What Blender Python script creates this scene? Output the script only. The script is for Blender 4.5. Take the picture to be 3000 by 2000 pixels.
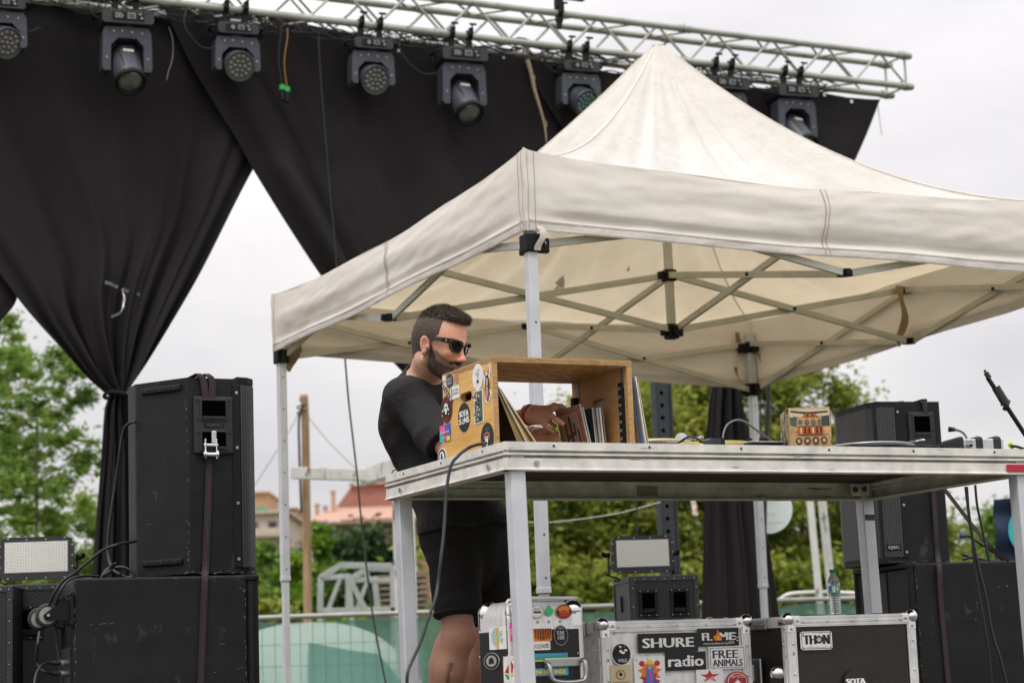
import bpy, bmesh, math, random
import numpy as np
from mathutils import Vector, Matrix, noise
random.seed(7); rng = np.random.default_rng(7)
R = math.radians
for o in list(bpy.data.objects): bpy.data.objects.remove(o)
sc = bpy.context.scene
COL = sc.collection

# ------------------------------------------------------------------ camera
EYE = 1.6            # camera height above the ground; the stage deck is at 1.30
DECK = 1.30
FPX, PITCH, ROLL = 6000.0, 0.1610, 0.0370
C0 = Vector((0, 0, EYE))
_F = Vector((0, math.cos(PITCH), math.sin(PITCH))); _R0 = Vector((1, 0, 0)); _U0 = Vector((0, -math.sin(PITCH), math.cos(PITCH)))
_R = math.cos(ROLL) * _R0 - math.sin(ROLL) * _U0
_U = math.sin(ROLL) * _R0 + math.cos(ROLL) * _U0
cam = bpy.data.cameras.new('camera'); camo = bpy.data.objects.new('camera', cam); COL.objects.link(camo)
camo.matrix_world = Matrix(((_R.x, _U.x, -_F.x, 0), (_R.y, _U.y, -_F.y, 0), (_R.z, _U.z, -_F.z, EYE), (0, 0, 0, 1)))
cam.sensor_width = 36; cam.lens = FPX / 3000 * 36; cam.clip_start = .1; cam.clip_end = 2000
cam.dof.use_dof = True; cam.dof.focus_distance = 7.2; cam.dof.aperture_fstop = 4.2
sc.camera = camo

# ------------------------------------------------------------------ sky, sun, exposure
wd = bpy.data.worlds.new('World'); sc.world = wd; wd.use_nodes = True
nt = wd.node_tree; nt.nodes.clear()
def wn(t, **k):
    n = nt.nodes.new(t)
    for a, b in k.items(): setattr(n, a, b)
    return n
SUN_EL, SUN_AZ = R(58), R(200)
sky = wn('ShaderNodeTexSky', sky_type='NISHITA'); sky.sun_disc = False; sky.sun_elevation = SUN_EL; sky.sun_rotation = SUN_AZ
b1 = wn('ShaderNodeBackground'); b1.inputs['Strength'].default_value = .08; nt.links.new(sky.outputs[0], b1.inputs[0])
tc = wn('ShaderNodeTexCoord'); mp = wn('ShaderNodeMapping'); mp.inputs['Scale'].default_value = (1, 1, 2.6)
nz = wn('ShaderNodeTexNoise'); nz.inputs['Scale'].default_value = 3.2; nz.inputs['Detail'].default_value = 5; nz.inputs['Roughness'].default_value = .5
nt.links.new(tc.outputs['Generated'], mp.inputs[0]); nt.links.new(mp.outputs[0], nz.inputs['Vector'])
cr = wn('ShaderNodeValToRGB'); cr.color_ramp.elements[0].position = .34; cr.color_ramp.elements[0].color = (.73, .71, .735, 1)
cr.color_ramp.elements[1].position = .66; cr.color_ramp.elements[1].color = (.98, .95, .94, 1)
nt.links.new(nz.outputs['Fac'], cr.inputs[0])
sx = wn('ShaderNodeSeparateXYZ'); nt.links.new(tc.outputs['Generated'], sx.inputs[0])
# an overcast sky is brightest overhead
zc = wn('ShaderNodeMath', operation='MAXIMUM'); zc.inputs[1].default_value = 0; nt.links.new(sx.outputs['Z'], zc.inputs[0])
zp = wn('ShaderNodeMath', operation='POWER'); zp.inputs[1].default_value = 1.35; nt.links.new(zc.outputs[0], zp.inputs[0])
mr = wn('ShaderNodeMath', operation='MULTIPLY_ADD'); mr.inputs[1].default_value = 1.9; mr.inputs[2].default_value = .90; nt.links.new(zp.outputs[0], mr.inputs[0])
b2 = wn('ShaderNodeBackground'); nt.links.new(cr.outputs[0], b2.inputs[0]); nt.links.new(mr.outputs[0], b2.inputs['Strength'])
mx = wn('ShaderNodeMixShader'); mx.inputs[0].default_value = .93
nt.links.new(b1.outputs[0], mx.inputs[1]); nt.links.new(b2.outputs[0], mx.inputs[2])
wo = wn('ShaderNodeOutputWorld'); nt.links.new(mx.outputs[0], wo.inputs[0])
sl = bpy.data.lights.new('sun', 'SUN'); sl.energy = 1.5; sl.angle = R(14); sl.color = (1, .95, .88)
so = bpy.data.objects.new('sun', sl); COL.objects.link(so)
so.rotation_euler = Vector((math.sin(SUN_AZ) * math.cos(SUN_EL), math.cos(SUN_AZ) * math.cos(SUN_EL), math.sin(SUN_EL))).to_track_quat('Z', 'Y').to_euler()
sc.view_settings.view_transform = 'Standard'; sc.view_settings.look = 'None'; sc.view_settings.exposure = 0; sc.view_settings.gamma = 1

# ------------------------------------------------------------------ pixel rays (photo pixels, 3000 x 2000) to places
def ray(px, py): return _F + _R * ((px - 1500) / FPX) + _U * ((1000 - py) / FPX)
def W(px, py, Y):
    d = ray(px, py); return C0 + d * (Y / d.y)
def onpl(px, py, P, n):
    d = ray(px, py); return C0 + d * ((P - C0).dot(n) / d.dot(n))
def FM(o, ang=0): return Matrix.Translation(Vector(o)) @ Matrix.Rotation(ang, 4, 'Z')

# ------------------------------------------------------------------ mesh helpers
WM = {}
def wm(o): return WM[o.name] if o is not None else Matrix.Identity(4)
def tag(o, label=None, cat=None, group=None, kind=None):
    if label: o['label'] = label
    if cat: o['category'] = cat
    if group: o['group'] = group
    if kind: o['kind'] = kind
    return o
def thing(name, label, cat, M, group=None):
    o = bpy.data.objects.new(name, None); o.empty_display_size = .1; COL.objects.link(o)
    if not isinstance(M, Matrix): M = Matrix.Translation(Vector(M))
    o.matrix_world = M; WM[o.name] = M.copy()
    return tag(o, label, cat, group)
def finish(me, name, mats, parent, base=None):
    for m in (mats if isinstance(mats, (list, tuple)) else [mats]): me.materials.append(m)
    o = bpy.data.objects.new(name, me); COL.objects.link(o)
    if parent is None:
        n = len(me.vertices); a = np.empty(n * 3, 'f'); me.vertices.foreach_get('co', a); a = a.reshape(-1, 3)
        c = Vector(((a[:, 0].min() + a[:, 0].max()) / 2, (a[:, 1].min() + a[:, 1].max()) / 2, a[:, 2].min()))
        M = Matrix.Translation(c); me.transform(M.inverted()); o.matrix_world = M; WM[o.name] = M
    else:
        me.transform(wm(parent).inverted()); o.parent = parent; WM[o.name] = wm(parent).copy()
    return o
def catmull(pts, n=6):
    P = [Vector(p) for p in pts]
    if len(P) < 3: return P
    Q = [P[0] * 2 - P[1]] + P + [P[-1] * 2 - P[-2]]; out = []
    for i in range(1, len(Q) - 2):
        a, b, c, d = Q[i - 1], Q[i], Q[i + 1], Q[i + 2]
        for k in range(n):
            t = k / n
            out.append(.5 * (2 * b + (c - a) * t + (2 * a - 5 * b + 4 * c - d) * t * t + (3 * b - a - 3 * c + d) * t ** 3))
    out.append(P[-1]); return out
EACH = {'bolt', 'bolt_hole', 'screw', 'rivet', 'carry_handle', 'leg_hole', 'rigging_point', 'socket', 'knob', 'bumper_foot', 'tape_strip', 'foot', 'brace', 'stitch_line', 'scissor_bars', 'hinge_mark', 'flange', 'scuff_mark'}
class MB:
    def __init__(s, M=None): s.v = []; s.f = []; s.m = []; s.sm = []; s.M = M if M is not None else Matrix.Identity(4); s.uv = {}
    def add(s, vs, fs, mi=0, smooth=False, uvs=None):
        b = len(s.v); s.v += [s.M @ Vector(p) for p in vs]
        for f in fs:
            if uvs: s.uv[len(s.f)] = [uvs[i] for i in f]
            s.f.append([i + b for i in f]); s.m.append(mi); s.sm.append(smooth)
        return s
    def box(s, c, d, bev=0, mi=0, rot=None):
        x, y, z = [a / 2 for a in d]; c = Vector(c); rot = rot or Matrix.Identity(3)
        if bev <= 0:
            vs = [(a, b, e) for a in (-x, x) for b in (-y, y) for e in (-z, z)]
            fs = [(0, 1, 3, 2), (4, 6, 7, 5), (0, 4, 5, 1), (2, 3, 7, 6), (0, 2, 6, 4), (1, 5, 7, 3)]
        else:
            bev = min(bev, x * .9, y * .9, z * .9)
            bm = bmesh.new(); bmesh.ops.create_cube(bm, size=1)
            for v in bm.verts: v.co = Vector((v.co.x * 2 * x, v.co.y * 2 * y, v.co.z * 2 * z))
            bmesh.ops.bevel(bm, geom=list(bm.edges), offset=bev, segments=2, affect='EDGES', profile=.5)
            bm.verts.index_update(); vs = [v.co.copy() for v in bm.verts]; fs = [[v.index for v in f.verts] for f in bm.faces]; bm.free()
        return s.add([rot @ Vector(v) + c for v in vs], fs, mi)
    def beam(s, a, b, w, h, mi=0, up=(0, 0, 1), bev=0):
        a, b = Vector(a), Vector(b); d = b - a; L = d.length; d.normalize(); u = Vector(up)
        x = d.cross(u)
        if x.length < 1e-4: x = d.cross(Vector((1, 0, 0)))
        x.normalize(); z = x.cross(d)
        rot = Matrix((x, d, z)).transposed()
        return s.box((a + b) / 2, (w, L, h), bev, mi, rot)
    def cyl(s, a, b, r0, r1=None, n=12, mi=0, caps=True, smooth=True):
        r1 = r0 if r1 is None else r1; a, b = Vector(a), Vector(b); d = (b - a).normalized()
        x = d.cross(Vector((0, 0, 1)))
        if x.length < 1e-3: x = d.cross(Vector((1, 0, 0)))
        x.normalize(); y = d.cross(x); vs = []
        for p, r in ((a, r0), (b, r1)):
            for k in range(n):
                t = 2 * math.pi * k / n; vs.append(p + x * (r * math.cos(t)) + y * (r * math.sin(t)))
        s.add(vs, [(k, (k + 1) % n, n + (k + 1) % n, n + k) for k in range(n)], mi, smooth)
        if caps: s.add(vs, [list(range(n))[::-1], list(range(n, 2 * n))], mi)
        return s
    def tube(s, pts, r, n=8, mi=0, sm=6, flat=None):
        P = catmull(pts, sm) if sm else [Vector(p) for p in pts]; vs = []; t0 = None; m = len(P)
        rr = r if callable(r) else (lambda t: r)
        for i, p in enumerate(P):
            t = (P[min(i + 1, m - 1)] - P[max(i - 1, 0)]).normalized()
            if t0 is None:
                x = t.cross(Vector((0, 0, 1)))
                if x.length < 1e-3: x = t.cross(Vector((1, 0, 0)))
                x.normalize()
            else:
                x = (x - t * x.dot(t)).normalized()
            t0 = t; y = t.cross(x); q = rr(i / (m - 1))
            for k in range(n):
                a = 2 * math.pi * k / n; vs.append(p + x * (q * math.cos(a)) + y * (q * math.sin(a)))
        fs = [(i * n + k, i * n + (k + 1) % n, (i + 1) * n + (k + 1) % n, (i + 1) * n + k) for i in range(m - 1) for k in range(n)]
        s.add(vs, fs, mi, True); s.add(vs, [list(range(n))[::-1], list(range((m - 1) * n, m * n))], mi); return s
    def lathe(s, prof, M=None, n=20, mi=0, cap=True):
        M = M or Matrix.Identity(4); vs = []
        for (r, z) in prof:
            for k in range(n):
                a = 2 * math.pi * k / n; vs.append(M @ Vector((r * math.cos(a), r * math.sin(a), z)))
        m = len(prof); s.add(vs, [(i * n + k, i * n + (k + 1) % n, (i + 1) * n + (k + 1) % n, (i + 1) * n + k) for i in range(m - 1) for k in range(n)], mi, True)
        if not cap: return s
        if prof[0][0] > 1e-5: s.add(vs, [list(range(n))[::-1]], mi)
        if prof[-1][0] > 1e-5: s.add(vs, [list(range((m - 1) * n, m * n))], mi)
        return s
    def ball(s, c, r, n=12, mi=0, sc_=(1, 1, 1)):
        pr = [(r * math.sin(math.pi * i / (n // 2 + 2)), -r * math.cos(math.pi * i / (n // 2 + 2))) for i in range(n // 2 + 3)]
        return s.lathe([(max(a, 1e-6), b) for a, b in pr], Matrix.Translation(Vector(c)) @ Matrix.Diagonal((*sc_, 1)), n, mi)
    def prism(s, poly, M, d, mi=0, side=None):
        n = len(poly); vs = [M @ Vector((a, b, 0)) for a, b in poly] + [M @ Vector((a, b, d)) for a, b in poly]
        s.add(vs, [list(range(n))[::-1], list(range(n, 2 * n))], mi)
        s.add(vs, [(k, (k + 1) % n, n + (k + 1) % n, n + k) for k in range(n)], mi if side is None else side); return s
    def grid(s, nu, nv, fn, mi=0, uvf=None, smooth=True):
        vs = [fn(i / nu, j / nv) for j in range(nv + 1) for i in range(nu + 1)]
        uvs = [uvf(i / nu, j / nv) for j in range(nv + 1) for i in range(nu + 1)] if uvf else None
        s.add(vs, [(j * (nu + 1) + i, j * (nu + 1) + i + 1, (j + 1) * (nu + 1) + i + 1, (j + 1) * (nu + 1) + i) for j in range(nv) for i in range(nu)], mi, smooth, uvs); return s
    def split(s, name, mats, parent):
        # loose pieces (screws, rivets, braces) become parts of their own
        key = {}; ids = [key.setdefault((round(v.x, 6), round(v.y, 6), round(v.z, 6)), len(key)) for v in s.v]; up = list(range(len(key)))
        def fd_(i):
            while up[i] != i: up[i] = up[up[i]]; i = up[i]
            return i
        for f in s.f:
            a = fd_(ids[f[0]])
            for j in f[1:]: up[fd_(ids[j])] = a
        gr = {}
        for k, f in enumerate(s.f): gr.setdefault(fd_(ids[f[0]]), []).append(k)
        # pieces whose boxes touch stay together
        L_ = [[fs, [min(s.v[j][a] for k in fs for j in s.f[k]) for a in range(3)], [max(s.v[j][a] for k in fs for j in s.f[k]) for a in range(3)]] for fs in gr.values()]
        out = []
        for it in L_:
            for o in out:
                if all(it[1][a] <= o[2][a] + 1e-4 and o[1][a] <= it[2][a] + 1e-4 for a in range(3)):
                    o[0] += it[0]; o[1] = [min(o[1][a], it[1][a]) for a in range(3)]; o[2] = [max(o[2][a], it[2][a]) for a in range(3)]; break
            else: out.append(it)
        res = None
        for fs, _, _ in out:
            n = MB(); mp_ = {}
            for k in fs:
                for j in s.f[k]:
                    if j not in mp_: mp_[j] = len(n.v); n.v.append(s.v[j])
                n.f.append([mp_[j] for j in s.f[k]]); n.m.append(s.m[k]); n.sm.append(s.sm[k])
            o = n.build(name, mats, parent, one=True); res = res or o
        return res
    def build(s, name, mats, parent=None, one=False):
        if not one and parent is not None and name in EACH: return s.split(name, mats, parent)
        me = bpy.data.meshes.new(name); me.from_pydata(s.v, [], s.f)
        me.polygons.foreach_set('material_index', s.m); me.polygons.foreach_set('use_smooth', s.sm)
        if s.uv:
            ul = me.uv_layers.new(name='UVMap')
            for fi, us in s.uv.items():
                p = me.polygons[fi]
                for k, li in enumerate(p.loop_indices): ul.data[li].uv = us[k]
        me.update(); return finish(me, name, mats, parent)
def fast_mesh(name, V, F, mats, parent=None, smooth=False, attrs=None):
    V = np.asarray(V, 'f'); F = np.asarray(F, 'i'); me = bpy.data.meshes.new(name); n, k = F.shape
    me.vertices.add(len(V)); me.vertices.foreach_set('co', V.ravel()); me.loops.add(n * k); me.loops.foreach_set('vertex_index', F.ravel())
    me.polygons.add(n); me.polygons.foreach_set('loop_start', np.arange(0, n * k, k, dtype='i')); me.polygons.foreach_set('loop_total', np.full(n, k, 'i'))
    me.polygons.foreach_set('use_smooth', np.full(n, smooth))
    me.update(calc_edges=True)
    for an, arr in (attrs or {}).items():
        if arr.ndim == 2:
            a = me.attributes.new(an, 'FLOAT_COLOR', 'POINT'); a.data.foreach_set('color', np.ascontiguousarray(arr, 'f').ravel())
        else:
            a = me.attributes.new(an, 'FLOAT', 'POINT'); a.data.foreach_set('value', np.ascontiguousarray(arr, 'f'))
    return finish(me, name, mats, parent)
def copy_tree(o, parent=None):
    c = o.copy(); COL.objects.link(c); c.parent = parent
    for ch in list(o.children): copy_tree(ch, c)
    return c
def subsurf(o, n=1):
    m = o.modifiers.new('sub', 'SUBSURF'); m.levels = n; m.render_levels = n; return o

# ------------------------------------------------------------------ materials
def NT(name):
    m = bpy.data.materials.new(name); m.use_nodes = True; t = m.node_tree; t.nodes.clear(); return m, t
def mat(name, col, rough=.5, metal=0, var=.12, sc_=8, bump=0, bs=80, dirt=None, coat=0, spec=.5, trans=0, ior=1.45, stretch=(1, 1, 1), sheen=0, em=0):
    m, t = NT(name); N = t.nodes.new; L = t.links.new
    p = N('ShaderNodeBsdfPrincipled'); o = N('ShaderNodeOutputMaterial'); L(p.outputs[0], o.inputs[0])
    tc = N('ShaderNodeTexCoord'); mpn = N('ShaderNodeMapping'); mpn.inputs['Scale'].default_value = stretch; L(tc.outputs['Object'], mpn.inputs[0])
    nz = N('ShaderNodeTexNoise'); nz.inputs['Scale'].default_value = sc_; nz.inputs['Detail'].default_value = 6; L(mpn.outputs[0], nz.inputs['Vector'])
    mrn = N('ShaderNodeMapRange'); mrn.inputs['From Min'].default_value = .3; mrn.inputs['From Max'].default_value = .7; L(nz.outputs['Fac'], mrn.inputs['Value'])
    mx = N('ShaderNodeMix'); mx.data_type = 'RGBA'; L(mrn.outputs[0], mx.inputs[0])
    mx.inputs[6].default_value = (*[c * (1 - var) for c in col], 1); mx.inputs[7].default_value = (*[min(1, c * (1 + var)) for c in col], 1)
    last = mx.outputs[2]
    rin = N('ShaderNodeMapRange'); rin.inputs['To Min'].default_value = max(.02, rough - .08); rin.inputs['To Max'].default_value = min(1, rough + .08); L(nz.outputs['Fac'], rin.inputs['Value'])
    L(rin.outputs[0], p.inputs['Roughness'])
    if dirt:
        dc, thr, ds = dirt[:3]; st = dirt[3] if len(dirt) > 3 else (1, 1, 1)
        m2 = N('ShaderNodeMapping'); m2.inputs['Scale'].default_value = st; L(tc.outputs['Object'], m2.inputs[0])
        n2 = N('ShaderNodeTexNoise'); n2.inputs['Scale'].default_value = ds; n2.inputs['Detail'].default_value = 8; n2.inputs['Roughness'].default_value = .65; L(m2.outputs[0], n2.inputs['Vector'])
        r2 = N('ShaderNodeMapRange'); r2.inputs['From Min'].default_value = thr; r2.inputs['From Max'].default_value = thr + .06; L(n2.outputs['Fac'], r2.inputs['Value'])
        x2 = N('ShaderNodeMix'); x2.data_type = 'RGBA'; L(r2.outputs[0], x2.inputs[0]); L(last, x2.inputs[6]); x2.inputs[7].default_value = (*dc, 1); last = x2.outputs[2]
    L(last, p.inputs['Base Color'])
    p.inputs['Metallic'].default_value = metal; p.inputs['Specular IOR Level'].default_value = spec
    p.inputs['Coat Weight'].default_value = coat; p.inputs['Transmission Weight'].default_value = trans; p.inputs['IOR'].default_value = ior; p.inputs['Sheen Weight'].default_value = sheen
    if bump:
        bn = N('ShaderNodeTexNoise'); bn.inputs['Scale'].default_value = bs; bn.inputs['Detail'].default_value = 3; L(mpn.outputs[0], bn.inputs['Vector'])
        b = N('ShaderNodeBump'); b.inputs['Strength'].default_value = bump; b.inputs['Distance'].default_value = .004; L(bn.outputs['Fac'], b.inputs['Height']); L(b.outputs[0], p.inputs['Normal'])
    if em: L(last, p.inputs['Emission Color']); p.inputs['Emission Strength'].default_value = em
    return m
def flat(name, col, rough=.55, **k): return mat(name, col, rough, var=k.pop('var', .05), sc_=k.pop('sc_', 30), **k)
def mat_cloth(name, col, tcol, fac, rough=.8, var=.08, stain=None, bump=.3, bs=250, wr=0):
    m, t = NT(name); N = t.nodes.new; L = t.links.new
    o = N('ShaderNodeOutputMaterial'); tc = N('ShaderNodeTexCoord')
    n1 = N('ShaderNodeTexNoise'); n1.inputs['Scale'].default_value = 1.7; n1.inputs['Detail'].default_value = 7; n1.inputs['Roughness'].default_value = .6; L(tc.outputs['Object'], n1.inputs['Vector'])
    mr = N('ShaderNodeMapRange'); mr.inputs['From Min'].default_value = .35; mr.inputs['From Max'].default_value = .68; L(n1.outputs['Fac'], mr.inputs['Value'])
    def mixc(c):
        x = N('ShaderNodeMix'); x.data_type = 'RGBA'; L(mr.outputs[0], x.inputs[0]); x.inputs[6].default_value = (*c, 1)
        x.inputs[7].default_value = (*[a * b for a, b in zip(c, stain or (1 - var,) * 3)], 1); return x.outputs[2]
    d = N('ShaderNodeBsdfPrincipled'); d.inputs['Roughness'].default_value = rough; d.inputs['Specular IOR Level'].default_value = .25; L(mixc(col), d.inputs['Base Color'])
    tr = N('ShaderNodeBsdfTranslucent'); L(mixc(tcol), tr.inputs[0])
    ms = N('ShaderNodeMixShader'); ms.inputs[0].default_value = fac; L(d.outputs[0], ms.inputs[1]); L(tr.outputs[0], ms.inputs[2]); L(ms.outputs[0], o.inputs[0])
    n2 = N('ShaderNodeTexNoise'); n2.inputs['Scale'].default_value = bs; L(tc.outputs['Object'], n2.inputs['Vector'])
    b = N('ShaderNodeBump'); b.inputs['Strength'].default_value = bump; b.inputs['Distance'].default_value = .001; L(n2.outputs['Fac'], b.inputs['Height'])
    if wr:
        n3 = N('ShaderNodeTexNoise'); n3.inputs['Scale'].default_value = 8; n3.inputs['Detail'].default_value = 8; n3.inputs['Roughness'].default_value = .58; n3.inputs['Distortion'].default_value = .15; L(tc.outputs['Object'], n3.inputs['Vector'])
        b2 = N('ShaderNodeBump'); b2.inputs['Strength'].default_value = wr; b2.inputs['Distance'].default_value = .03; L(n3.outputs['Fac'], b2.inputs['Height']); L(b2.outputs[0], b.inputs['Normal'])
    L(b.outputs[0], d.inputs['Normal']); return m
def mat_grille(name, pitch, hole, col=(.02, .02, .022), mask=.2):
    m, t = NT(name); N = t.nodes.new; L = t.links.new; o = N('ShaderNodeOutputMaterial'); p = N('ShaderNodeBsdfPrincipled'); L(p.outputs[0], o.inputs[0])
    uv = N('ShaderNodeUVMap'); s = N('ShaderNodeSeparateXYZ'); L(uv.outputs[0], s.inputs[0])
    def mth(op, a, b=None):
        n = N('ShaderNodeMath'); n.operation = op
        for i, q in enumerate((a, b)):
            if q is None: continue
            if isinstance(q, (int, float)): n.inputs[i].default_value = q
            else: L(q, n.inputs[i])
        return n.outputs[0]
    k = 2 * math.pi / pitch
    u = mth('MULTIPLY', s.outputs[0], k); v = mth('MULTIPLY', s.outputs[1], k * .866); h = mth('MULTIPLY', s.outputs[0], k / 2)
    tot = mth('ADD', mth('ADD', mth('COSINE', u), mth('COSINE', mth('ADD', h, v))), mth('COSINE', mth('SUBTRACT', h, v)))
    st = mth('GREATER_THAN', tot, mask); x = N('ShaderNodeMix'); x.data_type = 'RGBA'; L(st, x.inputs[0]); x.inputs[6].default_value = (*col, 1); x.inputs[7].default_value = (*hole, 1)
    L(x.outputs[2], p.inputs['Base Color']); p.inputs['Roughness'].default_value = .45
    b = N('ShaderNodeBump'); b.invert = True; b.inputs['Distance'].default_value = .003; L(st, b.inputs['Height']); L(b.outputs[0], p.inputs['Normal']); return m
def mat_attr(name, attr, rough=.6, spec=.3, sss=0, var=.08, sc_=60, bump=.1, bs=200):
    m, t = NT(name); N = t.nodes.new; L = t.links.new; o = N('ShaderNodeOutputMaterial'); p = N('ShaderNodeBsdfPrincipled'); L(p.outputs[0], o.inputs[0])
    a = N('ShaderNodeAttribute'); a.attribute_name = attr; tc = N('ShaderNodeTexCoord'); nz = N('ShaderNodeTexNoise'); nz.inputs['Scale'].default_value = sc_; nz.inputs['Detail'].default_value = 5; L(tc.outputs['Object'], nz.inputs['Vector'])
    mr = N('ShaderNodeMapRange'); mr.inputs['To Min'].default_value = 1 - var * 2; mr.inputs['To Max'].default_value = 1 + var * 2; L(nz.outputs['Fac'], mr.inputs['Value'])
    vm = N('ShaderNodeVectorMath'); vm.operation = 'SCALE'; L(a.outputs['Color'], vm.inputs[0]); L(mr.outputs[0], vm.inputs['Scale']); L(vm.outputs[0], p.inputs['Base Color'])
    p.inputs['Roughness'].default_value = rough; p.inputs['Specular IOR Level'].default_value = spec; p.inputs['Subsurface Weight'].default_value = sss; p.inputs['Subsurface Radius'].default_value = (.01, .004, .002)
    b = N('ShaderNodeBump'); b.inputs['Strength'].default_value = bump; b.inputs['Distance'].default_value = .002; n2 = N('ShaderNodeTexNoise'); n2.inputs['Scale'].default_value = bs; L(tc.outputs['Object'], n2.inputs['Vector']); L(n2.outputs['Fac'], b.inputs['Height']); L(b.outputs[0], p.inputs['Normal'])
    return m
def mat_leaf(name, c1, c2, c3, tr=.35, big=1.2):
    m, t = NT(name); N = t.nodes.new; L = t.links.new; o = N('ShaderNodeOutputMaterial')
    a = N('ShaderNodeAttribute'); a.attribute_name = 'rnd'; tc = N('ShaderNodeTexCoord'); nz = N('ShaderNodeTexNoise'); nz.inputs['Scale'].default_value = big; nz.inputs['Detail'].default_value = 3; L(tc.outputs['Object'], nz.inputs['Vector'])
    ad = N('ShaderNodeMath'); ad.operation = 'MULTIPLY_ADD'; L(a.outputs['Fac'], ad.inputs[0]); ad.inputs[1].default_value = .45
    s = N('ShaderNodeMath'); s.operation = 'MULTIPLY_ADD'; L(nz.outputs['Fac'], s.inputs[0]); s.inputs[1].default_value = 1.6; s.inputs[2].default_value = -.52; L(s.outputs[0], ad.inputs[2])
    cr = N('ShaderNodeValToRGB'); cr.color_ramp.elements[0].position = .15; cr.color_ramp.elements[0].color = (*c1, 1); cr.color_ramp.elements[1].position = .9; cr.color_ramp.elements[1].color = (*c3, 1)
    e = cr.color_ramp.elements.new(.5); e.color = (*c2, 1); L(ad.outputs[0], cr.inputs[0])
    d = N('ShaderNodeBsdfPrincipled'); d.inputs['Roughness'].default_value = .5; d.inputs['Specular IOR Level'].default_value = .3; L(cr.outputs[0], d.inputs['Base Color'])
    tn = N('ShaderNodeBsdfTranslucent'); L(cr.outputs[0], tn.inputs[0]); ms = N('ShaderNodeMixShader'); ms.inputs[0].default_value = tr; L(d.outputs[0], ms.inputs[1]); L(tn.outputs[0], ms.inputs[2]); L(ms.outputs[0], o.inputs[0]); return m
def mat_wood(name, c1, c2, sc_=14, rough=.5, stretch=(1, 1, 6), bump=.1):
    m, t = NT(name); N = t.nodes.new; L = t.links.new; o = N('ShaderNodeOutputMaterial'); p = N('ShaderNodeBsdfPrincipled'); L(p.outputs[0], o.inputs[0])
    tc = N('ShaderNodeTexCoord'); mp = N('ShaderNodeMapping'); mp.inputs['Scale'].default_value = stretch; L(tc.outputs['Object'], mp.inputs[0])
    n1 = N('ShaderNodeTexNoise'); n1.inputs['Scale'].default_value = sc_; n1.inputs['Detail'].default_value = 9; n1.inputs['Roughness'].default_value = .65; n1.inputs['Distortion'].default_value = .4; L(mp.outputs[0], n1.inputs['Vector'])
    cr = N('ShaderNodeValToRGB'); cr.color_ramp.elements[0].position = .34; cr.color_ramp.elements[0].color = (*c1, 1); cr.color_ramp.elements[1].position = .64; cr.color_ramp.elements[1].color = (*c2, 1); L(n1.outputs['Fac'], cr.inputs[0]); L(cr.outputs[0], p.inputs['Base Color'])
    p.inputs['Roughness'].default_value = rough; b = N('ShaderNodeBump'); b.inputs['Strength'].default_value = bump; b.inputs['Distance'].default_value = .002; L(n1.outputs['Fac'], b.inputs['Height']); L(b.outputs[0], p.inputs['Normal']); return m

BLK = mat('black_plastic', (.008, .008, .0088), .5, spec=.26, var=.3, sc_=25, bump=.15, bs=300)
BLKW = mat('black_wood_paint', (.0095, .0095, .0115), .5, spec=.28, var=.3, sc_=7, bump=.4, bs=240, dirt=((.035, .034, .034), .60, 9, (1, 1, .6)))
CHIP = mat('chipped_edge', (.15, .115, .07), .8, var=.5, sc_=60)
GREY = mat('grey_fixture', (.044, .050, .064), .42, var=.15, sc_=12, bump=.1, bs=300)
DGREY = mat('dark_grey', (.026, .028, .032), .45, var=.2, sc_=20)
ALU = mat('aluminium', (.50, .50, .49), .42, .75, var=.14, sc_=9, dirt=((.14, .13, .12), .66, 14, (.25, .25, 3)), bump=.1, bs=90)
ALUD = mat('weathered_aluminium', (.68, .66, .63), .5, .12, var=.2, sc_=14, dirt=((.10, .09, .08), .62, 18, (.3, .3, 4)), bump=.2, bs=60)
ALUP = mat('anodised_pole', (.58, .60, .64), .45, .25, var=.08, sc_=10, dirt=((.1, .09, .08), .70, 30))
TRS = mat('truss_tube', (.38, .39, .35), .48, .45, var=.18, sc_=5, dirt=((.16, .17, .14), .6, 8))
FRM = mat('frame_bar', (.52, .52, .45), .5, .25, var=.12, sc_=8, dirt=((.12, .11, .09), .68, 20))
CHR = mat('chrome', (.75, .75, .76), .12, 1, var=.05)
STL = mat('steel', (.4, .4, .4), .35, .9, var=.15)
WHT = flat('white_print', (.78, .77, .75), dirt=((.50, .47, .42), .60, 45), sc_=50, var=.08); WPL = flat('white_plastic', (.7, .7, .68), .35)
SHADE = mat('painted_recess_shade', (.0015, .0015, .0015), .9, spec=.0, var=.05)  # flat near-black that paints in the shade of handle cups, recesses and holes
INK = flat('black_print', (.012, .012, .014), dirt=((.06, .06, .06), .66, 50)); RED = flat('red_print', (.5, .02, .02)); ORG = flat('orange_print', (.75, .19, .02))
GRN = flat('green_print', (.03, .35, .08)); YEL = flat('yellow_print', (.75, .55, .04)); BLU = flat('blue_print', (.05, .18, .5)); PNK = flat('pink_print', (.65, .05, .25))
CYN = flat('teal_print', (.03, .42, .45)); CRM = flat('cream_print', (.55, .45, .28)); GRY = flat('grey_print', (.2, .2, .2)); PUR = flat('purple_print', (.2, .05, .35))
RUB = mat('rubber', (.018, .018, .02), .6, var=.2)
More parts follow.
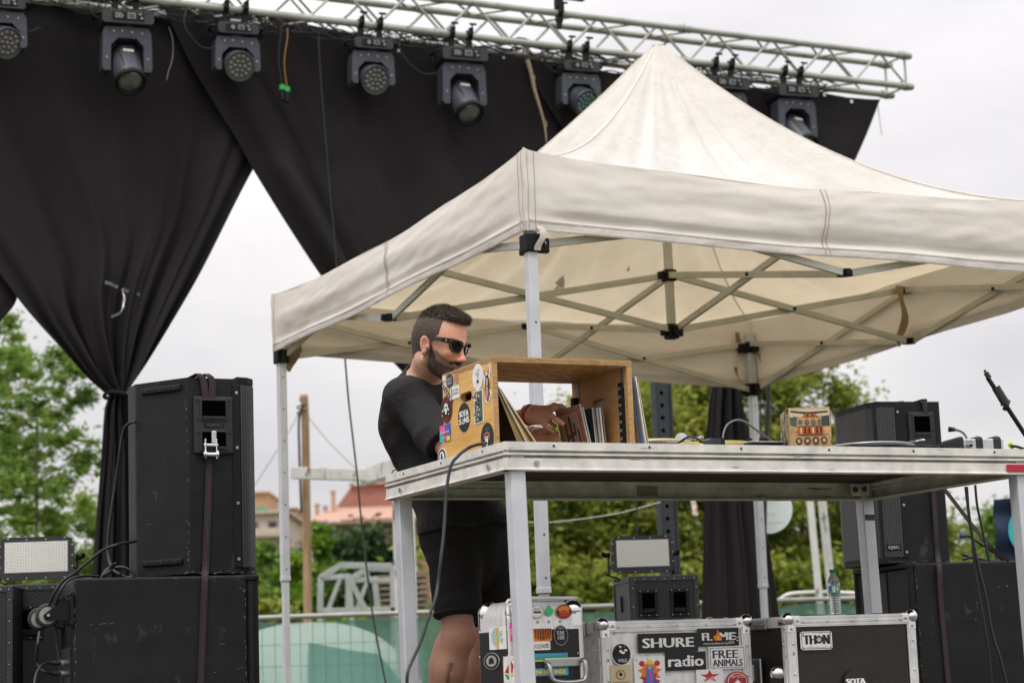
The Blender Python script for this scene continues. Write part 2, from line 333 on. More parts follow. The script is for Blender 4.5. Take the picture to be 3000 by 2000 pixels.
# ================================================================== the setting
PHI = .44
RX = Vector((math.cos(PHI), math.sin(PHI), 0)); LY = Vector((-math.sin(PHI), math.cos(PHI), 0)); ZZ = Vector((0, 0, 1))
GRS = mat('grass_ground', (.06, .085, .03), .9, var=.5, sc_=.8, bump=.4, bs=12, dirt=((.16, .13, .08), .58, .4))
g = MB(); g.grid(40, 40, lambda u, v: Vector((-600 + 1200 * u, -100 + 1300 * v, .15 * noise.noise(Vector((u * 9, v * 9, 0))))))
tag(g.build('ground', GRS), kind='structure')
STG = mat_wood('stage_plywood', (.05, .035, .025), (.12, .09, .06), 6, .6, (1, 1, 1))
sd = MB(FM((-.6, 4.6, 0), PHI))
for i in range(7):
    for j in range(12):
        sd.box((-5 + 2 * i, .5 + j, DECK - .06), (1.995, .995, .12), .004, 0)
for i in range(8):
    for j in range(7):
        sd.box((-5.9 + 1.97 * i, .1 + 1.95 * j, (DECK - .12) / 2), (.06, .06, DECK - .12), 0, 1)
tag(sd.build('stage_deck', [STG, ALUD]), kind='structure')

# ================================================================== box truss
TP = Vector((.417, 14.2, EYE + 4.437)); TPHI = .461
TR = Vector((math.cos(TPHI), math.sin(TPHI), 0)); TL = Vector((-math.sin(TPHI), math.cos(TPHI), 0)); TEND = 3.13; TS = .25
tr = thing('lighting_truss', 'long silver box truss carrying the row of moving head lights above the black drapes', 'truss', FM(TP, TPHI))
M = FM(TP, TPHI); T0 = -6.4
for (y, z, nm, e) in ((0, 0, 'front lower', .0), (0, TS, 'front upper', .0), (TS, 0, 'back lower', 0), (TS, TS, 'back upper', 0)):
    b = MB(M)
    x = T0
    while x < TEND - .01:
        x1 = min(x + 2.0, TEND) if x > T0 else T0 + 1.46
        b.cyl((x, y, z), (x1, y, z), .0255, n=14)
        if x1 < TEND: b.cyl((x1 - .05, y, z), (x1 + .05, y, z), .031, n=14); b.cyl((x1 - .012, y, z), (x1 + .012, y, z), .036, n=14, mi=1)
        x = x1
    b.build('chord', [TRS, STL], tr)
pitch = .5; nbay = int((TEND - T0) / pitch)
for (a, c, f) in (((0, 0), (0, TS), 0), ((TS, 0), (TS, TS), .25), ((0, 0), (TS, 0), .1), ((0, TS), (TS, TS), .1)):
    b = MB(M)
    for i in range(nbay + 1):
        x = T0 + i * pitch + f - .02
        if x + pitch < TEND:
            b.cyl((x, *a), (x + pitch / 2, *c), .0095, n=8); b.cyl((x + pitch / 2, *c), (x + pitch, *a), .0095, n=8)
    b.build('brace_panel', TRS, tr); b = MB(M); b.cyl((TEND - .06, *a), (TEND - .06, *c), .0095, n=8); b.build('end_brace', TRS, tr)
# the two lifting towers that carry it
for (px, pyt, Y, lab) in ((1955, 1120, 14.6, 'dark perforated steel tower post behind the canopy, right of the person'),):
    p = W(px, 1600, Y); t = thing('tower_post', lab, 'post', FM((p.x, p.y, 0), PHI))
    b = MB(FM((p.x, p.y, 0), PHI)); TW = mat('tower_steel', (.035, .04, .045), .5, .3, var=.2)
    b.box((0, 0, 2.95), (.1, .1, 5.9), .006); b.build('mast', TW, t)
    b = MB(FM((p.x, p.y, 0), PHI)); b.box((-.062, -.045, 2.95), (.018, .02, 5.8), 0, 0)
    b.box((.06, -.045, 2.95), (.018, .02, 5.8), 0, 0); b.build('flange', TW, t)
    b = MB(FM((p.x, p.y, 0), PHI))
    for k in range(60): b.cyl((-.015, -.0515, .4 + k * .09), (-.015, -.05, .4 + k * .09), .016, n=10)
    b.build('bolt_hole', SHADE, t)
    b = MB(FM((p.x, p.y, 0), PHI)); b.box((0, 0, .02), (.5, .5, .04), .01)
    b.build('base_plate', TW, t)

def tpt(px):      # distance along the truss for a photo column
    q = onpl(px, 215 + (px - 1638) * .122, TP, TL); return (q - TP).dot(TR)
# ---- power cables tangled along the truss
CBL = mat('black_cable', (.011, .011, .012), .42, var=.1)
def wirefn(x0, x1, sag, y=.02, z=-.03, n=10, jit=.03):
    return [Vector((x0 + (x1 - x0) * i / n, y + random.uniform(-jit, jit), z - sag * 4 * (i / n) * (1 - i / n) + random.uniform(-jit, jit))) for i in range(n + 1)]
def cable(name, pts, r, lab, group=None, m=None, sm=6):
    o = MB().tube(pts, r, 8, 0, sm).build(name, m or CBL); return tag(o, lab, 'cable', group)
wrapped = [(-6.2, -3.9, 'at the far left over the first wash light'), (-3.9, -2.3, 'between the first beam light and the second wash light'), (-2.35, -1.0, 'in the thick tangle left of the middle wash light'), (-1.1, .2, 'over the middle beam light'),
           (.0, 1.2, 'above the dangling twig'), (1.1, 2.35, 'behind the canopy peak toward the last beam light')]
for (a, c, w) in wrapped:
    b = MB(M)
    for k in range(6): b.tube(wirefn(a, c, random.uniform(0, .07), y=random.choice((.03, .12, TS)), z=random.choice((-.03, .02, -.05))), random.choice((.004, .006, .005)), 6, 0, 4)
    nl = 10
    for k in range(nl):
        x = random.uniform(a, c); rr = random.uniform(.03, .07)
        b.tube([Vector((x + rr * 1.6 * math.sin(t) + .01 * t, .06 + rr * .7 * math.cos(t * 1.3), -.04 + rr * math.cos(t))) for t in np.linspace(0, 6.5, 10)], .0042, 6, 0, 3)
    tag(b.build('cable_loom', CBL), 'black cables bundled along the truss ' + w, 'cables', 'cable looms along the truss')

# ================================================================== black drapes
DRP = mat_cloth('black_drape', (.0195, .017, .0185), (.01, .008, .008), .06, .9, .2, bump=.4, bs=400)
def lerp_rows(rows, v):
    n = len(rows) - 1; x = min(max(v, 0), 1) * n; i = min(int(x), n - 1); t = x - i
    P = [Vector((*rows[max(0, min(n, i + k))], 0)) for k in (-1, 0, 1, 2)]
    a, b, c, d = P; q = .5 * (2 * b + (c - a) * t + (2 * a - 5 * b + 4 * c - d) * t * t + (3 * b - a - 3 * c + d) * t ** 3); return q
def drape(name, L_, R_, off, nf, seed, parent=None, a0=.012, a1=.11, nu=170, nv=110, mats=None, wmax=None, scal=0, roll=0):
    P = TP + TL * off; ws = []
    for v in np.linspace(0, 1, 20):
        l, r = lerp_rows(L_, v), lerp_rows(R_, v); ws.append((onpl(l.x, l.y, P, TL) - onpl(r.x, r.y, P, TL)).length)
    wm_ = wmax or max(ws)
    rs = random.Random(seed); ph = [rs.uniform(0, 6.28) for _ in range(6)]
    def f(u, v):
        l, r = lerp_rows(L_, v), lerp_rows(R_, v); px = l.x + (r.x - l.x) * u; py = l.y + (r.y - l.y) * u
        if scal: py += scal * (1 - v) ** 6 * abs(math.sin(u * math.pi * 6.0))
        q = onpl(px, py, P, TL); w = (onpl(l.x, l.y, P, TL) - onpl(r.x, r.y, P, TL)).length
        g = max(0, 1 - w / wm_); amp = a0 + a1 * g ** 1.4
        uu = u + .03 * noise.noise(Vector((u * 3, v * 2.2, seed)))
        d = math.sin(6.283 * nf * uu + ph[0] + 1.2 * noise.noise(Vector((v * 2, seed * 3.1, u * 2)))) + .55 * math.sin(6.283 * nf * 2.3 * uu + ph[1] + 2 * v) + .22 * math.sin(6.283 * nf * 3.7 * uu + ph[2] + 2 * noise.noise(Vector((u * 5, v, seed))))
        if roll: d -= .20 / max(amp, .012) * (math.exp(-((u - .085) / .05) ** 2) - .45 * math.exp(-((u - .165) / .02) ** 2)) * min(1, .25 + 2 * v)
        d = d * amp * .55 + .05 * (1 - g) * noise.noise(Vector((u * 4, v * 3, seed + 9))) + .012 * noise.noise(Vector((u * 26, v * 5, seed)))
        edge = min(u, 1 - u); d *= min(1, edge * 14 + .15)
        return q + TL * d
    b = MB(); b.grid(nu, nv, f); o = b.build(name, mats or DRP, parent)
    s = o.modifiers.new('thickness', 'SOLIDIFY'); s.thickness = .004; return o
def hooked(nm, lab, off, L_, R_, Lt, Rt, tie, nf, seed, eyelets):
    P = TP + TL * off; c = onpl(*tie, P, TL); t = thing(nm, lab, 'curtain', FM((c.x, c.y, DECK), TPHI), 'black drapes hung from the truss')
    drape('drape', L_, R_, off, nf, seed, t, scal=5, roll=(seed in (11, 23)))
    drape('tail', Lt, Rt, off, 3.2, seed + 5, t, a0=.03, a1=.06, nu=70, nv=60, wmax=1.2)
    b = MB(FM(c, TPHI)); b.tube([Vector((.085 * math.cos(a), .10 * math.sin(a), .01 * math.sin(2 * a))) for a in np.linspace(0, 6.283, 12)], .013, 8, 0, 3); b.build('tie_band', DRP, t)
    for (x, y) in eyelets:
        b = MB(); q = onpl(x, y, P - TL * .03, TL); b.cyl(q - TL * .004, q + TL * .004, .014, n=12); b.cyl(q - TL * .006, q - TL * .003, .007, n=10, mi=1); b.build('eyelet', [CHR, WHT], t)
    return t
bL = [(-420, -160), (-330, 220), (-200, 520), (-60, 720), (49, 869), (106, 939), (178, 1018), (255, 1102), (323, 1156)]
bR = [(900, 60), (905, 200), (850, 330), (775, 440), (705, 565), (592, 790), (500, 950), (425, 1072), (367, 1154)]
A = hooked('stage_curtain', 'left black drape gathered by a tie and falling behind the speaker stack', .30, bL, bR,
       [(323, 1156), (307, 1200), (298, 1320), (285, 1480), (268, 1720), (255, 2020)], [(367, 1154), (378, 1200), (392, 1290), (400, 1480), (408, 1720), (415, 2020)], (345, 1157), 4.2, 1, [(182, 6)])
hooked('stage_curtain', 'middle black drape sweeping down behind the person, crossing over the left drape', .22,
       [(478, 18), (560, 190), (690, 405), (741, 497), (845, 665), (950, 822), (1060, 962), (1183, 1094), (1285, 1200)],
       [(1690, 185), (1760, 380), (1800, 560), (1770, 700), (1690, 830), (1600, 930), (1500, 1030), (1400, 1120), (1328, 1200)],
       [(1285, 1200), (1282, 1300), (1290, 1450), (1300, 1700), (1300, 2020)], [(1328, 1200), (1340, 1300), (1362, 1450), (1385, 1700), (1395, 2020)], (1306, 1200), 3.6, 11,
       [(951, 120), (1167, 148), (1271, 168), (1475, 170), (1542, 182)])
hooked('stage_curtain', 'right black drape with a slanted free edge under the end of the truss', .15,
       [(1530, 182), (1600, 300), (1680, 420), (1790, 570), (1880, 700), (1960, 820), (2030, 930), (2080, 1020), (2104, 1085)],
       [(2578, 292), (2535, 400), (2490, 500), (2440, 600), (2385, 700), (2320, 810), (2250, 910), (2190, 1000), (2152, 1085)],
       [(2104, 1085), (2080, 1180), (2068, 1350), (2062, 1550), (2056, 1810), (2050, 2020)], [(2152, 1085), (2176, 1180), (2205, 1320), (2238, 1500), (2285, 1810), (2300, 2020)], (2128, 1087), 3.6, 23,
       [(1839, 209), (2247, 259), (2415, 279), (2494, 298)])
hooked('stage_curtain', 'leftmost black drape, of which only a corner shows at the left border', .38,
       [(-900, -200), (-900, 200), (-880, 500), (-800, 760), (-700, 960), (-600, 1080), (-520, 1180)], [(60, 500), (64, 700), (52, 866), (2, 942), (-60, 1030), (-250, 1120), (-470, 1180)],
       [(-520, 1180), (-540, 1400), (-560, 2020)], [(-470, 1180), (-450, 1400), (-420, 2020)], (-495, 1180), 6, 31, [])
# torn tape on the left drape
TAPE = mat('torn_tape', (.11, .12, .14), .35, var=.3, sc_=60)
Pt = TP + TL * .24
for k, (pts, hw, nm, lab) in enumerate((([(307, 826), (325, 832), (345, 841)], 5, 'tape_scrap', 'faded grey tape strip, the upper left one of the scraps on the left drape'),
        ([(356, 846), (365, 850), (376, 853)], 5, 'tape_scrap', 'short grey tape scrap at the top of the curved white rip'),
        ([(359, 850), (364, 872), (361, 896), (354, 915)], 3.2, 'tape_scrap', 'curved white strip of tape curling on the left drape'),
        ([(352, 916), (340, 922), (326, 928)], 4, 'tape_scrap', 'greyish tape scrap at the foot of the curved white strip'),
        ([(402, 858), (406, 862), (409, 867)], 4, 'tape_scrap', 'tiny pale tape scrap right of the curved white strip'))):
    P_ = catmull([Vector((a, b_, 0)) for a, b_ in pts], 5); vs = []
    for i, p in enumerate(P_):
        d = (P_[min(i + 1, len(P_) - 1)] - P_[max(0, i - 1)]).normalized(); n_ = Vector((-d.y, d.x, 0)); h = hw * (.85 + .15 * math.sin(i * 1.3)) * (1 if k != 2 else max(.25, math.sin(math.pi * (i + .6) / len(P_))))
        for s_ in (-1, 1): q = p + n_ * h * s_; vs.append(onpl(q.x, q.y, Pt, TL) + TL * (.004 * math.sin(i)))
    b = MB(); b.add(vs, [(2 * i, 2 * i + 2, 2 * i + 3, 2 * i + 1) for i in range(len(P_) - 1)]); b.add([v + TL * .001 for v in vs], [(2 * i, 2 * i + 1, 2 * i + 3, 2 * i + 2) for i in range(len(P_) - 1)])
    tag(b.build(nm, WHT if k == 2 else TAPE), lab, 'tape', 'tape scraps on the left drape')

# ================================================================== moving head lights
LENS = mat('lens_glass', (.10, .14, .12), .10, 0, var=.5, sc_=14, coat=1)
LENS2 = mat('lens_cell', (.15, .15, .14), .25, .2, var=.3, coat=.6); LENSG = mat('lens_cell_green', (.10, .22, .2), .2, .2, var=.3, coat=.8)
DISP = mat('display_panel', (.06, .065, .06), .3, var=.2); LAB = flat('pale_badge', (.45, .43, .36)); BTN = flat('button_print', (.3, .3, .3)); BTN2 = mat('lens_plate_grey', (.085, .085, .085), .4)
def clampmesh(b, x, y0=0):
    b.cyl((x - .018, 0, 0), (x + .018, 0, 0), .036, n=14); b.box((x, -.045, .015), (.03, .03, .05), .004); b.box((x, .0, -.055), (.034, .034, .06), .004)
    b.cyl((x, -.05, .02), (x + .0, -.085, .05), .006, n=6); b.box((x, -.09, .052), (.05, .012, .014), .003); b.cyl((x, 0, -.08), (x, 0, -.115), .02, n=10)
def make_head(kind, tilt, pan, lab, green=False, cat='moving light'):
    spot = kind == 'beam'; t = thing('beam_light' if spot else 'wash_light', lab, cat, Matrix.Identity(4), 'moving head lights clamped under the truss')
    for x in (-.062, .062):
        b = MB(); clampmesh(b, x); b.build('clamp', BLK, t)
    w, d, h = (.155, .105, .085) if spot else (.128, .095, .07)
    z0 = -.112; b = MB()
    # base: wedge-fronted box
    poly = [(-w, -.01), (-w + .02, 0), (w - .02, 0), (w, -.01), (w, -h + .012), (w - .012, -h), (-w + .012, -h), (-w, -h + .012)]
    b.prism(poly, Matrix(((1, 0, 0, 0), (0, 0, -1, d), (0, 1, 0, z0), (0, 0, 0, 1))), 2 * d, 0)
    base = b.build('base', DGREY, t); m_ = base.modifiers.new('bev', 'BEVEL'); m_.width = .008; m_.segments = 2
    b = MB()
    for s in (-1, 1):
        b.tube([(s * w, d * .5, z0 - .015), (s * (w + .03), d * .5, z0 - .02), (s * (w + .03), -d * .5, z0 - .02), (s * w, -d * .5, z0 - .015)], .009, 6, 0, 4)
    b.build('carry_handle', BLK, t)
    b = MB(); yf = -d - .002; b.box((.0, yf, z0 - h * .5), (w * 1.25, .006, h * .62), .002, 0)
    b.box((w * .13, yf - .004, z0 - h * .48), (w * .3, .004, h * .42), .001, 1); b.box((w * .13, yf - .0065, z0 - h * .48), (w * .24, .002, h * .30), 0, 2)
    for (a, c) in ((-.22, 0), (-.34, 0), (-.28, .13), (-.28, -.13)): b.cyl((w * a, yf - .007, z0 - h * (.5 - c)), (w * a, yf, z0 - h * (.5 - c)), .0055, n=8, mi=3)
    b.cyl((w * .52, yf - .007, z0 - h * .62), (w * .52, yf, z0 - h * .62), .007, n=10, mi=3)
    for i in range(3): b.box((w * .42 + .006 * i, yf - .004, z0 - h * .33), (.004, .003, .012), 0, 3)
    if spot:
        for i in range(2):
            for j in range(2): b.box((-w * (.47 - .09 * i), yf - .004, z0 - h * (.36 + .22 * j)), (.009, .003, .011), 0, 3)
    b.build('control_panel', [BLK, BTN, DISP, BTN], t)
    # yoke
    zt = z0 - h - .012; yw, yh = (.145, .275) if spot else (.137, .215); aw = .045 if spot else .036
    op = [(-yw + .012, zt), (yw - .02, zt), (yw, zt - .035), (yw + .006, zt - yh + .02), (yw - .006, zt - yh), (yw - aw, zt - yh), (yw - aw - .002, zt - .115), (yw - aw - .045, zt - .068),
          (-yw + aw + .045, zt - .068), (-yw + aw + .002, zt - .115), (-yw + aw, zt - yh), (-yw + .006, zt - yh), (-yw - .006, zt - yh + .02), (-yw, zt - .035)]
    yd = .062
    b = MB(); half = len(op) // 2
    Mx = Matrix(((1, 0, 0, 0), (0, 0, -1, yd), (0, 1, 0, 0), (0, 0, 0, 1)))
    # split the U into convex-ish quads for clean faces
    strips = [(0, 1, 8, 9)] ; L_ = op
    for q in ([L_[0], L_[1], L_[7], L_[8]], [L_[1], L_[2], L_[6], L_[7]], [L_[2], L_[3], L_[4], L_[5], L_[6]], [L_[13], L_[0], L_[8], L_[9]], [L_[12], L_[13], L_[9], L_[10], L_[11]]):
        b.prism(q, Mx, 2 * yd, 0)
    b.cyl((0, 0, z0 - h), (0, 0, zt), .06, n=16, mi=0)
    yk = b.build('yoke', GREY, t)
    b = MB()
    for (x, z) in ((-.08, zt - .03), (-.03, zt - .025), (.03, zt - .03), (.09, zt - .035), (yw - aw * .5, zt - yh * .7), (-yw + aw * .5, zt - yh * .7)): b.cyl((x, -yd - .002, z), (x, -yd + .002, z), .005, n=8)
    b.build('bolt', STL, t)
    # head
    pz = zt - yh + .055; Mh = Matrix.Translation((0, 0, pz)) @ Matrix.Rotation(pan, 4, 'Z') @ Matrix.Rotation(tilt, 4, 'X')
    hb = MB(); hw = yw - aw - .008
    if spot:
        hb.lathe([(.0001, .15), (.05, .148), (.075, .12), (.088, .06), (hw, .0), (hw * .99, -.06), (hw * .95, -.13), (hw * .9, -.165), (.082, -.172), (.078, -.15)], Mh, 28, 0)
        hb.box((0, 0, .06), (.05, .19, .15), .012, 0) if False else None
        for s in (-1, 1): hb.add([Mh @ Vector(p) for p in ((s * .055, -.075, .12), (s * .062, -.075, .12), (s * .05, -.096, -.1), (s * .057, -.095, -.1))], [(0, 1, 3, 2)], 1)
    else:
        hb.lathe([(.0001, .08), (.06, .078), (.085, .06), (hw - .004, .02), (hw, -.03), (hw, -.062), (hw + .003, -.064), (hw + .003, -.086), (hw - .006, -.088), (hw - .01, -.074)], Mh, 30, 0)
    hd = hb.build('lamp_head', [GREY, BLK], t)
    b = MB()
    if spot:
        b.lathe([(.079, -.155), (.07, -.163), (.045, -.172), (.0001, -.176)], Mh, 26, 0); b.build('lens', LENS, hd)
        b = MB(Mh); b.lathe([(.079, -.15), (.094, -.15), (.097, -.165), (.094, -.182), (.080, -.182), (.079, -.15)], None, 30, 0, False); b.build('lens_ring', BLK, hd)
        b = MB(Mh); b.box((0, -.0925, .025), (.066, .006, .026), .003, 0); b.build('badge', LAB, hd)
        b = MB(Mh); b.box((0, -.088, .065), (.075, .01, .012), .003, 0); b.build('grip', DGREY, hd)
    else:
        b.cyl(Mh @ Vector((0, 0, -.06)), Mh @ Vector((0, 0, -.078)), hw - .006, n=28, mi=0); b.build('lens_plate', BTN2, hd)
        cells = [(0, 0)] + [(.031 * math.cos(k * math.pi / 3), .031 * math.sin(k * math.pi / 3)) for k in range(6)] + [(.0615 * math.cos(k * math.pi / 6 + .26), .0615 * math.sin(k * math.pi / 6 + .26)) for k in range(12)]
        for (x, y) in cells:
            b = MB(Mh @ Matrix.Translation((x, y, -.078)) @ Matrix.Rotation(math.pi, 4, 'X')); b.lathe([(.0146, 0), (.0146, .004), (.011, .008), (.0001, .011)], None, 12, 0); b.build('lens', LENSG if green else LENS2, hd)
    return t
HX = [(5, 'wash', 1.12, .35, 'wash light cut off by the left border'), (368, 'beam', .66, .12, 'leftmost large beam light, with a barrel head and glass lens pointing down'),
      (690, 'wash', 1.15, .12, 'wash light with a round many-celled face, just right of the leftmost beam light'), (1085, 'wash', 1.15, .12, 'wash light with a round many-celled face, just left of the middle beam light'),
      (1350, 'beam', .70, .14, 'middle beam light with a barrel head, above and left of the canopy corner'), (1692, 'wash', 1.0, .4, 'wash light with greenish cells, partly overlapped by the canopy slope'),
      (2120, 'beam', .45, .2, 'light hidden below its base by the right slope of the canopy peak'), (2322, 'beam', .7, .25, 'last beam light on the right, its lower half hidden by the canopy')]
HEADS = []
for i, (px, k, ti, pa, lab) in enumerate(HX):
    h = make_head(k, -ti, pa, lab, green=(px == 1692)); s = tpt(px)
    h.matrix_world = M @ Matrix.Translation((s, 0, 0)) @ Matrix.Rotation(-.12, 4, 'Z') @ Matrix.Scale(1.07, 4); WM[h.name] = h.matrix_world.copy(); HEADS.append((h, s))
# dangling leads
def tw(s, y, z): return M @ Vector((s, y, z))
for (s0, s1, sag, lab) in ((tpt(545), tpt(640), .25, 'grey safety loop hanging left of the second wash light'), (tpt(1175), tpt(1290), .27, 'black cable loop hanging between the middle wash light and the middle beam light'),
                           (tpt(1590), tpt(1640), .15, 'thin cable loop hanging beside the greenish wash light'), (tpt(2175), tpt(2260), .12, 'thin cable loop hanging between the last two beam lights'),
                           (tpt(60), tpt(108), .26, 'black lead hanging right of the wash light at the left border'), (tpt(265), tpt(300), .12, 'grey lead looped at the left of the leftmost beam light')):
    cable('hanging_cable', [tw(s0, -.02, -.02), tw(s0 - .02, -.04, -.02 - sag * .6), tw((s0 + s1) / 2 - .02, -.05, -.05 - sag), tw(s1, -.03, -.10 - sag * .7), tw(s1 + .03, 0, -.14 - sag * .5)], .0045, lab, 'loops of cable under the truss')
# connectors with green rings
for k, (x0, x1, x2, yt, yb, lab) in enumerate(((822, 818, 827, 100, 252, 'cable end with a green ring, the left one of the dangling pair'), (842, 834, 841, 112, 258, 'orange lead ending in a green-ringed connector, the right one of the dangling pair'))):
    P = TP + TL * -.02; pts = [onpl(x0, yt - 30, P, TL), onpl(x0, yt, P, TL), onpl((x0 + x1) / 2 - 4, (yt + yb) / 2 - 20, P, TL), onpl(x1, (yt + yb) / 2 + 20, P, TL), onpl(x2, yb, P, TL)]
    t = thing('connector_lead', lab, 'cable', FM(pts[-1], TPHI))
    MB().tube(pts, .0045, 6, 0).build('lead', mat('orange_lead', (.25, .13, .03), .5) if k else CBL, t)
    a, b_ = onpl(x2, yb - 2, P, TL), onpl(x2, yb + 12, P, TL); c = onpl(x2, yb + 42, P, TL)
    MB().cyl(a, b_, .021, n=14).build('ring', GRN, t); MB().cyl(b_, c, .019, .018, n=14).build('plug', BLK, t)
# twig
WD = mat_wood('twig_bark', (.16, .11, .07), (.34, .25, .17), 20)
P = TP + TL * -.02
b = MB(); b.tube([onpl(x, y, P, TL) for x, y in ((1545, 175), (1556, 215), (1566, 262), (1580, 310), (1592, 352), (1598, 385), (1601, 417))], lambda t: .017 * (1 - .65 * t), 8)
b.tube([onpl(x, y, P, TL) for x, y in ((1592, 352), (1600, 357), (1602, 366), (1597, 378))], .004, 6); b.tube([onpl(x, y, P, TL) for x, y in ((1562, 240), (1566, 232), (1566, 222))], .004, 6)
tag(b.build('twig', WD), 'bare brown twig hanging from the truss in front of the drapes', 'branch')
# small clamp and bar on top of the truss
t = thing('bracket', 'dark clamp with a cross bar standing on top of the truss', 'clamp', FM(tw(tpt(1645), 0, TS), TPHI))
b = MB(M @ Matrix.Translation((tpt(1645), 0, TS))); clampmesh(b, 0); b.box((0, 0, -.02), (.05, .04, .09), .004); b.box((0, 0, .07), (.06, .05, .08), .01); b.build('clamp', BLK, t)
b = MB(M @ Matrix.Translation((tpt(1645), 0, TS))); b.box((.06, 0, .125), (.30, .05, .018), .004); b.build('cross_bar', BLK, t)
# loose strings
for pts, r, lab in (([(2573, 312), (2576, 345), (2583, 395)], .003, 'frayed string hanging from the free corner of the right drape'), ([(495, 80), (506, 120), (505, 172), (492, 215), (489, 235)], .0025, 'thin thread hanging in front of the left drape')):
    cable('loose_string', [onpl(x, y, TP + TL * .1, TL) for x, y in pts], r, lab, m=flat('string', (.3, .3, .26)))
cable('drop_cable', [W(x, y, Y) for x, y, Y in ((932, 100, 13.4), (941, 250, 13.4), (955, 420, 13.4), (966, 560, 13.4), (980, 700, 13.4), (988, 800, 13.4), (1010, 1040, 13.4), (1022, 1180, 13.4), (1045, 1380, 13.35), (1062, 1560, 13.3), (1092, 1800, 13.2), (1130, 2000, 13.1), (1150, 2100, 13.05))], .0062, 'long thin dark cable dropping from the truss to the stage left of the person', m=mat('olive_cable', (.012, .015, .010), .5))
cable('drop_cable', [W(x, y, 14.4) for x, y in ((2252, 1120), (2250, 1200), (2245, 1300), (2240, 1480), (2236, 1900))], .017, 'thick dark cable dropping behind the canopy back pole')
cable('drop_cable', [W(x, y, 14.9) for x, y in ((2229, 1130), (2228, 1300), (2226, 1900))], .006, 'thin dark cable dropping behind the canopy back pole')
cable('drop_cable', [W(x, y, 13.5) for x, y in ((1866, 1440), (1867, 1520), (1866, 1590))], .005, 'thin line hanging above the right strobe light')
# ================================================================== pop-up canopy
CP = .453; CO = Vector((.089, 8.116, EYE)); A1, A2 = 2.963, 3.036
CXv = Vector((math.cos(CP), math.sin(CP), 0)); CYv = Vector((-math.sin(CP), math.cos(CP), 0))
TENT = mat_cloth('canopy_fabric', (.83, .83, .825), (.90, .77, .55), .36, .62, .1, stain=(.90, .88, .84), bump=.25, bs=300, wr=.8)
TENTV = mat_cloth('valance_fabric', (.84, .81, .775), (.62, .50, .34), .13, .55, .1, stain=(.93, .91, .88), bump=.25, bs=300, wr=.16)
HEM = mat_cloth('hem_band', (.70, .66, .62), (.5, .42, .32), .1, .45, .1, bump=.4, bs=200, wr=.5)
STI = flat('stitching', (.30, .25, .2)); POLEC = ALUP
canopy = thing('canopy', 'off white pop-up canopy with a tall peak, standing over the table', 'canopy', FM(CO - ZZ * (EYE - DECK), CP))
ZVT, ZVB, ZPK = 2.10, 1.762, 3.15; ZB = [1.762, 1.72, 1.64, 1.752]; ZS = [1.715, 1.70, 1.625, 1.725]; ZTC = [1.95, 1.94, 1.90, 1.95]     # above the eye
corners = [CO.copy(), CO + CXv * A1, CO + CXv * A1 + CYv * A2, CO + CYv * A2]; cen = (corners[0] + corners[2]) / 2 + Vector((.045, 0, 0))
def eave(i, u):
    a, b = corners[i], corners[(i + 1) % 4]; p = a.lerp(b, u); out = (p - cen); out.z = 0
    s = 4 * u * (1 - u); n = (b - a).normalized(); nn = Vector((n.y, -n.x, 0))
    p = p + nn * (.034 + .012 * s) + n * (.034 * (2 * u - 1))
    z = ZVT - (.045 if i == 1 else 0) * u - (.045 if i == 2 else 0) * (1 - u) - (.03 if i == 2 else 0) * u - (.03 if i == 3 else 0) * (1 - u) - .070 * s ** .8 - .005 * math.sin(u * 19 + i) * s + (.0 if i in (0, 3) else 0)
    return Vector((p.x, p.y, EYE + z)), nn
HP = (1.68, 2.0, 1.9, 1.7)
def roof(i, u, t):
    e, nn = eave(i, u); g = t ** (HP[i] + (HP[(i + 1) % 4] - HP[i]) * u); s = 4 * u * (1 - u)
    p = e.lerp(Vector((cen.x, cen.y, 0)), t * .985); z = e.z + (EYE + ZPK - e.z) * g
    z -= .06 * s * math.sin(math.pi * t) * (1 - t)            # the panels hang between the hips
    # creases that run from the peak to the corners and along the pull of the cloth
    ang = u * 2 - 1
    c = -.038 * abs(noise.noise(Vector((ang * 5.5 + i * 3 + t * .8, t * .7, 40 + i)))) * math.sin(math.pi * min(1, t * 1.1)) ** .7 + .034 * noise.noise(Vector((ang * 9 + i * 7, t * 1.4, i))) * math.sin(math.pi * min(1, t * 1.25)) + .012 * noise.noise(Vector((ang * 22, t * 3 + i * 3, 5))) * (1 - t) + .009 * noise.noise(Vector((p.x * 6, p.y * 6, i)))
    return Vector((p.x, p.y, z + 1.7 * c * min(1, 6 * min(u, 1 - u) + .1) * min(1, 6 * t)))
for i in range(4):
    b = MB(); b.grid(72, 60, lambda u, t: roof(i, u, t)); b.build('roof_panel', TENT, canopy)
b = MB(); b.ball(Vector((cen.x, cen.y, EYE + ZPK + .0)), .028, 12, 0, (1, 1, .5)); b.build('peak_cap', TENT, canopy)
for i in range(4):
    b = MB()   # seams of the hips
    b.tube([roof(i, 0, t) + Vector((0, 0, .002)) for t in np.linspace(0, .97, 22)], .0035, 6, 0, 0); b.build('hip_seam', TENTV, canopy)
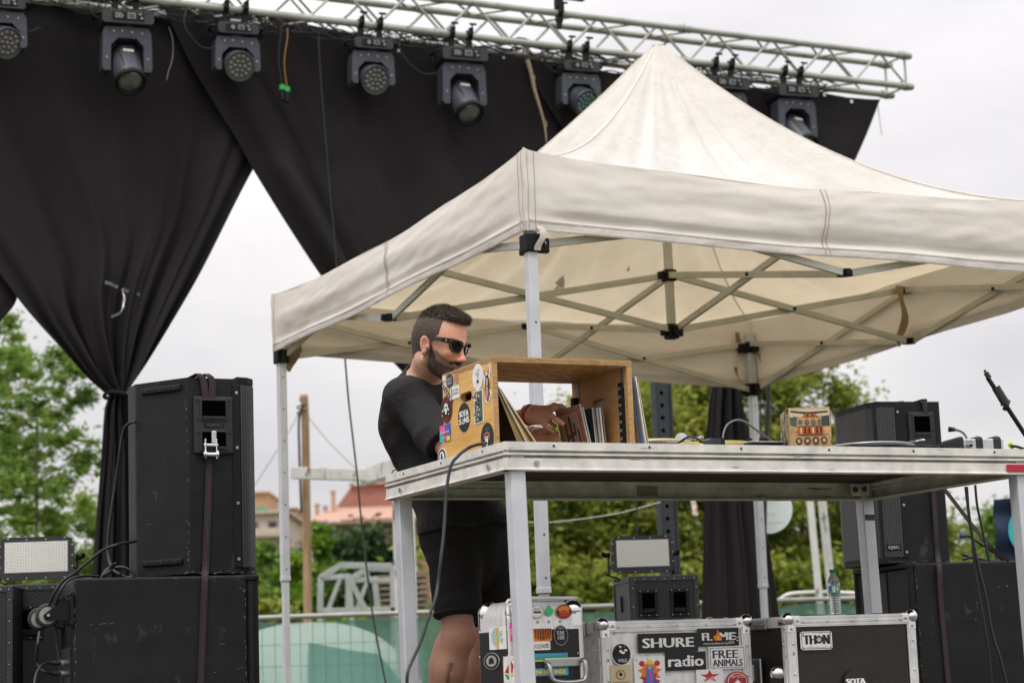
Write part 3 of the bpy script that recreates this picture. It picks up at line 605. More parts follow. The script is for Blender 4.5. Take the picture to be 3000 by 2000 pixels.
def val(i, u, v, off=0):
    e, nn = eave(i, u); s = 4 * u * (1 - u); zb = EYE + ZB[i] + (ZB[(i + 1) % 4] - ZB[i]) * u - .010 * s + .005 * math.sin(u * 13 + 2 * i) * s
    z = e.z + (zb - e.z) * v
    o = .010 * math.sin(math.pi * min(1, v * 1.3)) - .012 * math.exp(-((v - .80) / .05) ** 2) + .008 * noise.noise(Vector((u * 5, v * 2.5, i * 3))) + .004 * noise.noise(Vector((u * 22 + v * 5, v * 9, i))) + .014 * math.sin(math.pi * v) * noise.noise(Vector((u * 2.2 + v * .8, v * 3.5, i * 7 + 2)))
    q = .008 * noise.noise(Vector((u * 60, v * 3, i))) * math.exp(-min(u, 1 - u) * 16)
    return Vector((e.x, e.y, z)) + nn * (o * min(1, 12 * min(u, 1 - u) + .1) + q + off)
for i in range(4):
    b = MB(); b.grid(90, 22, lambda u, v: val(i, u, v), 0); vo = b.build('valance', TENTV, canopy)
    b = MB(); b.grid(90, 4, lambda u, v: val(i, u, .87 + .13 * v, .0025), 0)
    b.grid(90, 4, lambda u, v: val(i, u, .87 + .13 * (1 - v), -.0015), 0); b.build('hem', HEM, vo)
    b = MB()
    for vv in (.872, .89, .985): b.tube([val(i, u, vv, .0032) for u in np.linspace(.005, .995, 60)], .0008, 4, 0, 0)
    b.build('stitch_line', STI, vo)
    b = MB(); um = .47 if i in (0,) else .53
    b.tube([val(i, um + .004 * math.sin(v * 6) + (.006 * v), v, .003) for v in np.linspace(.0, .97, 14)], .0016, 5, 0, 0); b.tube([val(i, um + .007 + .004 * math.sin(v * 6 + .3) + (.006 * v), v, .003) for v in np.linspace(.0, .97, 14)], .0012, 5, 0, 0); b.build('seam', STI, vo)
for i in range(4):
    b = MB()
    for du in (.004, .014): b.tube([val(i, du, v, .004) for v in np.linspace(.0, .98, 12)], .001, 4, 0, 0); b.tube([val((i + 3) % 4, 1 - du, v, .004) for v in np.linspace(0, .98, 12)], .001, 4, 0, 0)
    b.build('corner_stitching', STI, canopy)
# legs
for i, c in enumerate(corners):
    b = MB(FM((c.x, c.y, 0), CP)); zt = EYE + 1.97; zm = EYE - .0 + .375 + (0, 0, .0, .0)[i]
    zm = {0: EYE + .26, 1: EYE + .3, 2: EYE + .45, 3: EYE + .53}[i]
    if i == 0: zm = EYE + .31
    b.box((0, 0, (zt + zm) / 2), (.044, .044, zt - zm), .004); b.box((0, 0, zm + .012), (.047, .047, .024), .003)
    for k in range(4): b.box((-.0225, 0, zt - .2 - .4 * k), (.0015, .007, .2), 0, 0)
    lg = b.build('leg', POLEC, canopy)
    b = MB(FM((c.x, c.y, 0), CP)); b.box((0, 0, (DECK + zm) / 2), (.034, .034, zm - DECK), .003); b.build('inner_leg', ALUP, lg)
    b = MB(FM((c.x, c.y, 0), CP)); b.box((0, 0, DECK + .004), (.09, .09, .008), .002); b.build('foot_plate', STL, lg)
    b = MB(FM((c.x, c.y, 0), CP))
    for k in range(7): b.cyl((0, -.0228, zm + .06 + .17 * k), (0, -.0222, zm + .06 + .17 * k), .0045, n=8)
    b.build('leg_hole', INK, lg)
    for nm, z, h in (('top_bracket', ZTC[i] - .02, .07), ('slider', ZS[i], .075)):
        b = MB(FM((c.x, c.y, EYE + z), CP)); sx_ = 1 if i in (0, 3) else -1; sy_ = 1 if i in (0, 1) else -1
        bw0 = .056 if nm == 'top_bracket' else .07; b.box((0, 0, 0), (bw0, bw0, h), .006); b.box((sx_ * .05, 0, -.005), (.06, .03, h * .8), .004); b.box((0, sy_ * .05, -.005), (.03, .06, h * .8), .004)
        for (x, y) in (((sx_ * .055, -.017), (-.0 + .017, sy_ * .055)) if nm == 'slider' else ()): b.cyl((x - .002, y, 0), (x + .002, y, .0), .012, n=10, mi=1)
        b.build(nm, [BLK, STL], canopy)
# scissor frame
mids = [(corners[i] + corners[(i + 1) % 4]) / 2 for i in range(4)]; mids[0] = mids[0] + CXv * .045; mids[1] = mids[1] + CXv * .03
ZT_, ZL_ = EYE + 1.95, EYE + 1.675
def scis(P, Q, side, insetP=None):
    d = (Q - P).normalized(); n = Vector((d.y, -d.x, 0)); b = MB()
    zp, zt0 = (EYE + ZS[insetP], EYE + ZTC[insetP]) if insetP is not None else (ZL_, ZT_)
    for k, (z0, z1, o) in enumerate(((zt0, ZL_, .011), (zp, ZT_, -.011))):
        a = Vector((P.x, P.y, z0)) + n * o + d * .03; c = Vector((Q.x, Q.y, z1)) + n * o - d * .02; b.beam(a, c, .016, .032, 0, bev=.002)
    m = (P + Q) / 2; zc = (zt0 + ZL_ + zp + ZT_) / 4; b.cyl(Vector((m.x, m.y, zc)) - n * .026, Vector((m.x, m.y, zc)) + n * .026, .009, n=8, mi=1); b.build('scissor_bars', [FRM, BLK], canopy)
for i in range(4):
    scis(corners[i], mids[i], i, i); scis(corners[(i + 1) % 4], mids[i], i, (i + 1) % 4); scis(mids[i], cen, i)
for m in mids:
    for z in (ZT_, ZL_):
        b = MB(FM((m.x, m.y, z), CP)); b.box((0, 0, 0), (.042, .042, .034), .006); b.box((.022, 0, 0), (.03, .024, .03), .004); b.box((-.022, 0, 0), (.03, .024, .03), .004); b.box((0, .022, 0), (.024, .03, .03), .004); b.box((0, -.022, 0), (.024, .03, .03), .004); b.build('joint', BLK, canopy)
b = MB(FM((cen.x, cen.y, 0), CP)); b.box((0, 0, (ZL_ - .02 + EYE + ZPK) / 2), (.036, .036, EYE + ZPK - ZL_ + .0), .003); b.build('centre_post', FRM, canopy)
for z, h in ((ZT_, .06), (ZL_ - .01, .075)):
    b = MB(FM((cen.x, cen.y, z), CP)); b.box((0, 0, 0), (.06, .06, h), .006)
    for a in range(4): b.box((.045 * math.cos(a * math.pi / 2), .045 * math.sin(a * math.pi / 2), 0), (.035 if a % 2 == 0 else .024, .024 if a % 2 == 0 else .035, h * .6), .004)
    b.build('hub', BLK, canopy)
# inner flaps and hanging straps
for P, w_, seed in ((mids[1] - CXv * .05 - CYv * .02, .04, 3), (corners[2] - CXv * .07 + CYv * .02, .03, 5), (corners[2] + CXv * .05 - CYv * .02, .03, 8), (corners[3] + CXv * .05 - CYv * .05, .05, 9)):
    b = MB()
    def fs(u, v):
        x = P + CXv * ((u - .5) * w_ * (1.5 - v + .5 * math.sin(v * 7 + seed))) + CYv * (.03 * math.sin(v * 6 + seed)); x = x + CXv * .02 * math.sin(v * 8 + seed)
        return Vector((x.x, x.y, EYE + 1.97 - .33 * v))
    b.grid(6, 20, fs); b.build('inner_flap', mat_cloth('flap_cloth', (.30, .22, .13), (.4, .28, .13), .3, .8) if 'flap_cloth' not in bpy.data.materials else bpy.data.materials['flap_cloth'], canopy)
b = MB(FM((corners[0].x, corners[0].y, EYE + 1.72), CP)); b.grid(4, 8, lambda u, v: Vector((.005 + .03 * u + .012 * math.sin(v * 5), -.05 - .01 * math.sin(v * 4), .06 - .10 * v))); b.build('corner_tab', HEM, canopy)
# patches on the underside
for px, py, s in ((1645, 835, 1.0), (1627, 832, .5), (1833, 787, .5)):
    i = 2
    # small stuck repair patches follow the far panels
    best = None
    for ii in (0, 1, 2, 3):
        for uu in np.linspace(.05, .95, 37):
            for tt in np.linspace(.05, .95, 37):
                q = roof(ii, uu, tt); d = q - C0; r_ = ray(px, py); e = (d.normalized() - r_.normalized()).length
                if q.y > cen.y - .3 and (best is None or e < best[0]): best = (e, ii, uu, tt)
    _, ii, uu, tt = best; b = MB(); b.add([roof(ii, uu + a * s, tt + c * s) - Vector((0, 0, .006)) for a, c in ((-.012, -.01), (.012, -.015), (.006, .03), (-.004, .02))], [(0, 1, 2, 3)]); b.build('repair_patch', HEM, canopy)

# ================================================================== stage platform used as the table
TBP = .434; TO = Vector((-.035, 6.187, EYE + .699)); TM = FM(TO, TBP)
TX = Vector((math.cos(TBP), math.sin(TBP), 0)); TY = Vector((-math.sin(TBP), math.cos(TBP), 0))
tb = thing('riser_table', 'aluminium stage riser on tall legs used as a table for the music gear', 'table', FM((TO.x, TO.y, DECK), TBP))
L, Wd, H = 2.0, 1.0, .087
def rail(b, p, d, length):   # p: start in table space, d: 0 -> along x, 1 -> along y ; outward is handled by sign
    pass
for k, (ax, lo) in enumerate(((0, 0), (0, 1), (1, 0), (1, 1))):
    b = MB(TM)
    if ax == 0: ln, s, base = L, (-1 if lo == 0 else 1), (0 if lo == 0 else Wd)
    else: ln, s, base = Wd, (-1 if lo == 0 else 1), (0 if lo == 0 else L)
    prof = [(0, 0), (0, -.025), (-.012, -.0255), (-.012, -.033), (.004, -.035), (.004, -.0405), (-.012, -.042), (-.012, -.0485), (0, -.050), (0, -.080), (.005, -.083), (.005, -.087), (-.045, -.087), (-.045, -.083), (-.012, -.079), (-.012, -.02), (-.03, -.018), (-.03, 0)]
    if lo == 1 and ax == 0: pass
    e = .0 if ax == 0 else .0
    if ax == 0:
        vs = [(x, base + s * q[0], q[1]) for x in (.0 + .0005, ln - .0005) for q in prof]
    else:
        vs = [(base + s * q[0], y, q[1]) for y in (.0462, ln - .0462) for q in prof]
        vs = [(base + s * q[0], y, q[1]) for y in (-.002, ln + .002) for q in prof] if True else vs
    n = len(prof)
    b.add(vs, [(i, (i + 1) % n, n + (i + 1) % n, n + i) for i in range(n)]); b.add(vs, [list(range(n))[::-1], list(range(n, 2 * n))])
    r_ = b.build('edge_rail', ALUD, tb)
    b = MB(TM); m_ = int(ln / .29)
    for i in range(m_):
        t_ = (i + .5) / m_ * ln
        c = Vector((t_, base, -.012)) if ax == 0 else Vector((base, t_, -.012)); o = Vector((0, s, 0)) if ax == 0 else Vector((s, 0, 0))
        b.cyl(c - o * .001, c + o * .0014, .0042, n=8, mi=0)
    b.build('rivet', DGREY, r_)
    b = MB(TM)
    for t_ in ((.105, ln - .105) if ax == 0 else (.12, ln - .14)):
        c = Vector((t_, base, -.066)) if ax == 0 else Vector((base, t_, -.066)); o = Vector((0, s, 0)) if ax == 0 else Vector((s, 0, 0))
        b.cyl(c, c + o * .006, .0095, n=6, smooth=False)
    b.build('bolt', STL, r_)
b = MB(TM); b.box((L / 2, Wd / 2, -.0125), (L - .062, Wd - .062, .018)); b.build('deck_board', mat_wood('dark_ply', (.022, .016, .012), (.055, .04, .03), 7, .7, (4, 1, 1)), tb)
for (x, y) in ((.047, .034), (L - .047, .034), (.047, Wd - .034), (L - .047, Wd - .034)):
    zt = TO.z - .03; dz = zt - DECK; b = MB(FM(TO + TX * x + TY * y - ZZ * (TO.z - DECK), TBP)); lean = .03 if not (x > 1 and y > .5) else .045
    for s_, c_ in ((.025, 0),):
        b.beam((0, 0, dz), (lean * .4, -lean * .1, 0), .05, .05, 0, up=(0, 1, 0), bev=.004)
    lg = b.build('leg', ALUP, tb)
    b = MB(FM(TO + TX * x + TY * y - ZZ * (TO.z - DECK), TBP)); sx_ = 1 if x < 1 else -1; sy_ = 1 if y < .5 else -1
    b.box((sx_ * .05, sy_ * .028, dz - .02), (.05, .006, .045), .001); b.cyl((sx_ * .06, sy_ * .024, dz - .02), (sx_ * .06, sy_ * .04, dz - .02), .011, n=6, mi=1)
    b.box((sx_ * .028, sy_ * .05, dz - .02), (.006, .05, .045), .001); b.cyl((sx_ * .024, sy_ * .06, dz - .02), (sx_ * .04, sy_ * .06, dz - .02), .011, n=6, mi=1); b.build('leg_bracket', [ALUD, mat('rust_bolt', (.12, .06, .035), .8)], lg)
b = MB(TM); b.box((L - .08, -.0065, -.066), (.09, .002, .024), 0, 0); b.build('red_tape', mat('red_tape', (.45, .015, .04), .4), tb)
b = MB(FM(TO, TBP)); lgx = TO + TX * (L - .047) + TY * (Wd - .034)
b = MB(FM((lgx.x, lgx.y, TO.z), TBP)); b.box((.004, -.0265, -.155), (.042, .002, .022), 0); b.build('tape_mark', DGREY, tb)

# ------------------------------------------------------------------ lettering and stickers
_TC = {}
def text_geo(s):
    if s in _TC: return _TC[s]
    cu = bpy.data.curves.new('t', 'FONT'); cu.body = s; cu.resolution_u = 2; o = bpy.data.objects.new('t', cu); COL.objects.link(o)
    dg = bpy.context.evaluated_depsgraph_get(); me = bpy.data.meshes.new_from_object(o.evaluated_get(dg))
    V = [v.co.copy() for v in me.vertices]; F = [list(p.vertices) for p in me.polygons]
    bpy.data.objects.remove(o); bpy.data.curves.remove(cu); bpy.data.meshes.remove(me)
    x0, x1 = min(v.x for v in V), max(v.x for v in V); y0, y1 = min(v.y for v in V), max(v.y for v in V)
    _TC[s] = ([Vector(((v.x - x0) / (x1 - x0) - .5, (v.y - y0) / (y1 - y0) - .5)) for v in V], F); return _TC[s]
def disc(cx, cy, rx, ry, n=28): return [(cx + rx * math.cos(6.2832 * k / n), cy + ry * math.sin(6.2832 * k / n)) for k in range(n)]
def star(cx, cy, r, r2, n=5, ph=math.pi / 2): return [(cx + (r if k % 2 == 0 else r2) * math.cos(ph + math.pi * k / n), cy + (r if k % 2 == 0 else r2) * math.sin(ph + math.pi * k / n)) for k in range(2 * n)]
def sticker(parent, M4, w, h, shape, bg, items, lab=None, name='sticker', th=.0012):
    """M4: frame with x right, y up, z out of the surface; items in -1..1 sticker space"""
    mats = [bg]; idx = lambda m: mats.index(m) if m in mats else (mats.append(m) or len(mats) - 1)
    b = MB(M4)
    out = {'rect': [(-1, -1), (1, -1), (1, 1), (-1, 1)], 'disc': disc(0, 0, 1, 1, 36), 'round': [(-1, -.8), (-.93, -.95), (-.85, -1), (.85, -1), (.93, -.95), (1, -.8), (1, .8), (.93, .95), (.85, 1), (-.85, 1), (-.93, .95), (-1, .8)]} .get(shape) if isinstance(shape, str) else shape
    b.prism([(x * w / 2, y * h / 2) for x, y in out], Matrix.Identity(4), th, 0)
    for k, it in enumerate(items):
        z = th + .0005 + .00035 * k
        if it[0] == 't':
            _, s, x, y, tw_, th_, m = it[:7]; rot = R(it[7]) if len(it) > 7 else 0; V, F = text_geo(s)
            mi = idx(m); vs = []
            for v in V:
                a, c = v.x * tw_ * w / 2, v.y * th_ * h / 2
                vs.append((x * w / 2 + a * math.cos(rot) - c * math.sin(rot), y * h / 2 + a * math.sin(rot) + c * math.cos(rot), z))
            b.add(vs, F, mi)
            if len(it) > 8:   # heavy lettering: nudge copies
                for dx in (-it[8], it[8]): b.add([(v[0] + dx * w / 2, v[1], v[2] + .00008 * (1 if dx > 0 else -1)) for v in vs], F, mi)
        else:
            mi = idx(it[2]); b.add([(x * w / 2, y * h / 2, z) for x, y in it[1]], [list(range(len(it[1])))], mi)
    o = b.build(name, mats, parent)
    if lab: o['label'] = lab
    return o
def face_frame(o, x, y=(0, 0, 1)):
    x = Vector(x).normalized(); y = Vector(y); y = (y - x * x.dot(y)).normalized(); z = x.cross(y); return Matrix(((x.x, y.x, z.x, o[0]), (x.y, y.y, z.y, o[1]), (x.z, y.z, z.z, o[2]), (0, 0, 0, 1)))
def st_px(parent, PF, px, py, wpx, hpx, shape, bg, items, lab=None, rot=0, name='sticker'):
    """place a sticker on the plane of PF at its place in the photo; size comes back as metres on that plane"""
    P = PF.translation; n = Vector((PF[0][2], PF[1][2], PF[2][2])); x = Vector((PF[0][0], PF[1][0], PF[2][0])); y = Vector((PF[0][1], PF[1][1], PF[2][1]))
    P = P + n * .0006
    c = onpl(px, py, P, n); w = abs((onpl(px + wpx / 2, py, P, n) - onpl(px - wpx / 2, py, P, n)).dot(x)); h = abs((onpl(px, py + hpx / 2, P, n) - onpl(px, py - hpx / 2, P, n)).dot(y))
    Mx = PF.copy(); Mx.translation = c
    if rot: Mx = Mx @ Matrix.Rotation(R(rot), 4, 'Z')
    return sticker(parent, Mx, w, h, shape, bg, items, lab, name)
# maker's label under the table
PFb = face_frame(TO + TY * (Wd - .046 - .0) + ZZ * -.06, TX)
st_px(tb, face_frame(TO + TY * (Wd - .0125), TX), 1897, 1437, 60, 30, 'rect', flat('label_metal', (.32, .28, .22)), [('p', [(-.85, .2), (-.6, .2), (-.6, .85), (-.85, .85)], ORG), ('t', 'SUN-ESCAL', .15, .5, 1.3, .42, GRY), ('t', 'mod. 2000', .0, -.3, 1.2, .25, GRY), ('t', 'kg 750 m2', .0, -.72, 1.2, .2, GRY)], name='maker_label')
# ================================================================== plywood crate and records on the table
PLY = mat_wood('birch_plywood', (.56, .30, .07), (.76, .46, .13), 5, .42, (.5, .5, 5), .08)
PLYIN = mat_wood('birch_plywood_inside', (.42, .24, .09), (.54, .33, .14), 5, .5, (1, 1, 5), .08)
PLYE = mat_wood('plywood_edge', (.24, .12, .04), (.62, .40, .18), 26, .6, (1, 1, 14), .2)
BX = W(1440, 1043, 6.45); BX.z = TO.z; BZH = W(1440, 1043, 6.45).z - TO.z; BM = FM(BX, TBP)
BW_, BD_, TH_ = .503, .409, .018
crate = thing('record_crate', 'sticker covered open plywood crate standing on the left end of the table', 'crate', BM)
# side panels with hand holes: ring of quads round a hole
def holed(b, M4, w, h, th, hx, hy, hw, hh, mi=0, me=1):
    n = 24; hole = []; outer = []
    for k in range(n):
        a = 2 * math.pi * k / n; ca, sa = math.cos(a), math.sin(a)
        hole.append((hx + (hw - hh) * (1 if ca > 0 else -1) * (abs(ca) > .25) * 1 + hh * ca, hy + hh * sa)); s_ = 1 / max(abs(ca) / 1, abs(sa) / 1)
        ox, oy = ca * s_, sa * s_; outer.append(((ox + 1) / 2 * w, (oy + 1) / 2 * h))
    for z, fl in ((0, 1), (th, 0)):
        vs = [(*p, z) for p in outer] + [(*p, z) for p in hole]
        fs = [(k, (k + 1) % n, n + (k + 1) % n, n + k) for k in range(n)]
        b.add([M4 @ Vector(v) for v in vs], [f[::-1] for f in fs] if fl else fs, mi)
    for ring, m_ in ((outer, me), (hole, me)):
        vs = [(*p, 0) for p in ring] + [(*p, th) for p in ring]; b.add([M4 @ Vector(v) for v in vs], [(k, (k + 1) % n, n + (k + 1) % n, n + k) for k in range(n)], m_)
yz = lambda x0: Matrix(((0, 0, 1, x0), (1, 0, 0, 0), (0, 1, 0, 0), (0, 0, 0, 1)))
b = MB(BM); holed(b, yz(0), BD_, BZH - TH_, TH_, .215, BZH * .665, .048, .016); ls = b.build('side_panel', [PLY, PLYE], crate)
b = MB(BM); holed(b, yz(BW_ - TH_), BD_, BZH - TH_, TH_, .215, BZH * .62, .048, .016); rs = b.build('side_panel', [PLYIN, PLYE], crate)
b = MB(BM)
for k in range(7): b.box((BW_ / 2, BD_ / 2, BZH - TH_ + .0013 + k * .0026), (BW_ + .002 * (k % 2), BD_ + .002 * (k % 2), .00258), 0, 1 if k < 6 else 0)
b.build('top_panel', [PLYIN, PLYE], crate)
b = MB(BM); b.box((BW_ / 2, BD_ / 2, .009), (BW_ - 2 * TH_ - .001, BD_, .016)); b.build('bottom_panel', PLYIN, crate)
for (x, y, z0, z1) in ((TH_ + .006, .035, .03, .235), (BW_ - TH_ - .006, .035, .03, .235), (BW_ - TH_ - .006, .37, .02, .23), (TH_ + .006, .37, .02, .23)):
    b = MB(BM); b.box((x, y, (z0 + z1) / 2), (.012 + .018 * (y > .2), .024, z1 - z0), .001, 0)
    for k in range(7): b.box((x + (.0065 if x < .2 else -.0065), y, z0 + .02 + k * (z1 - z0 - .04) / 6), (.002, .011, .009), 0, 1)
    b.build('rack_rail', [BLK, STL if y > .2 else GRY], crate)
for y in (.03, .36):
    b = MB(BM); b.box((BW_ - TH_ - .002, y, BZH - TH_ - .035), (.003, .02, .07), 0); b.box((BW_ - TH_ - .03, y, BZH - TH_ - .002), (.055, .02, .003), 0); b.build('angle_bracket', STL, crate)
SF = face_frame(BX, -TY)       # the left side, read from outside
def C_(s, x, y, w, h, m, *r): return ('t', s, x, y, w, h, m, *r)
BGR = flat('sticker_purple_blue', (.1, .12, .4))
st_px(crate, SF, 1400, 1104, 31, 78, 'disc', WHT, [('p', disc(0, -.1, .12, .28), INK), ('p', disc(0, -.1, .07, .2), WHT), ('t', 'DUBS', .05, .38, .8, .16, INK, 28), ('p', [(-.3, -.55), (-.1, -.35), (.1, -.5), (.35, -.3), (.1, -.3), (-.1, -.2)], INK), ('p', [(.1, .05), (.45, .3), (.15, .2)], GRY)], 'round white sticker with a small black drawing')
st_px(crate, SF, 1428, 1125, 25, 120, [(-.9, .85), (-.55, .5), (-.15, .58), (.25, .5), (.6, 1), (.85, .6), (.55, .2), (.5, -.3), (.95, -.55), (.2, -1), (-.6, -.8), (-.4, -.3), (-.75, .1)], WHT, [('p', [(-.3, .45), (.3, .45), (.6, .1), (.5, -.4), (.7, -.55), (-.4, -.75), (-.5, .1)], INK), ('p', disc(0, .12, .26, .2), flat('face_print', (.55, .4, .33))), ('p', [(-.2, -.1), (.2, -.1), (.35, -.6), (.1, -.85), (-.35, -.65)], flat('skin_print', (.5, .3, .22))), ('p', [(-.75, .8), (-.5, .45), (-.25, .5)], RED), ('p', [(.65, .9), (.45, .45), (.2, .5)], RED), ('p', [(.15, -.5), (.45, -.6), (.2, -.9), (-.1, -.8)], RED), ('p', disc(-.05, .15, .18, .015), INK)], 'cut-out sticker of a horned long-haired woman')
st_px(crate, SF, 1403, 1191, 27, 98, 'rect', WHT, [('p', [(-.85, -.93), (.85, -.93), (.85, .93), (-.85, .93)], flat('collage_print', (.09, .12, .09)))] + [('p', disc(random.uniform(-.6, .6), random.uniform(-.8, .8), random.uniform(.08, .25), random.uniform(.03, .09), 9), random.choice((WHT, WHT, flat('sage_print', (.25, .35, .22)), INK))) for _ in range(26)] + [('p', disc(-.5, .6, .3, .09, 7), RED), ('t', 'CULTURA', 0, -.8, 1.1, .1, WHT)], 'dark green and white patterned rectangular sticker')
st_px(crate, SF, 1360, 1222, 35, 86, 'disc', INK, [C_('SOTA', .02, .26, 1.55, .42, WHT, 0, .05), C_('S', -.62, -.24, .42, .4, WHT, 0, .05), C_('NS', .5, -.22, .85, .42, WHT, 0, .05), ('p', disc(-.08, -.3, .2, .17), WHT), ('p', disc(-.08, -.3, .12, .1), INK), ('p', disc(-.45, .75, .05, .02), GRY), ('p', disc(.35, -.75, .06, .02), GRY)], 'round black sticker lettered SOTA SONS')
st_px(crate, SF, 1309, 1199, 33, 80, 'disc', INK, [('p', disc(0, 0, .93, .93, 30), RED), ('p', disc(0, 0, .88, .88, 30), INK), C_('CULTURA', 0, .62, 1.15, .26, RED), C_('SOUND', 0, -.68, .8, .24, RED), ('p', disc(0, .15, .38, .3), WHT), ('p', [(-.2, 0), (.2, 0), (.12, -.35), (-.12, -.35)], WHT), ('p', disc(-.15, .15, .1, .08), INK), ('p', disc(.15, .15, .1, .08), INK), ('p', [(-.7, -.1), (-.35, .1), (-.45, -.15)], WHT), ('p', [(.7, -.1), (.35, .1), (.45, -.15)], WHT), ('p', star(-.55, -.4, .1, .04), WHT), ('p', star(.55, -.4, .1, .04), WHT)], 'round black sticker with a red ring and a white skull emblem')
st_px(crate, SF, 1318, 1116, 19, 41, 'disc', flat('navy_print', (.03, .035, .06)), [C_('ROOTS', 0, .25, 1.3, .4, WHT), C_('NIGHTS', 0, -.3, 1.3, .4, WHT)], 'small dark round sticker with white lettering')
st_px(crate, SF, 1336, 1112, 17, 40, [(-.9, -.8), (-.3, -.95), (.9, -.7), (.8, .9), (.2, .7), (-.8, .8)], CRM, [C_('A', -.5, 0, .6, 1.2, GRN), C_('R', 0, 0, .6, 1.3, ORG), C_('5', .55, .05, .6, 1.3, RED)], 'small bright letter sticker')
st_px(crate, SF, 1333, 1149, 25, 38, 'rect', WHT, [C_('CULTURA', .15, .35, 1.4, .35, INK), C_('URBANA', .15, -.2, 1.3, .35, INK), ('p', [(-.8, .9), (-.6, .9), (-.6, -.8), (-.8, -.8)], CYN)], 'small white sticker with black capitals')
st_px(crate, SF, 1310, 1150, 40, 14, 'rect', INK, [C_('STEPPA', 0, 0, 1.6, 1.2, WHT)], 'slanting black strip sticker', -42)
st_px(crate, SF, 1302, 1118, 9, 34, 'rect', WHT, [C_('DUB', 0, 0, 1.5, .5, INK)], 'small pale sticker at the rear edge')
st_px(crate, SF, 1305, 1268, 31, 50, 'rect', BGR, [('p', [(-1, -1), (0, -1), (.1, 1), (-1, 1)], PNK), ('p', [(-1, -1), (-.2, -1), (-.4, 0), (-1, .2)], CYN), ('p', [(.3, 1), (1, 1), (1, -.1), (.5, .2)], flat('sticker_blue', (.02, .12, .6))), ('p', [(.3, -1), (1, -1), (1, -.5), (.3, -.4)], YEL), C_('La', -.3, .6, .5, .35, WHT), C_('Temeraria', .02, .15, 1.7, .36, WHT), C_('sound', 0, -.5, .9, .3, YEL)], 'small bright blue and pink sticker with white lettering')
st_px(crate, SF, 1428, 1282, 37, 90, disc(0, 0, 1, 1, 36), INK, [C_('CLUB', 0, .6, .6, .14, GRY), ('p', disc(0, .1, .5, .3, 12), flat('salmon_print', (.5, .13, .1))), ('p', disc(0, .05, .34, .25, 12), INK), ('p', [(-.25, .1), (.25, .1), (.15, -.45), (0, -.6), (-.15, -.45)], WHT), ('p', disc(-.1, 0, .07, .05), INK), ('p', disc(.1, 0, .07, .05), INK)], 'round black sticker with a pink-horned ram skull')
st_px(crate, SF, 1296, 1337, 24, 50, 'disc', WHT, [('p', disc(0, 0, .88, .88, 30), INK), ('p', disc(0, 0, .6, .6, 30), WHT), ('p', [(-.3, -.4), (.3, -.4), (.1, .4), (-.2, .3)], INK)], 'round black and white sticker low at the rear edge')
sticker(rs, BM @ Matrix(((0, 0, -1, BW_ - TH_ - .0008), (-1, 0, 0, .215), (0, 1, 0, BZH * .62 - .0), (0, 0, 0, 1))), .001, .001, 'rect', INK, []) if False else None

def sleeve(name, lab, cat, M4, w, h, th, mf, medge, group, items=None):
    """a thin record sleeve: local x = depth (w), z = height, thickness along y"""
    b = MB(M4); b.box((w / 2, 0, h / 2), (w, th, h), 0, 0)
    o = b.build(name, [mf, medge]); o.data.polygons.foreach_set('material_index', [0 if abs(p.normal.dot(M4.to_3x3() @ Vector((0, 1, 0)))) > .9 else 1 for p in o.data.polygons])
    return tag(o, lab, cat, group)
KR = mat('kraft_sleeve', (.30, .21, .10), .7, var=.25, sc_=30); DKS = mat('dark_sleeve', (.02, .018, .018), .35, var=.4, sc_=20); OWH = mat('aged_paper', (.55, .50, .40), .8, var=.15, sc_=30); GLD = mat('gold_sleeve', (.42, .28, .08), .5, var=.25)
# LP sleeves leaning inside the crate at the left: depth runs along the crate's y, lean about that axis
def lean(x, y, z, a): return BM @ Matrix.Translation((x, y, z)) @ Matrix.Rotation(a, 4, 'Y') @ Matrix.Rotation(math.pi / 2, 4, 'Z')
lb = ['nearest the crate side', 'second from the crate side', 'third from the crate side', 'fourth from the crate side', 'fifth from the crate side', 'sixth from the crate side', 'outermost and most upright']
for k in range(7):
    x = .112 + .0115 * k; sleeve('record_sleeve', '%s record sleeve leaning inside the crate at its left, %s' % (('dark', 'brown', 'gold', 'cream', 'gold', 'brown', 'gold')[k], lb[k]), 'record', lean(x, .05 + .006 * (k % 3), .018, -.37 - .040 * k), .24, .232 - .004 * (k % 2), .0045, (DKS, KR, GLD, OWH, GLD, KR, GLD)[k], (KR, KR, GLD, OWH, GLD, KR, OWH)[k], 'record sleeves leaning in the left of the crate')
PVC = mat('clear_sleeve', (.35, .33, .31), .15, var=.3, coat=1); BRN = mat('brown_cover', (.27, .18, .14), .35, var=.3, sc_=30, coat=.7)
xs = [.392, .402, .420, .426, .432, .438, .444, .450, .456]
nm_ = ['clear, leaning foremost', 'brown with cactus shapes', 'third one, with a dark cover', 'fourth one, pale spine', 'fifth one, dark spine', 'sixth one, pale spine', 'seventh one, white edge', 'eighth one, dark', 'last at the right']
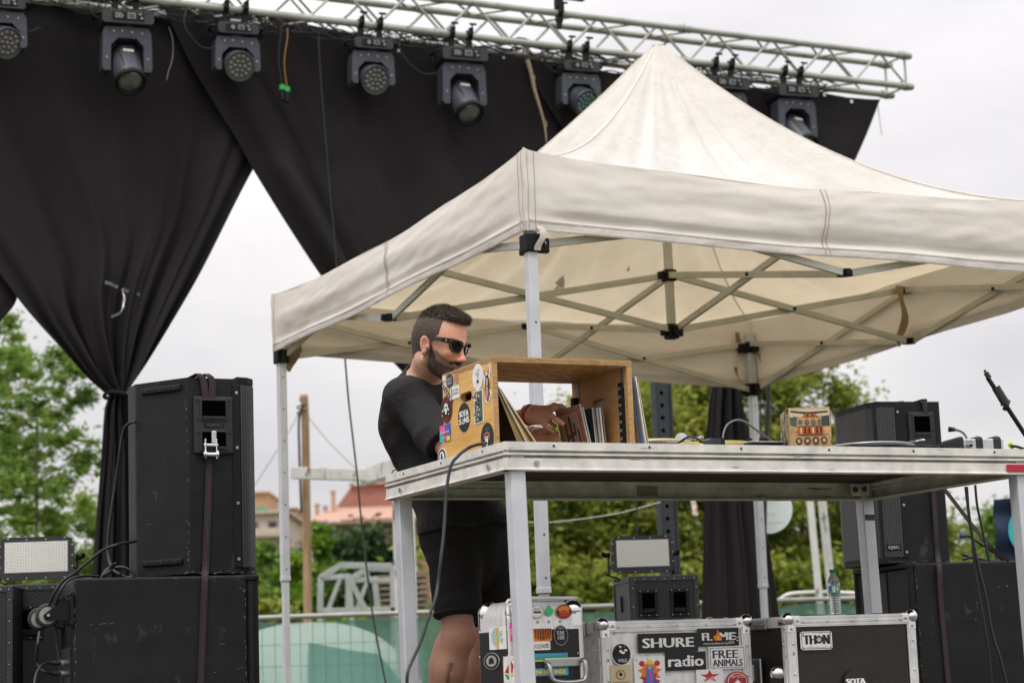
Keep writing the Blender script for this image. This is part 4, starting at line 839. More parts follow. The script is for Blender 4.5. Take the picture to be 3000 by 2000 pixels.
for k, x in enumerate(xs):
    o = sleeve('single_sleeve', 'small record sleeve in the right of the crate, ' + nm_[k], 'record', lean(x, .105 + .004 * (k % 3), .018, -.07 - .13 * (k < 2)), .185, .148 - .004 * (k > 1) + .01 * (k == 0), .005, (BRN, PVC, DKS, PVC, DKS, OWH, PVC, DKS, BRN)[k], (PVC, PVC, PVC, DKS, PVC, OWH, WHT, DKS, PVC)[k], 'small record sleeves in the right of the crate')
    if k == 0:
        Mx = lean(x, .105, .018, -.20); fr = Mx @ Matrix(((-1, 0, 0, .0925), (0, 0, 1, .003), (0, 1, 0, .080), (0, 0, 0, 1)))
        DK = flat('dark_brown_print', (.06, .03, .03)); REDB = flat('dull_red_print', (.35, .06, .04)); PBR = flat('pale_brown_print', (.32, .24, .2))
        sticker(o, fr, .15, .125, 'rect', REDB, [('p', [(-.92, -.92), (.92, -.92), (.92, .92), (-.92, .92)], PBR), ('p', [(-.55, -.9), (-.35, -.9), (-.35, .4), (-.45, .5), (-.55, .4)], DK), ('p', [(-.1, -.9), (.12, -.9), (.12, .65), (0, .8), (-.1, .65)], DK), ('p', [(-.35, -.4), (-.1, -.4), (-.1, -.2), (-.35, -.2)], DK), ('p', [(.12, -.3), (.45, -.3), (.45, .3), (.3, .35), (.3, -.1), (.12, -.1)], DK), ('p', [(.62, -.9), (.75, -.9), (.75, 0), (.62, 0)], DK)], name='cover_print')
    if k == 2:
        Mx = lean(x, .109, .018, -.07); fr = Mx @ Matrix(((-1, 0, 0, .0925), (0, 0, 1, .003), (0, 1, 0, .072), (0, 0, 0, 1)))
        sticker(o, fr, .15, .13, 'rect', flat('blue_black_print', (.02, .03, .05)), [('t', 'Then a dream of love', -.55, 0, 1.6, .16, CYN, 90), ('p', disc(.3, .3, .4, .4, 9), GRY)], name='cover_print')
# LPs leaning against the outside right of the crate
oc = [OWH, DKS, KR, OWH, BLU, OWH, KR, WHT]
for k in range(8):
    x = BW_ + .012 + .0058 * k; w_ = ('first, touching the crate', 'second', 'third', 'fourth', 'fifth, with a blue edge', 'sixth', 'seventh', 'outermost, white and slightly bowed')[k]
    a = -.06 - .012 * k; sleeve('record_sleeve', 'large record sleeve leaning against the outside right of the crate, ' + w_, 'record', lean(x + .004 * k, .03 + .004 * (k * 7 % 5), .0015, a), .30, .292 - .008 * k + .006 * (k % 2), .0042, oc[k], oc[(k * 3) % 8], 'record sleeves outside the crate')
MB().M
# ================================================================== music gear on the table
def tloc(px, y):
    P = TO + TY * y; q = onpl(px, 1300, P, TY); return (q - P).dot(TX)
ALW = mat('painted_silver', (.55, .55, .54), .35, .5)
def turntable(px, y, lab, arm):
    x = tloc(px, y); M4 = TM @ Matrix.Translation((x, y, 0)) @ Matrix.Diagonal((1, 1, .85 if arm else .62, 1)); t = thing('turntable', lab, 'turntable', M4, 'turntables on the table')
    b = MB(M4)
    for (a, c) in ((-.17, -.13), (.17, -.13), (-.17, .13), (.17, .13)): b.cyl((a, c, 0), (a, c, .02), .022, n=14)
    b.build('foot', RUB, t) ; b = MB(M4); b.box((0, 0, .043), (.42, .33, .045), .006, 0); b.build('plinth', BLK, t)
    b = MB(M4); b.lathe([(.155, .064), (.16, .069), (.163, .077), (.166, .083), (.155, .088), (.0001, .088)], Matrix.Translation((-.03, 0, 0)), 60, 0)
    for k in range(120):
        a_ = k * math.pi / 60
        for z in (.069, .074, .079): b.box((-.03 + .1655 * math.cos(a_), .1655 * math.sin(a_), z), (.002, .002, .0022), 0, 1, Matrix.Rotation(a_, 3, 'Z'))
    p = b.build('platter', [STL, WHT], t)
    b = MB(M4); b.cyl((-.03, 0, .088), (-.03, 0, .0915), .15, n=50); b.build('slipmat', YEL if arm else BLK, p)
    b = MB(M4); ax, ay = .165, .09
    b.cyl((ax, ay, .065), (ax, ay, .10), .032, n=24); b.cyl((ax, ay, .10), (ax, ay, .125), .016, n=18); b.box((ax, ay, .118), (.05, .03, .035), .006); b.build('arm_base', WPL, t)
    b = MB(M4); b.tube([(ax, ay, .118), (ax - .01, ay - .08, .115), (ax - .02, ay - .16, .108), (ax - .06, ay - .22, .10)], .0045, 8); b.box((ax - .07, ay - .235, .095), (.016, .04, .012), .003)
    b.build('tonearm', CHR, t)
    d = Vector((-.55, -.75, 0)).normalized() if arm else Vector((0, 1, 0))
    b = MB(M4); o = Vector((ax, ay, .123)); b.cyl(o, o + d * .055, .006, n=10); b.cyl(o + d * .02, o + d * .05, .022, n=24); b.cyl(o + d * .052, o + d * .058, .018, n=24); b.build('counterweight', CHR, t)
    return t
turntable(1918, .62, 'turntable right of the crate, its white tonearm base and chrome weight showing', True)
turntable(2560, .42, 'black turntable with a dotted platter rim in front of the right loudspeaker', False)
# yellow trimmed disc mat resting between
x = tloc(2080, .42); M4 = TM @ Matrix.Translation((x, .42, 0)); b = MB(M4); b.lathe([(.15, .0), (.155, .03), (.15, .049), (.0001, .049)], None, 44, 0); o = b.build('record_tin', mat('brass_tin', (.36, .27, .08), .4, .4)); tag(o, 'round flat tin with a yellow rim behind the small black box', 'tin')
x = tloc(2255, .30); M4 = TM @ Matrix.Translation((x, .38, 0)); t = thing('dj_mixer', 'low black mixer with knobs between the two turntables', 'mixer', M4)
b = MB(M4); b.box((0, 0, .02), (.24, .3, .04), .006); b.build('housing', BLK, t); b = MB(M4); b.box((0, 0, .0415), (.23, .29, .003), .001); b.build('faceplate', WPL, t)
for i in range(5):
    for j in range(4): b = MB(M4); b.cyl((-.09 + .045 * i, -.1 + .06 * j, .043), (-.09 + .045 * i, -.1 + .06 * j, .058), .009, .007, n=12); b.build('knob', BLK, t)
for i in range(2): b = MB(M4); b.box((-.04 + .08 * i, -.12, .05), (.02, .01, .014), .002); b.build('fader', RUB, t)
x = tloc(2082, .25); M4 = TM @ Matrix.Translation((x, .25, 0)) @ Matrix.Rotation(.15, 4, 'Z'); t = thing('power_adapter', 'small dark grey box on the table edge, a cable at each side', 'adapter', M4)
b = MB(M4); b.prism([(-.027, 0), (.027, 0), (.027, .03), (.02, .048), (-.022, .048), (-.027, .042)], M4.inverted() @ M4 @ Matrix(((1, 0, 0, 0), (0, 0, -1, .03), (0, 1, 0, 0), (0, 0, 0, 1))), .06, 0); b.build('housing', mat('slate_plastic', (.045, .05, .055), .4, var=.1), t)
b = MB(M4); b.tube([(-.028, 0, .02), (-.04, 0, .03), (-.05, 0, .03)], .005, 8); b.build('strain_relief', BLK, t)
def ty(px, py, y): return onpl(px, py, TO + TY * y, TY)
cable('table_cable', [ty(2056, 1293, .26), ty(2045, 1285, .28), ty(2020, 1279, .3), ty(1998, 1290, .32), ty(1985, 1300, .33)], .004, 'short black cable from the small black box toward the crate')
cable('table_cable', [ty(2117, 1300, .2), ty(2120, 1268, .21), ty(2132, 1243, .22), ty(2160, 1230, .23), ty(2190, 1240, .24), ty(2230, 1270, .25), ty(2262, 1290, .26), ty(2285, 1306, .27)], .0038, 'grey cable arching over the table between the black box and the printed box', m=mat('grey_cable', (.12, .13, .12), .45))
cable('table_cable', [ty(1990, 1300, .1), ty(2010, 1297, .12), ty(2040, 1298, .1), ty(2060, 1302, .08)], .0022, 'thin yellow wire lying on the table edge', m=YEL)
t = thing('plug', 'upright jack plug on the table at the foot of the arching cable', 'plug', ty(2118, 1300, .2)); MB().cyl(ty(2118, 1302, .2), ty(2118, 1283, .2), .008, .006, n=10).build('plug_body', BLK, t)
# box printed with a speaker stack
PX0 = tloc(2327, .12); q1 = ty(2313, 1195, .12); hgt = q1.z - TO.z; M4 = FM(TO + TX * tloc(2313, .12) + TY * .12, TBP - .42)
t = thing('printed_box', 'small box printed with an orange stack of speakers on the table', 'box', M4)
bw = .142; PB = mat('speaker_print_paper', (.42, .26, .12), .6, var=.45, sc_=26, dirt=((.02, .03, .03), .56, 22)); PB2 = mat('ink_collage_paper', (.40, .30, .16), .6, var=.3, sc_=20, dirt=((.012, .012, .012), .50, 26))
b = MB(M4); b.box((bw / 2, .09, hgt / 2), (bw, .18, hgt), .002, 0); bo = b.build('carton', [PB2], t)
FO = face_frame(M4 @ Vector((bw / 2, -.0012, hgt / 2)), M4.to_3x3() @ Vector((1, 0, 0)))
TANP = flat('tan_print', (.50, .29, .12)); DOR = flat('deep_orange_print', (.5, .10, .02)); DGN = flat('dark_green_print', (.03, .05, .045))
its = [('p', [(-.95, .55), (.95, .6), (.95, .95), (-.95, .95)], CRM), ('p', [(-.9, .8), (-.1, .68), (.9, .75), (.9, .84), (-.1, .8), (-.9, .9)], DGN), ('p', [(.55, .1), (.95, .1), (.95, .62), (.55, .55)], DGN), ('p', [(-.95, .2), (-.65, .1), (-.65, .6), (-.95, .55)], flat('teal_shadow_print', (.05, .09, .08))), ('p', [(-.3, .55), (.35, .55), (.35, .7), (-.3, .7)], DOR), ('p', disc(-.1, .62, .06, .05), INK), ('p', disc(.15, .62, .06, .05), INK),
       ('p', [(-.62, .12), (.58, .12), (.58, .5), (-.62, .5)], TANP), ('p', [(-.6, -.3), (.62, -.3), (.62, .05), (-.6, .05)], DOR), ('p', [(-.8, -.95), (.85, -.95), (.85, -.38), (-.8, -.38)], TANP)]
for k in range(4):
    for rr, m_ in ((1, INK), (.75, GRY), (.35, INK)): its.append(('p', disc(-.47 + .31 * k, .31, .115 * rr, .125 * rr, 16), m_))
    for rr, m_ in ((1, INK), (.72, flat('brown_print', (.2, .1, .06))), (.35, CRM)): its.append(('p', disc(-.58 + .4 * k, -.62, .16 * rr, .18 * rr, 16), m_))
for k in range(6): its.append(('p', [(-.5 + .19 * k, -.27), (-.42 + .19 * k, -.27), (-.42 + .19 * k, .02), (-.5 + .19 * k, .02)], INK if k % 3 else CRM))
its.append(('p', [(-.8, -.37), (.85, -.37), (.85, -.34), (-.8, -.34)], DGN)); its.append(('p', [(-.62, .065), (.6, .065), (.6, .1), (-.62, .1)], DGN))
sticker(t, FO, bw * .97, hgt * .97, 'rect', PB, its, name='front_print')
FS = face_frame(M4 @ Vector((-.0012, .09, hgt / 2)), M4.to_3x3() @ Vector((0, -1, 0)))
its = [('p', [(a, c), (a + random.uniform(.03, .12), c), (a + random.uniform(.03, .1), c + random.uniform(.06, .3)), (a, c + random.uniform(.05, .25))], INK) for a, c in [(random.uniform(-.9, .8), random.uniform(-.95, .7)) for _ in range(46)]]
sticker(t, FS, .17, hgt * .95, 'rect', PB2, its, name='side_print')
# audio interface
c0 = ty(2812, 1300, .13); M4 = FM((c0.x, c0.y, TO.z), TBP - .22); t = thing('audio_interface', 'silver audio interface box with black rubber bumpers near the right end of the table', 'audio box', M4)
iw = .172; b = MB(M4); b.box((iw / 2, .08, .028), (iw - .01, .15, .042), .004); b.build('housing', ALW, t)
for x in (.0, .052 + .012, .128, iw + .0): pass
for x, w_ in ((.008, .02), (.075, .032), (.142, .034)):
    b = MB(M4); b.box((x, .08, .03), (w_, .162, .056), .012); b.build('bumper', RUB, t)
b = MB(M4)
for x in (.030, .042): b.cyl((x, .003, .025), (x, -.004, .025), .005, n=10)
b.build('knob', BLK, t)
PFI = face_frame(M4 @ Vector((.038, .0035, .041)), M4.to_3x3() @ Vector((1, 0, 0))); sticker(t, PFI, .03, .006, 'rect', ALW, [('t', 'audio', 0, 0, 1.7, 1.3, INK)], name='panel_text')
cable('table_cable', [W(2790, 1258, 8.6), W(2812, 1262, 8.2), W(2828, 1275, 7.7), W(2835, 1296, 7.2), W(2838, 1312, 6.95)], .0045, 'black cable from the back of the monitor speaker down to the audio interface')
cable('table_cable', [ty(2962, 1306, .12), ty(2980, 1308, .12), ty(3010, 1318, .12)], .005, 'black cable leaving the audio interface at the right border')
MB_ = MB(); o = MB().cyl(ty(2955, 1298, .14), ty(2968, 1310, .14), .009, n=10).build('yellow_plug', mat('neon_plug', (.45, .6, .03), .4)); tag(o, 'neon yellow plug at the right end of the audio interface', 'plug')
# ================================================================== speakers
GRL = mat_grille('perforated_grille', .013, (.001, .001, .001), (.045, .045, .048), .0)
WEB = mat('strap_webbing', (.020, .019, .019), .8, var=.3, sc_=200, stretch=(1, 1, 3)); STR = mat('red_stitch', (.20, .02, .025), .7)
HPL = mat('handle_plastic', (.022, .022, .025), .36, spec=.4, var=.15, sc_=30)
def handle_plate(par, M4, w, h, cups, txt=None):
    b = MB(M4)  # x right, z up, outward -y
    b.box((0, -.006, 0), (w, .014, h), .012, 0); pl = b.build('handle_plate', HPL, par)
    for cz, ch in cups:
        b = MB(M4); b.box((0, -.0135, cz), (w * .72, .006, ch + .014), .003, 0); b.box((0, -.0170, cz), (w * .60, .002, ch), 0, 1); b.box((0, -.0185, cz - ch * .40), (w * .58, .0016, ch * .14), 0, 2); b.build('hand_cup', [HPL, SHADE, HPL], pl)  # a black panel on the face paints the shade inside each cup
    b = MB(M4)
    for x in (-w * .42, w * .42):
        for z in (-h * .44, -h * .12, h * .12, h * .44): b.cyl((x, -.016, z), (x, -.011, z), .006, n=10, mi=0); b.cyl((x, -.0166, z), (x, -.0155, z), .003, n=6, mi=1)
    b.build('screw', [DGREY, INK], pl)
    if txt: sticker(pl, M4 @ Matrix(((1, 0, 0, 0), (0, 0, -1, -.0135), (0, 1, 0, 0), (0, 0, 0, 1))), w * .5, .016, 'rect', BLK, [('t', txt, .05, 0, 1.5, 1.2, mat('grey_logo', (.09, .09, .095), .4), 0, .02)], name='logo')
def foot_strip(b, M4, x, z, w, ang):
    b.box((x, -.006, z), (w, .012, .026), .006, 0, Matrix.Rotation(ang, 3, 'Y'))
# left speaker
zs = W(216, 1692, 7.35).z; P0 = W(553, 1684, 7.50); zt = W(553, 1099, 7.50).z; SM = FM((P0.x, P0.y, zs), .452); hh = zt - zs
sp = thing('speaker', 'tall black loudspeaker strapped on top of the subwoofer at the left', 'speaker', SM, 'loudspeakers')
foot = [(0, 0), (.19, 0), (.235, .012), (.27, .05), (.285, .15), (.29, .26), (.285, .37), (.27, .47), (.235, .508), (.19, .52), (0, .52), (-.137, .315), (-.137, .205)]
b = MB(SM); b.prism(foot, Matrix.Translation((0, 0, .008)), hh - .016, 0); body = b.build('cabinet', BLKW, sp); m_ = body.modifiers.new('bev', 'BEVEL'); m_.width = .010; m_.segments = 2; m_.limit_method = 'ANGLE'; m_.angle_limit = .5
gp = [(.205, -.003), (.238, .009), (.274, .048), (.289, .15), (.294, .26), (.289, .37), (.274, .472), (.238, .511), (.205, .523)]
def along(g_, u):
    ls = [math.dist(g_[k], g_[k + 1]) for k in range(len(g_) - 1)]; d = u * sum(ls)
    for k, l_ in enumerate(ls):
        if d <= l_ or k == len(ls) - 1: t_ = min(1, d / l_); return (g_[k][0] + (g_[k + 1][0] - g_[k][0]) * t_, g_[k][1] + (g_[k + 1][1] - g_[k][1]) * t_)
        d -= l_
def gpos(u, v): return Vector((*along(gp, u), .03 + (hh - .06) * v))
b = MB(SM); b.grid(60, 2, gpos, 0, lambda u, v: (u * .66, v * hh)); b.build('grille', GRL, sp)
b = MB(SM); b.box((.188, -.002, hh / 2), (.030, .006, hh - .06), .002); 
for k in range(4): b.cyl((.190, -.006, .06 + k * (hh - .12) / 3), (.190, -.001, .06 + k * (hh - .12) / 3), .006, n=8, mi=1)
b.build('grille_edge', [BLK, STL], sp)
for z in (.012, hh - .012):
    b = MB(SM); b.prism([(x * 1.0 + (.004 if x > .15 else 0), y) for x, y in foot][1:10] , Matrix.Translation((0, 0, z - .012)), .024, 0); o = b.build('end_cap', BLK, sp); mm = o.modifiers.new('b', 'BEVEL'); mm.width = .005; mm.segments = 2
handle_plate(sp, SM @ Matrix.Translation((.098, 0, hh - .185)), .150, .215, ((.056, .070), (-.058, .064)), 'QSC')
AL = math.atan2(.205, -.137); AM = SM @ Matrix.Rotation(AL - math.pi, 4, 'Z')   # rear facet frame: its x runs back to the edge at B
for z in (hh - .042, .055):
    b = MB(AM); b.box((-.12, -.004, z), (.19, .016, .026), .007, 0)
    for x in (-.19, -.12, -.05): b.cyl((x, -.0135, z), (x, -.011, z), .006, n=10, mi=1)
    b.build('bumper_foot', [BLK, INK], sp)
b = MB(SM)
for (x, z) in ((.09, hh - .055), (.028, hh * .415), (.11, .07)): b.cyl((x, -.0015, z), (x, .0, z), .010, n=12, mi=0); b.cyl((x, -.0025, z), (x, -.001, z), .004, n=8, mi=1)
b.build('rigging_point', [BLK, INK], sp)
b = MB(SM)
for k in range(26):
    z = random.choice((random.uniform(.0, hh), random.uniform(0, .25))); b.box((random.gauss(0, .0025), -.0006, z), (random.uniform(.001, .003), .0015, random.uniform(.002, .012)), 0, 0)
for k in range(26): b.box((random.uniform(-.03, .27), -.0008, .010 + random.uniform(-.002, .006)), (random.uniform(.003, .012), .002, random.uniform(.001, .004)), 0, 0)
b.build('paint_chips', CHIP, sp)
b = MB(AM)
for (px, pz, w_, h_) in ((-.155, .315, .018, .0012), (-.148, .305, .0012, .03), (-.125, .29, .012, .001), (-.185, .2, .008, .002), (-.172, .20, .004, .002)): b.box((px, -.0008, pz), (w_, .0012, h_), 0, 0, Matrix.Rotation(.2, 3, 'Y'))
b.build('scratches', CHIP, sp)
# left subwoofer
Q0 = W(216, 1692, 7.35); UM = FM((Q0.x, Q0.y, DECK), .312); uh = zs - DECK
sub = thing('subwoofer', 'black subwoofer with rear castor wheels under the left loudspeaker', 'speaker', UM, 'loudspeakers')
b = MB(UM); b.box((.312, .25, uh / 2), (.624, .50, uh - .002), .009); b.build('cabinet', BLKW, sub)
b = MB(UM); b.box((.645, .25, uh / 2), (.04, .50, uh - .045), .004); b.build('grille', GRL, sub)
b = MB(UM); b.cyl((.642, .006, .01), (.642, .006, uh - .025), .019, n=16); b.cyl((.642, .494, .01), (.642, .494, uh - .025), .019, n=16); b.box((.642, .25, uh - .012), (.052, .51, .022), .006); b.build('front_frame', BLK, sub)
b = MB(UM); b.box((-.004, .25, uh * .40), (.014, .34, uh * .5), .004, 0); b.build('amplifier_panel', DGREY, sub)
b = MB(UM)
for j in range(5): b.cyl((-.02, .12 + .05 * j, uh * .52), (-.008, .12 + .05 * j, uh * .52), .009, n=10)
for j in range(4): b.box((-.013, .14 + .06 * j, uh * .3), (.008, .035, .04), .003)
b.build('socket', BLK, sub)
for j, (yy) in enumerate((.045, .40)):
    b = MB(UM); zc = W(145, 1801, 7.35).z - DECK; 
    b.box((-.006, yy, zc + .02), (.012, .11, .12), .003, 0)
    for (a, c) in ((-.04, .07), (.04, .07), (-.04, -.03), (.04, -.03)): b.cyl((-.016, yy + a, zc + c), (-.01, yy + a, zc + c), .008, n=6)
    for s_ in (-1, 1):
        b.prism([(-.012, zc + .055), (-.03, zc + .052), (-.092, zc + .012), (-.105, zc - .0), (-.1, zc - .016), (-.085, zc - .02), (-.035, zc - .02), (-.012, zc - .02)], Matrix(((1, 0, 0, 0), (0, 0, 1, yy + s_ * .026 - .003), (0, 1, 0, 0), (0, 0, 0, 1))), .005, 0)
    fk = b.build('castor_fork', BLK, sub); b = MB(UM); wc = Vector((-.088, yy, zc)); Mw = UM.to_3x3()
    b = MB(UM @ Matrix.Translation(wc) @ Matrix.Rotation(math.pi / 2, 4, 'X')); b.lathe([(.031, -.017), (.038, -.017), (.042, -.012), (.043, 0), (.042, .012), (.038, .017), (.031, .017)], None, 34, 0, False); b.lathe([(.031, .016), (.026, .013), (.012, .012), (.011, .02), (.0001, .02)], None, 28, 1); b.lathe([(.0001, -.02), (.011, -.02), (.012, -.012), (.026, -.013), (.031, -.016)], None, 28, 1)
    b.build('castor_wheel', [RUB, mat('grey_wheel_hub', (.26, .27, .25), .5)], sub)
    b = MB(UM); b.cyl((-.088, yy - .034, zc), (-.088, yy + .034, zc), .010, n=12); b.cyl((-.088, yy - .037, zc), (-.088, yy + .037, zc), .006, n=6, mi=1); b.build('axle', [BLK, STL], fk)
b = MB(UM)
for k in range(16): b.box((random.uniform(.0, .62), -.0006, uh - .006 + random.uniform(-.003, .002)), (random.uniform(.003, .02), .0015, .0015), 0, 0)
for k in range(26): b.box((.615 + random.gauss(0, .003), -.0008, random.uniform(0, uh)), (random.uniform(.001, .003), .0015, random.uniform(.003, .014)), 0, 0)
for k in range(22): b.box((.004 + random.gauss(0, .002), -.0008, random.uniform(0, uh)), (random.uniform(.001, .003), .0015, random.uniform(.003, .018)), 0, 0)
for (x, z) in ((.1, uh - .165), (.06, uh - .166), (.13, uh - .165), (.5, uh - .35), (.59, uh - .34), (.02, .11), (.035, .09), (.53, uh - .25), (.6, uh - .05)): b.box((x, -.0008, z), (random.uniform(.004, .03), .0012, .0015), 0, 0, Matrix.Rotation(random.uniform(-.4, .9), 3, 'Y'))
b.build('paint_chips', CHIP, sub)
# ratchet strap round the left stack
def ribbon(b, pts, wv, th, mi=0, ms=1, sm=5):
    """flat webbing: pts centre line, wv width vector"""
    P = catmull(pts, sm) if sm else [Vector(p) for p in pts]; wv = Vector(wv); n = len(P); vs = []
    for i, p in enumerate(P):
        d = (P[min(i + 1, n - 1)] - P[max(0, i - 1)]).normalized(); nn = d.cross(wv).normalized()
        for a, c in ((-.5, -.5), (.5, -.5), (.5, .5), (-.5, .5)): vs.append(p + wv * a + nn * th * c)
    b.add(vs, [(4 * i + k, 4 * i + (k + 1) % 4, 4 * i + 4 + (k + 1) % 4, 4 * i + 4 + k) for i in range(n - 1) for k in range(4)], mi)
    b.add(vs, [(0, 1, 2, 3), tuple(4 * (n - 1) + k for k in (3, 2, 1, 0))], mi)
    for sgn in (1, -1):    # stitched line, broken into stitches
        for i in range(n - 1):
            L_ = (P[i + 1] - P[i]).length; m_ = max(1, int(L_ / .007)); d = (P[i + 1] - P[i]).normalized(); nn = d.cross(wv).normalized()
            for k in range(m_):
                a = P[i].lerp(P[i + 1], (k + .15) / m_) + nn * sgn * th * .56; c = P[i].lerp(P[i + 1], (k + .75) / m_) + nn * sgn * th * .56; w1 = wv.normalized() * .0010; b.add([a - w1, a + w1, c + w1 * 1.6, c], [(0, 1, 2, 3)], ms)
s3 = SM.to_3x3(); ux = s3 @ Vector((1, 0, 0)); st = thing('ratchet_strap', 'black ratchet strap with a red stitched line running down the left speaker stack', 'strap', SM @ Matrix.Translation((.04, -.02, -uh)), 'ratchet straps round the speaker stacks')
b = MB(); sv = lambda x, y, z: SM @ Vector((x, y, z))
def on_side(px, py, off=.012): P = SM @ Vector((0, -off, 0)); return onpl(px, py, P, s3 @ Vector((0, 1, 0)))
ribbon(b, [sv(.045, .5, hh + .006), sv(.045, .05, hh + .006), sv(.045, -.004, hh + .004), on_side(597, 1120), on_side(608, 1230), on_side(613, 1300)], ux * .026, .003)
ribbon(b, [sv(.078, .5, hh + .006), sv(.078, .05, hh + .006), sv(.078, -.004, hh + .004), on_side(622, 1120), on_side(618, 1200), on_side(617, 1270)], ux * .026, .003)
b.build('upper_webbing', [WEB, STR], st)
b = MB(); u3 = UM.to_3x3(); Pn = UM @ Vector((0, -.010, 0)); on_sub = lambda px, py: onpl(px, py, Pn, u3 @ Vector((0, 1, 0)))
ribbon(b, [on_side(614, 1335), on_side(610, 1450), on_side(606, 1560), on_side(602, 1660), on_sub(600, 1700), on_sub(596, 1800), on_sub(590, 1950), on_sub(586, 2060)], ux * .025, .003)
b.build('lower_webbing', [WEB, STR], st)
b = MB(SM @ Matrix.Translation(SM.inverted() @ on_side(618, 1303, .03)))
b.box((.012, 0, .028), (.018, .012, .05), .004, 0); b.box((-.022, .002, -.015), (.006, .02, .075), .002, 1); b.box((.020, .002, -.015), (.006, .02, .075), .002, 1); b.cyl((-.03, 0, -.035), (.028, 0, -.035), .009, n=12, mi=1); b.cyl((-.028, 0, .0), (.026, 0, .0), .006, n=10, mi=1)
for x in (-.024, .022):
    for k in range(8): b.cyl((x - .004, .0, -.035), (x - .004 + .001, .0, -.035), .016, n=8, mi=1); break
    b.lathe([(.018, -.002), (.018, .002)], Matrix.Translation((x, 0, -.035)) @ Matrix.Rotation(math.pi / 2, 4, 'Y'), 10, 1)
b.build('ratchet_buckle', [ALW, CHR], st)
# right monitor speaker and right sub
B1 = W(2596, 1640, 8.85); zt = W(2590, 1172, 8.85).z; zb = W(2640, 1650, 8.85).z; RM = FM((B1.x, B1.y, zb), .29); rh = zt - zb
rp = thing('speaker', 'black loudspeaker with a perforated grille facing left, behind the right end of the table', 'speaker', RM, 'loudspeakers')
fp = [(.07, 0), (.30, 0), (.30, .42), (.07, .42), (.02, .40), (.0, .34), (-.012, .21), (.0, .08), (.02, .02)]
fp = [(.0, .0), (.31, -.0), (.31, .42), (.0, .42), (-.02, .36), (-.025, .21), (-.02, .06)]
b = MB(RM); b.prism(fp[::1], Matrix.Translation((0, 0, .004)), rh - .008, 0); o = b.build('cabinet', BLKW, rp); m_ = o.modifiers.new('b', 'BEVEL'); m_.width = .012; m_.segments = 2; m_.limit_method = 'ANGLE'; m_.angle_limit = .9
gp2 = [(.085, -.004), (.03, -.004), (.004, -.002), (-.0245, .06), (-.0295, .21), (-.0245, .36), (.0, .424), (.05, .424)]
def g2(u, v): return Vector((*along(gp2, u), .03 + (rh - .06) * v))
b = MB(RM); b.grid(60, 2, lambda u, v: g2(u, 1 - v), 0, lambda u, v: (u * .58, v * rh)); b.build('grille', GRL, rp)
b = MB(RM); b.box((.098, -.003, rh / 2), (.024, .006, rh - .05), .002)
for k in range(4): b.cyl((.098, -.008, .05 + k * (rh - .1) / 3), (.098, -.002, .05 + k * (rh - .1) / 3), .006, n=8, mi=1)
b.build('grille_edge', [BLK, STL], rp)
handle_plate(rp, RM @ Matrix.Translation((.208, 0, rh - .158)), .125, .215, ((.045, .085), (-.07, .055)))
sticker(rp, RM @ Matrix.Translation((.038, -.0055, .07)) @ Matrix.Rotation(math.pi / 2, 4, 'X'), .07, .026, 'rect', BLK, [('t', 'QSC', 0, 0, 1.5, 1.1, flat('logo_silver', (.4, .4, .42)), 0, .03)], name='logo')
b = MB(RM)
for k in range(24): b.box((random.uniform(.0, .3), -.0008, .006 + random.uniform(0, .006)), (random.uniform(.003, .012), .0015, .002), 0, 0)
b.build('paint_chips', CHIP, rp)
S1 = W(2676, 1650, 8.8); SMr = FM((S1.x, S1.y, DECK), .29); sh = zb - DECK
rsb = thing('subwoofer', 'wide black subwoofer at the right border carrying the right loudspeaker', 'speaker', SMr, 'loudspeakers')
b = MB(SMr); b.box((.40, .25, sh / 2), (.80, .50, sh - .002), .009); b.build('cabinet', BLKW, rsb)
b = MB(SMr); b.box((-.014, .25, sh / 2), (.03, .49, sh - .05), .004, 0); b.box((-.031, .25, sh / 2), (.006, .10, sh - .06), .003, 1); b.build('grille', [BLK, INK], rsb)
b = MB(SMr); b.cyl((-.02, .5, .01), (-.02, .5, sh - .02), .02, n=14); b.cyl((-.02, .0, .01), (-.02, .0, sh - .02), .016, n=14); b.box((-.018, .25, sh - .012), (.05, .52, .022), .006); b.build('front_frame', BLK, rsb)
b = MB(SMr)
for (px, py, w_, h_) in ((2858, 1813, 6, 3), (2840, 1788, 12, 1.2), (2950, 1716, 3, 6), (2925, 1718, 2, 4), (2862, 1765, 4, 3)):
    q = SMr.inverted() @ onpl(px, py, SMr @ Vector((0, 0, 0)), SMr.to_3x3() @ Vector((0, 1, 0))); b.box((q.x, -.0008, q.z), (w_ / 680, .0012, h_ / 680), 0, 0)
for k in range(16): b.box((.004 + random.gauss(0, .003), -.0008, random.uniform(0, sh)), (random.uniform(.001, .003), .0015, random.uniform(.003, .018)), 0, 0)
b.build('scuff_mark', CHIP, rsb)
st = thing('ratchet_strap', 'black ratchet strap with a red stitched line running down the right speaker stack', 'strap', SMr @ Matrix.Translation((.1, -.02, 0)), 'ratchet straps round the speaker stacks')
b = MB(); onr = lambda px, py, o=.012: onpl(px, py, RM @ Vector((0, -o, 0)), RM.to_3x3() @ Vector((0, 1, 0))); rx = RM.to_3x3() @ Vector((1, 0, 0)); ons = lambda px, py: onpl(px, py, SMr @ Vector((0, -.010, 0)), SMr.to_3x3() @ Vector((0, 1, 0)))
q = RM.inverted() @ onr(2709, 1180)
ribbon(b, [RM @ Vector((q.x, .42, rh + .004)), RM @ Vector((q.x, .03, rh + .004)), RM @ Vector((q.x, -.012, rh - .004)), onr(2713, 1225), onr(2724, 1300), onr(2735, 1440), onr(2743, 1560), onr(2748, 1630), ons(2752, 1660), ons(2757, 1760), ons(2768, 1880), ons(2780, 2010)], rx * .024, .003)
b.build('webbing', [WEB, STR], st)
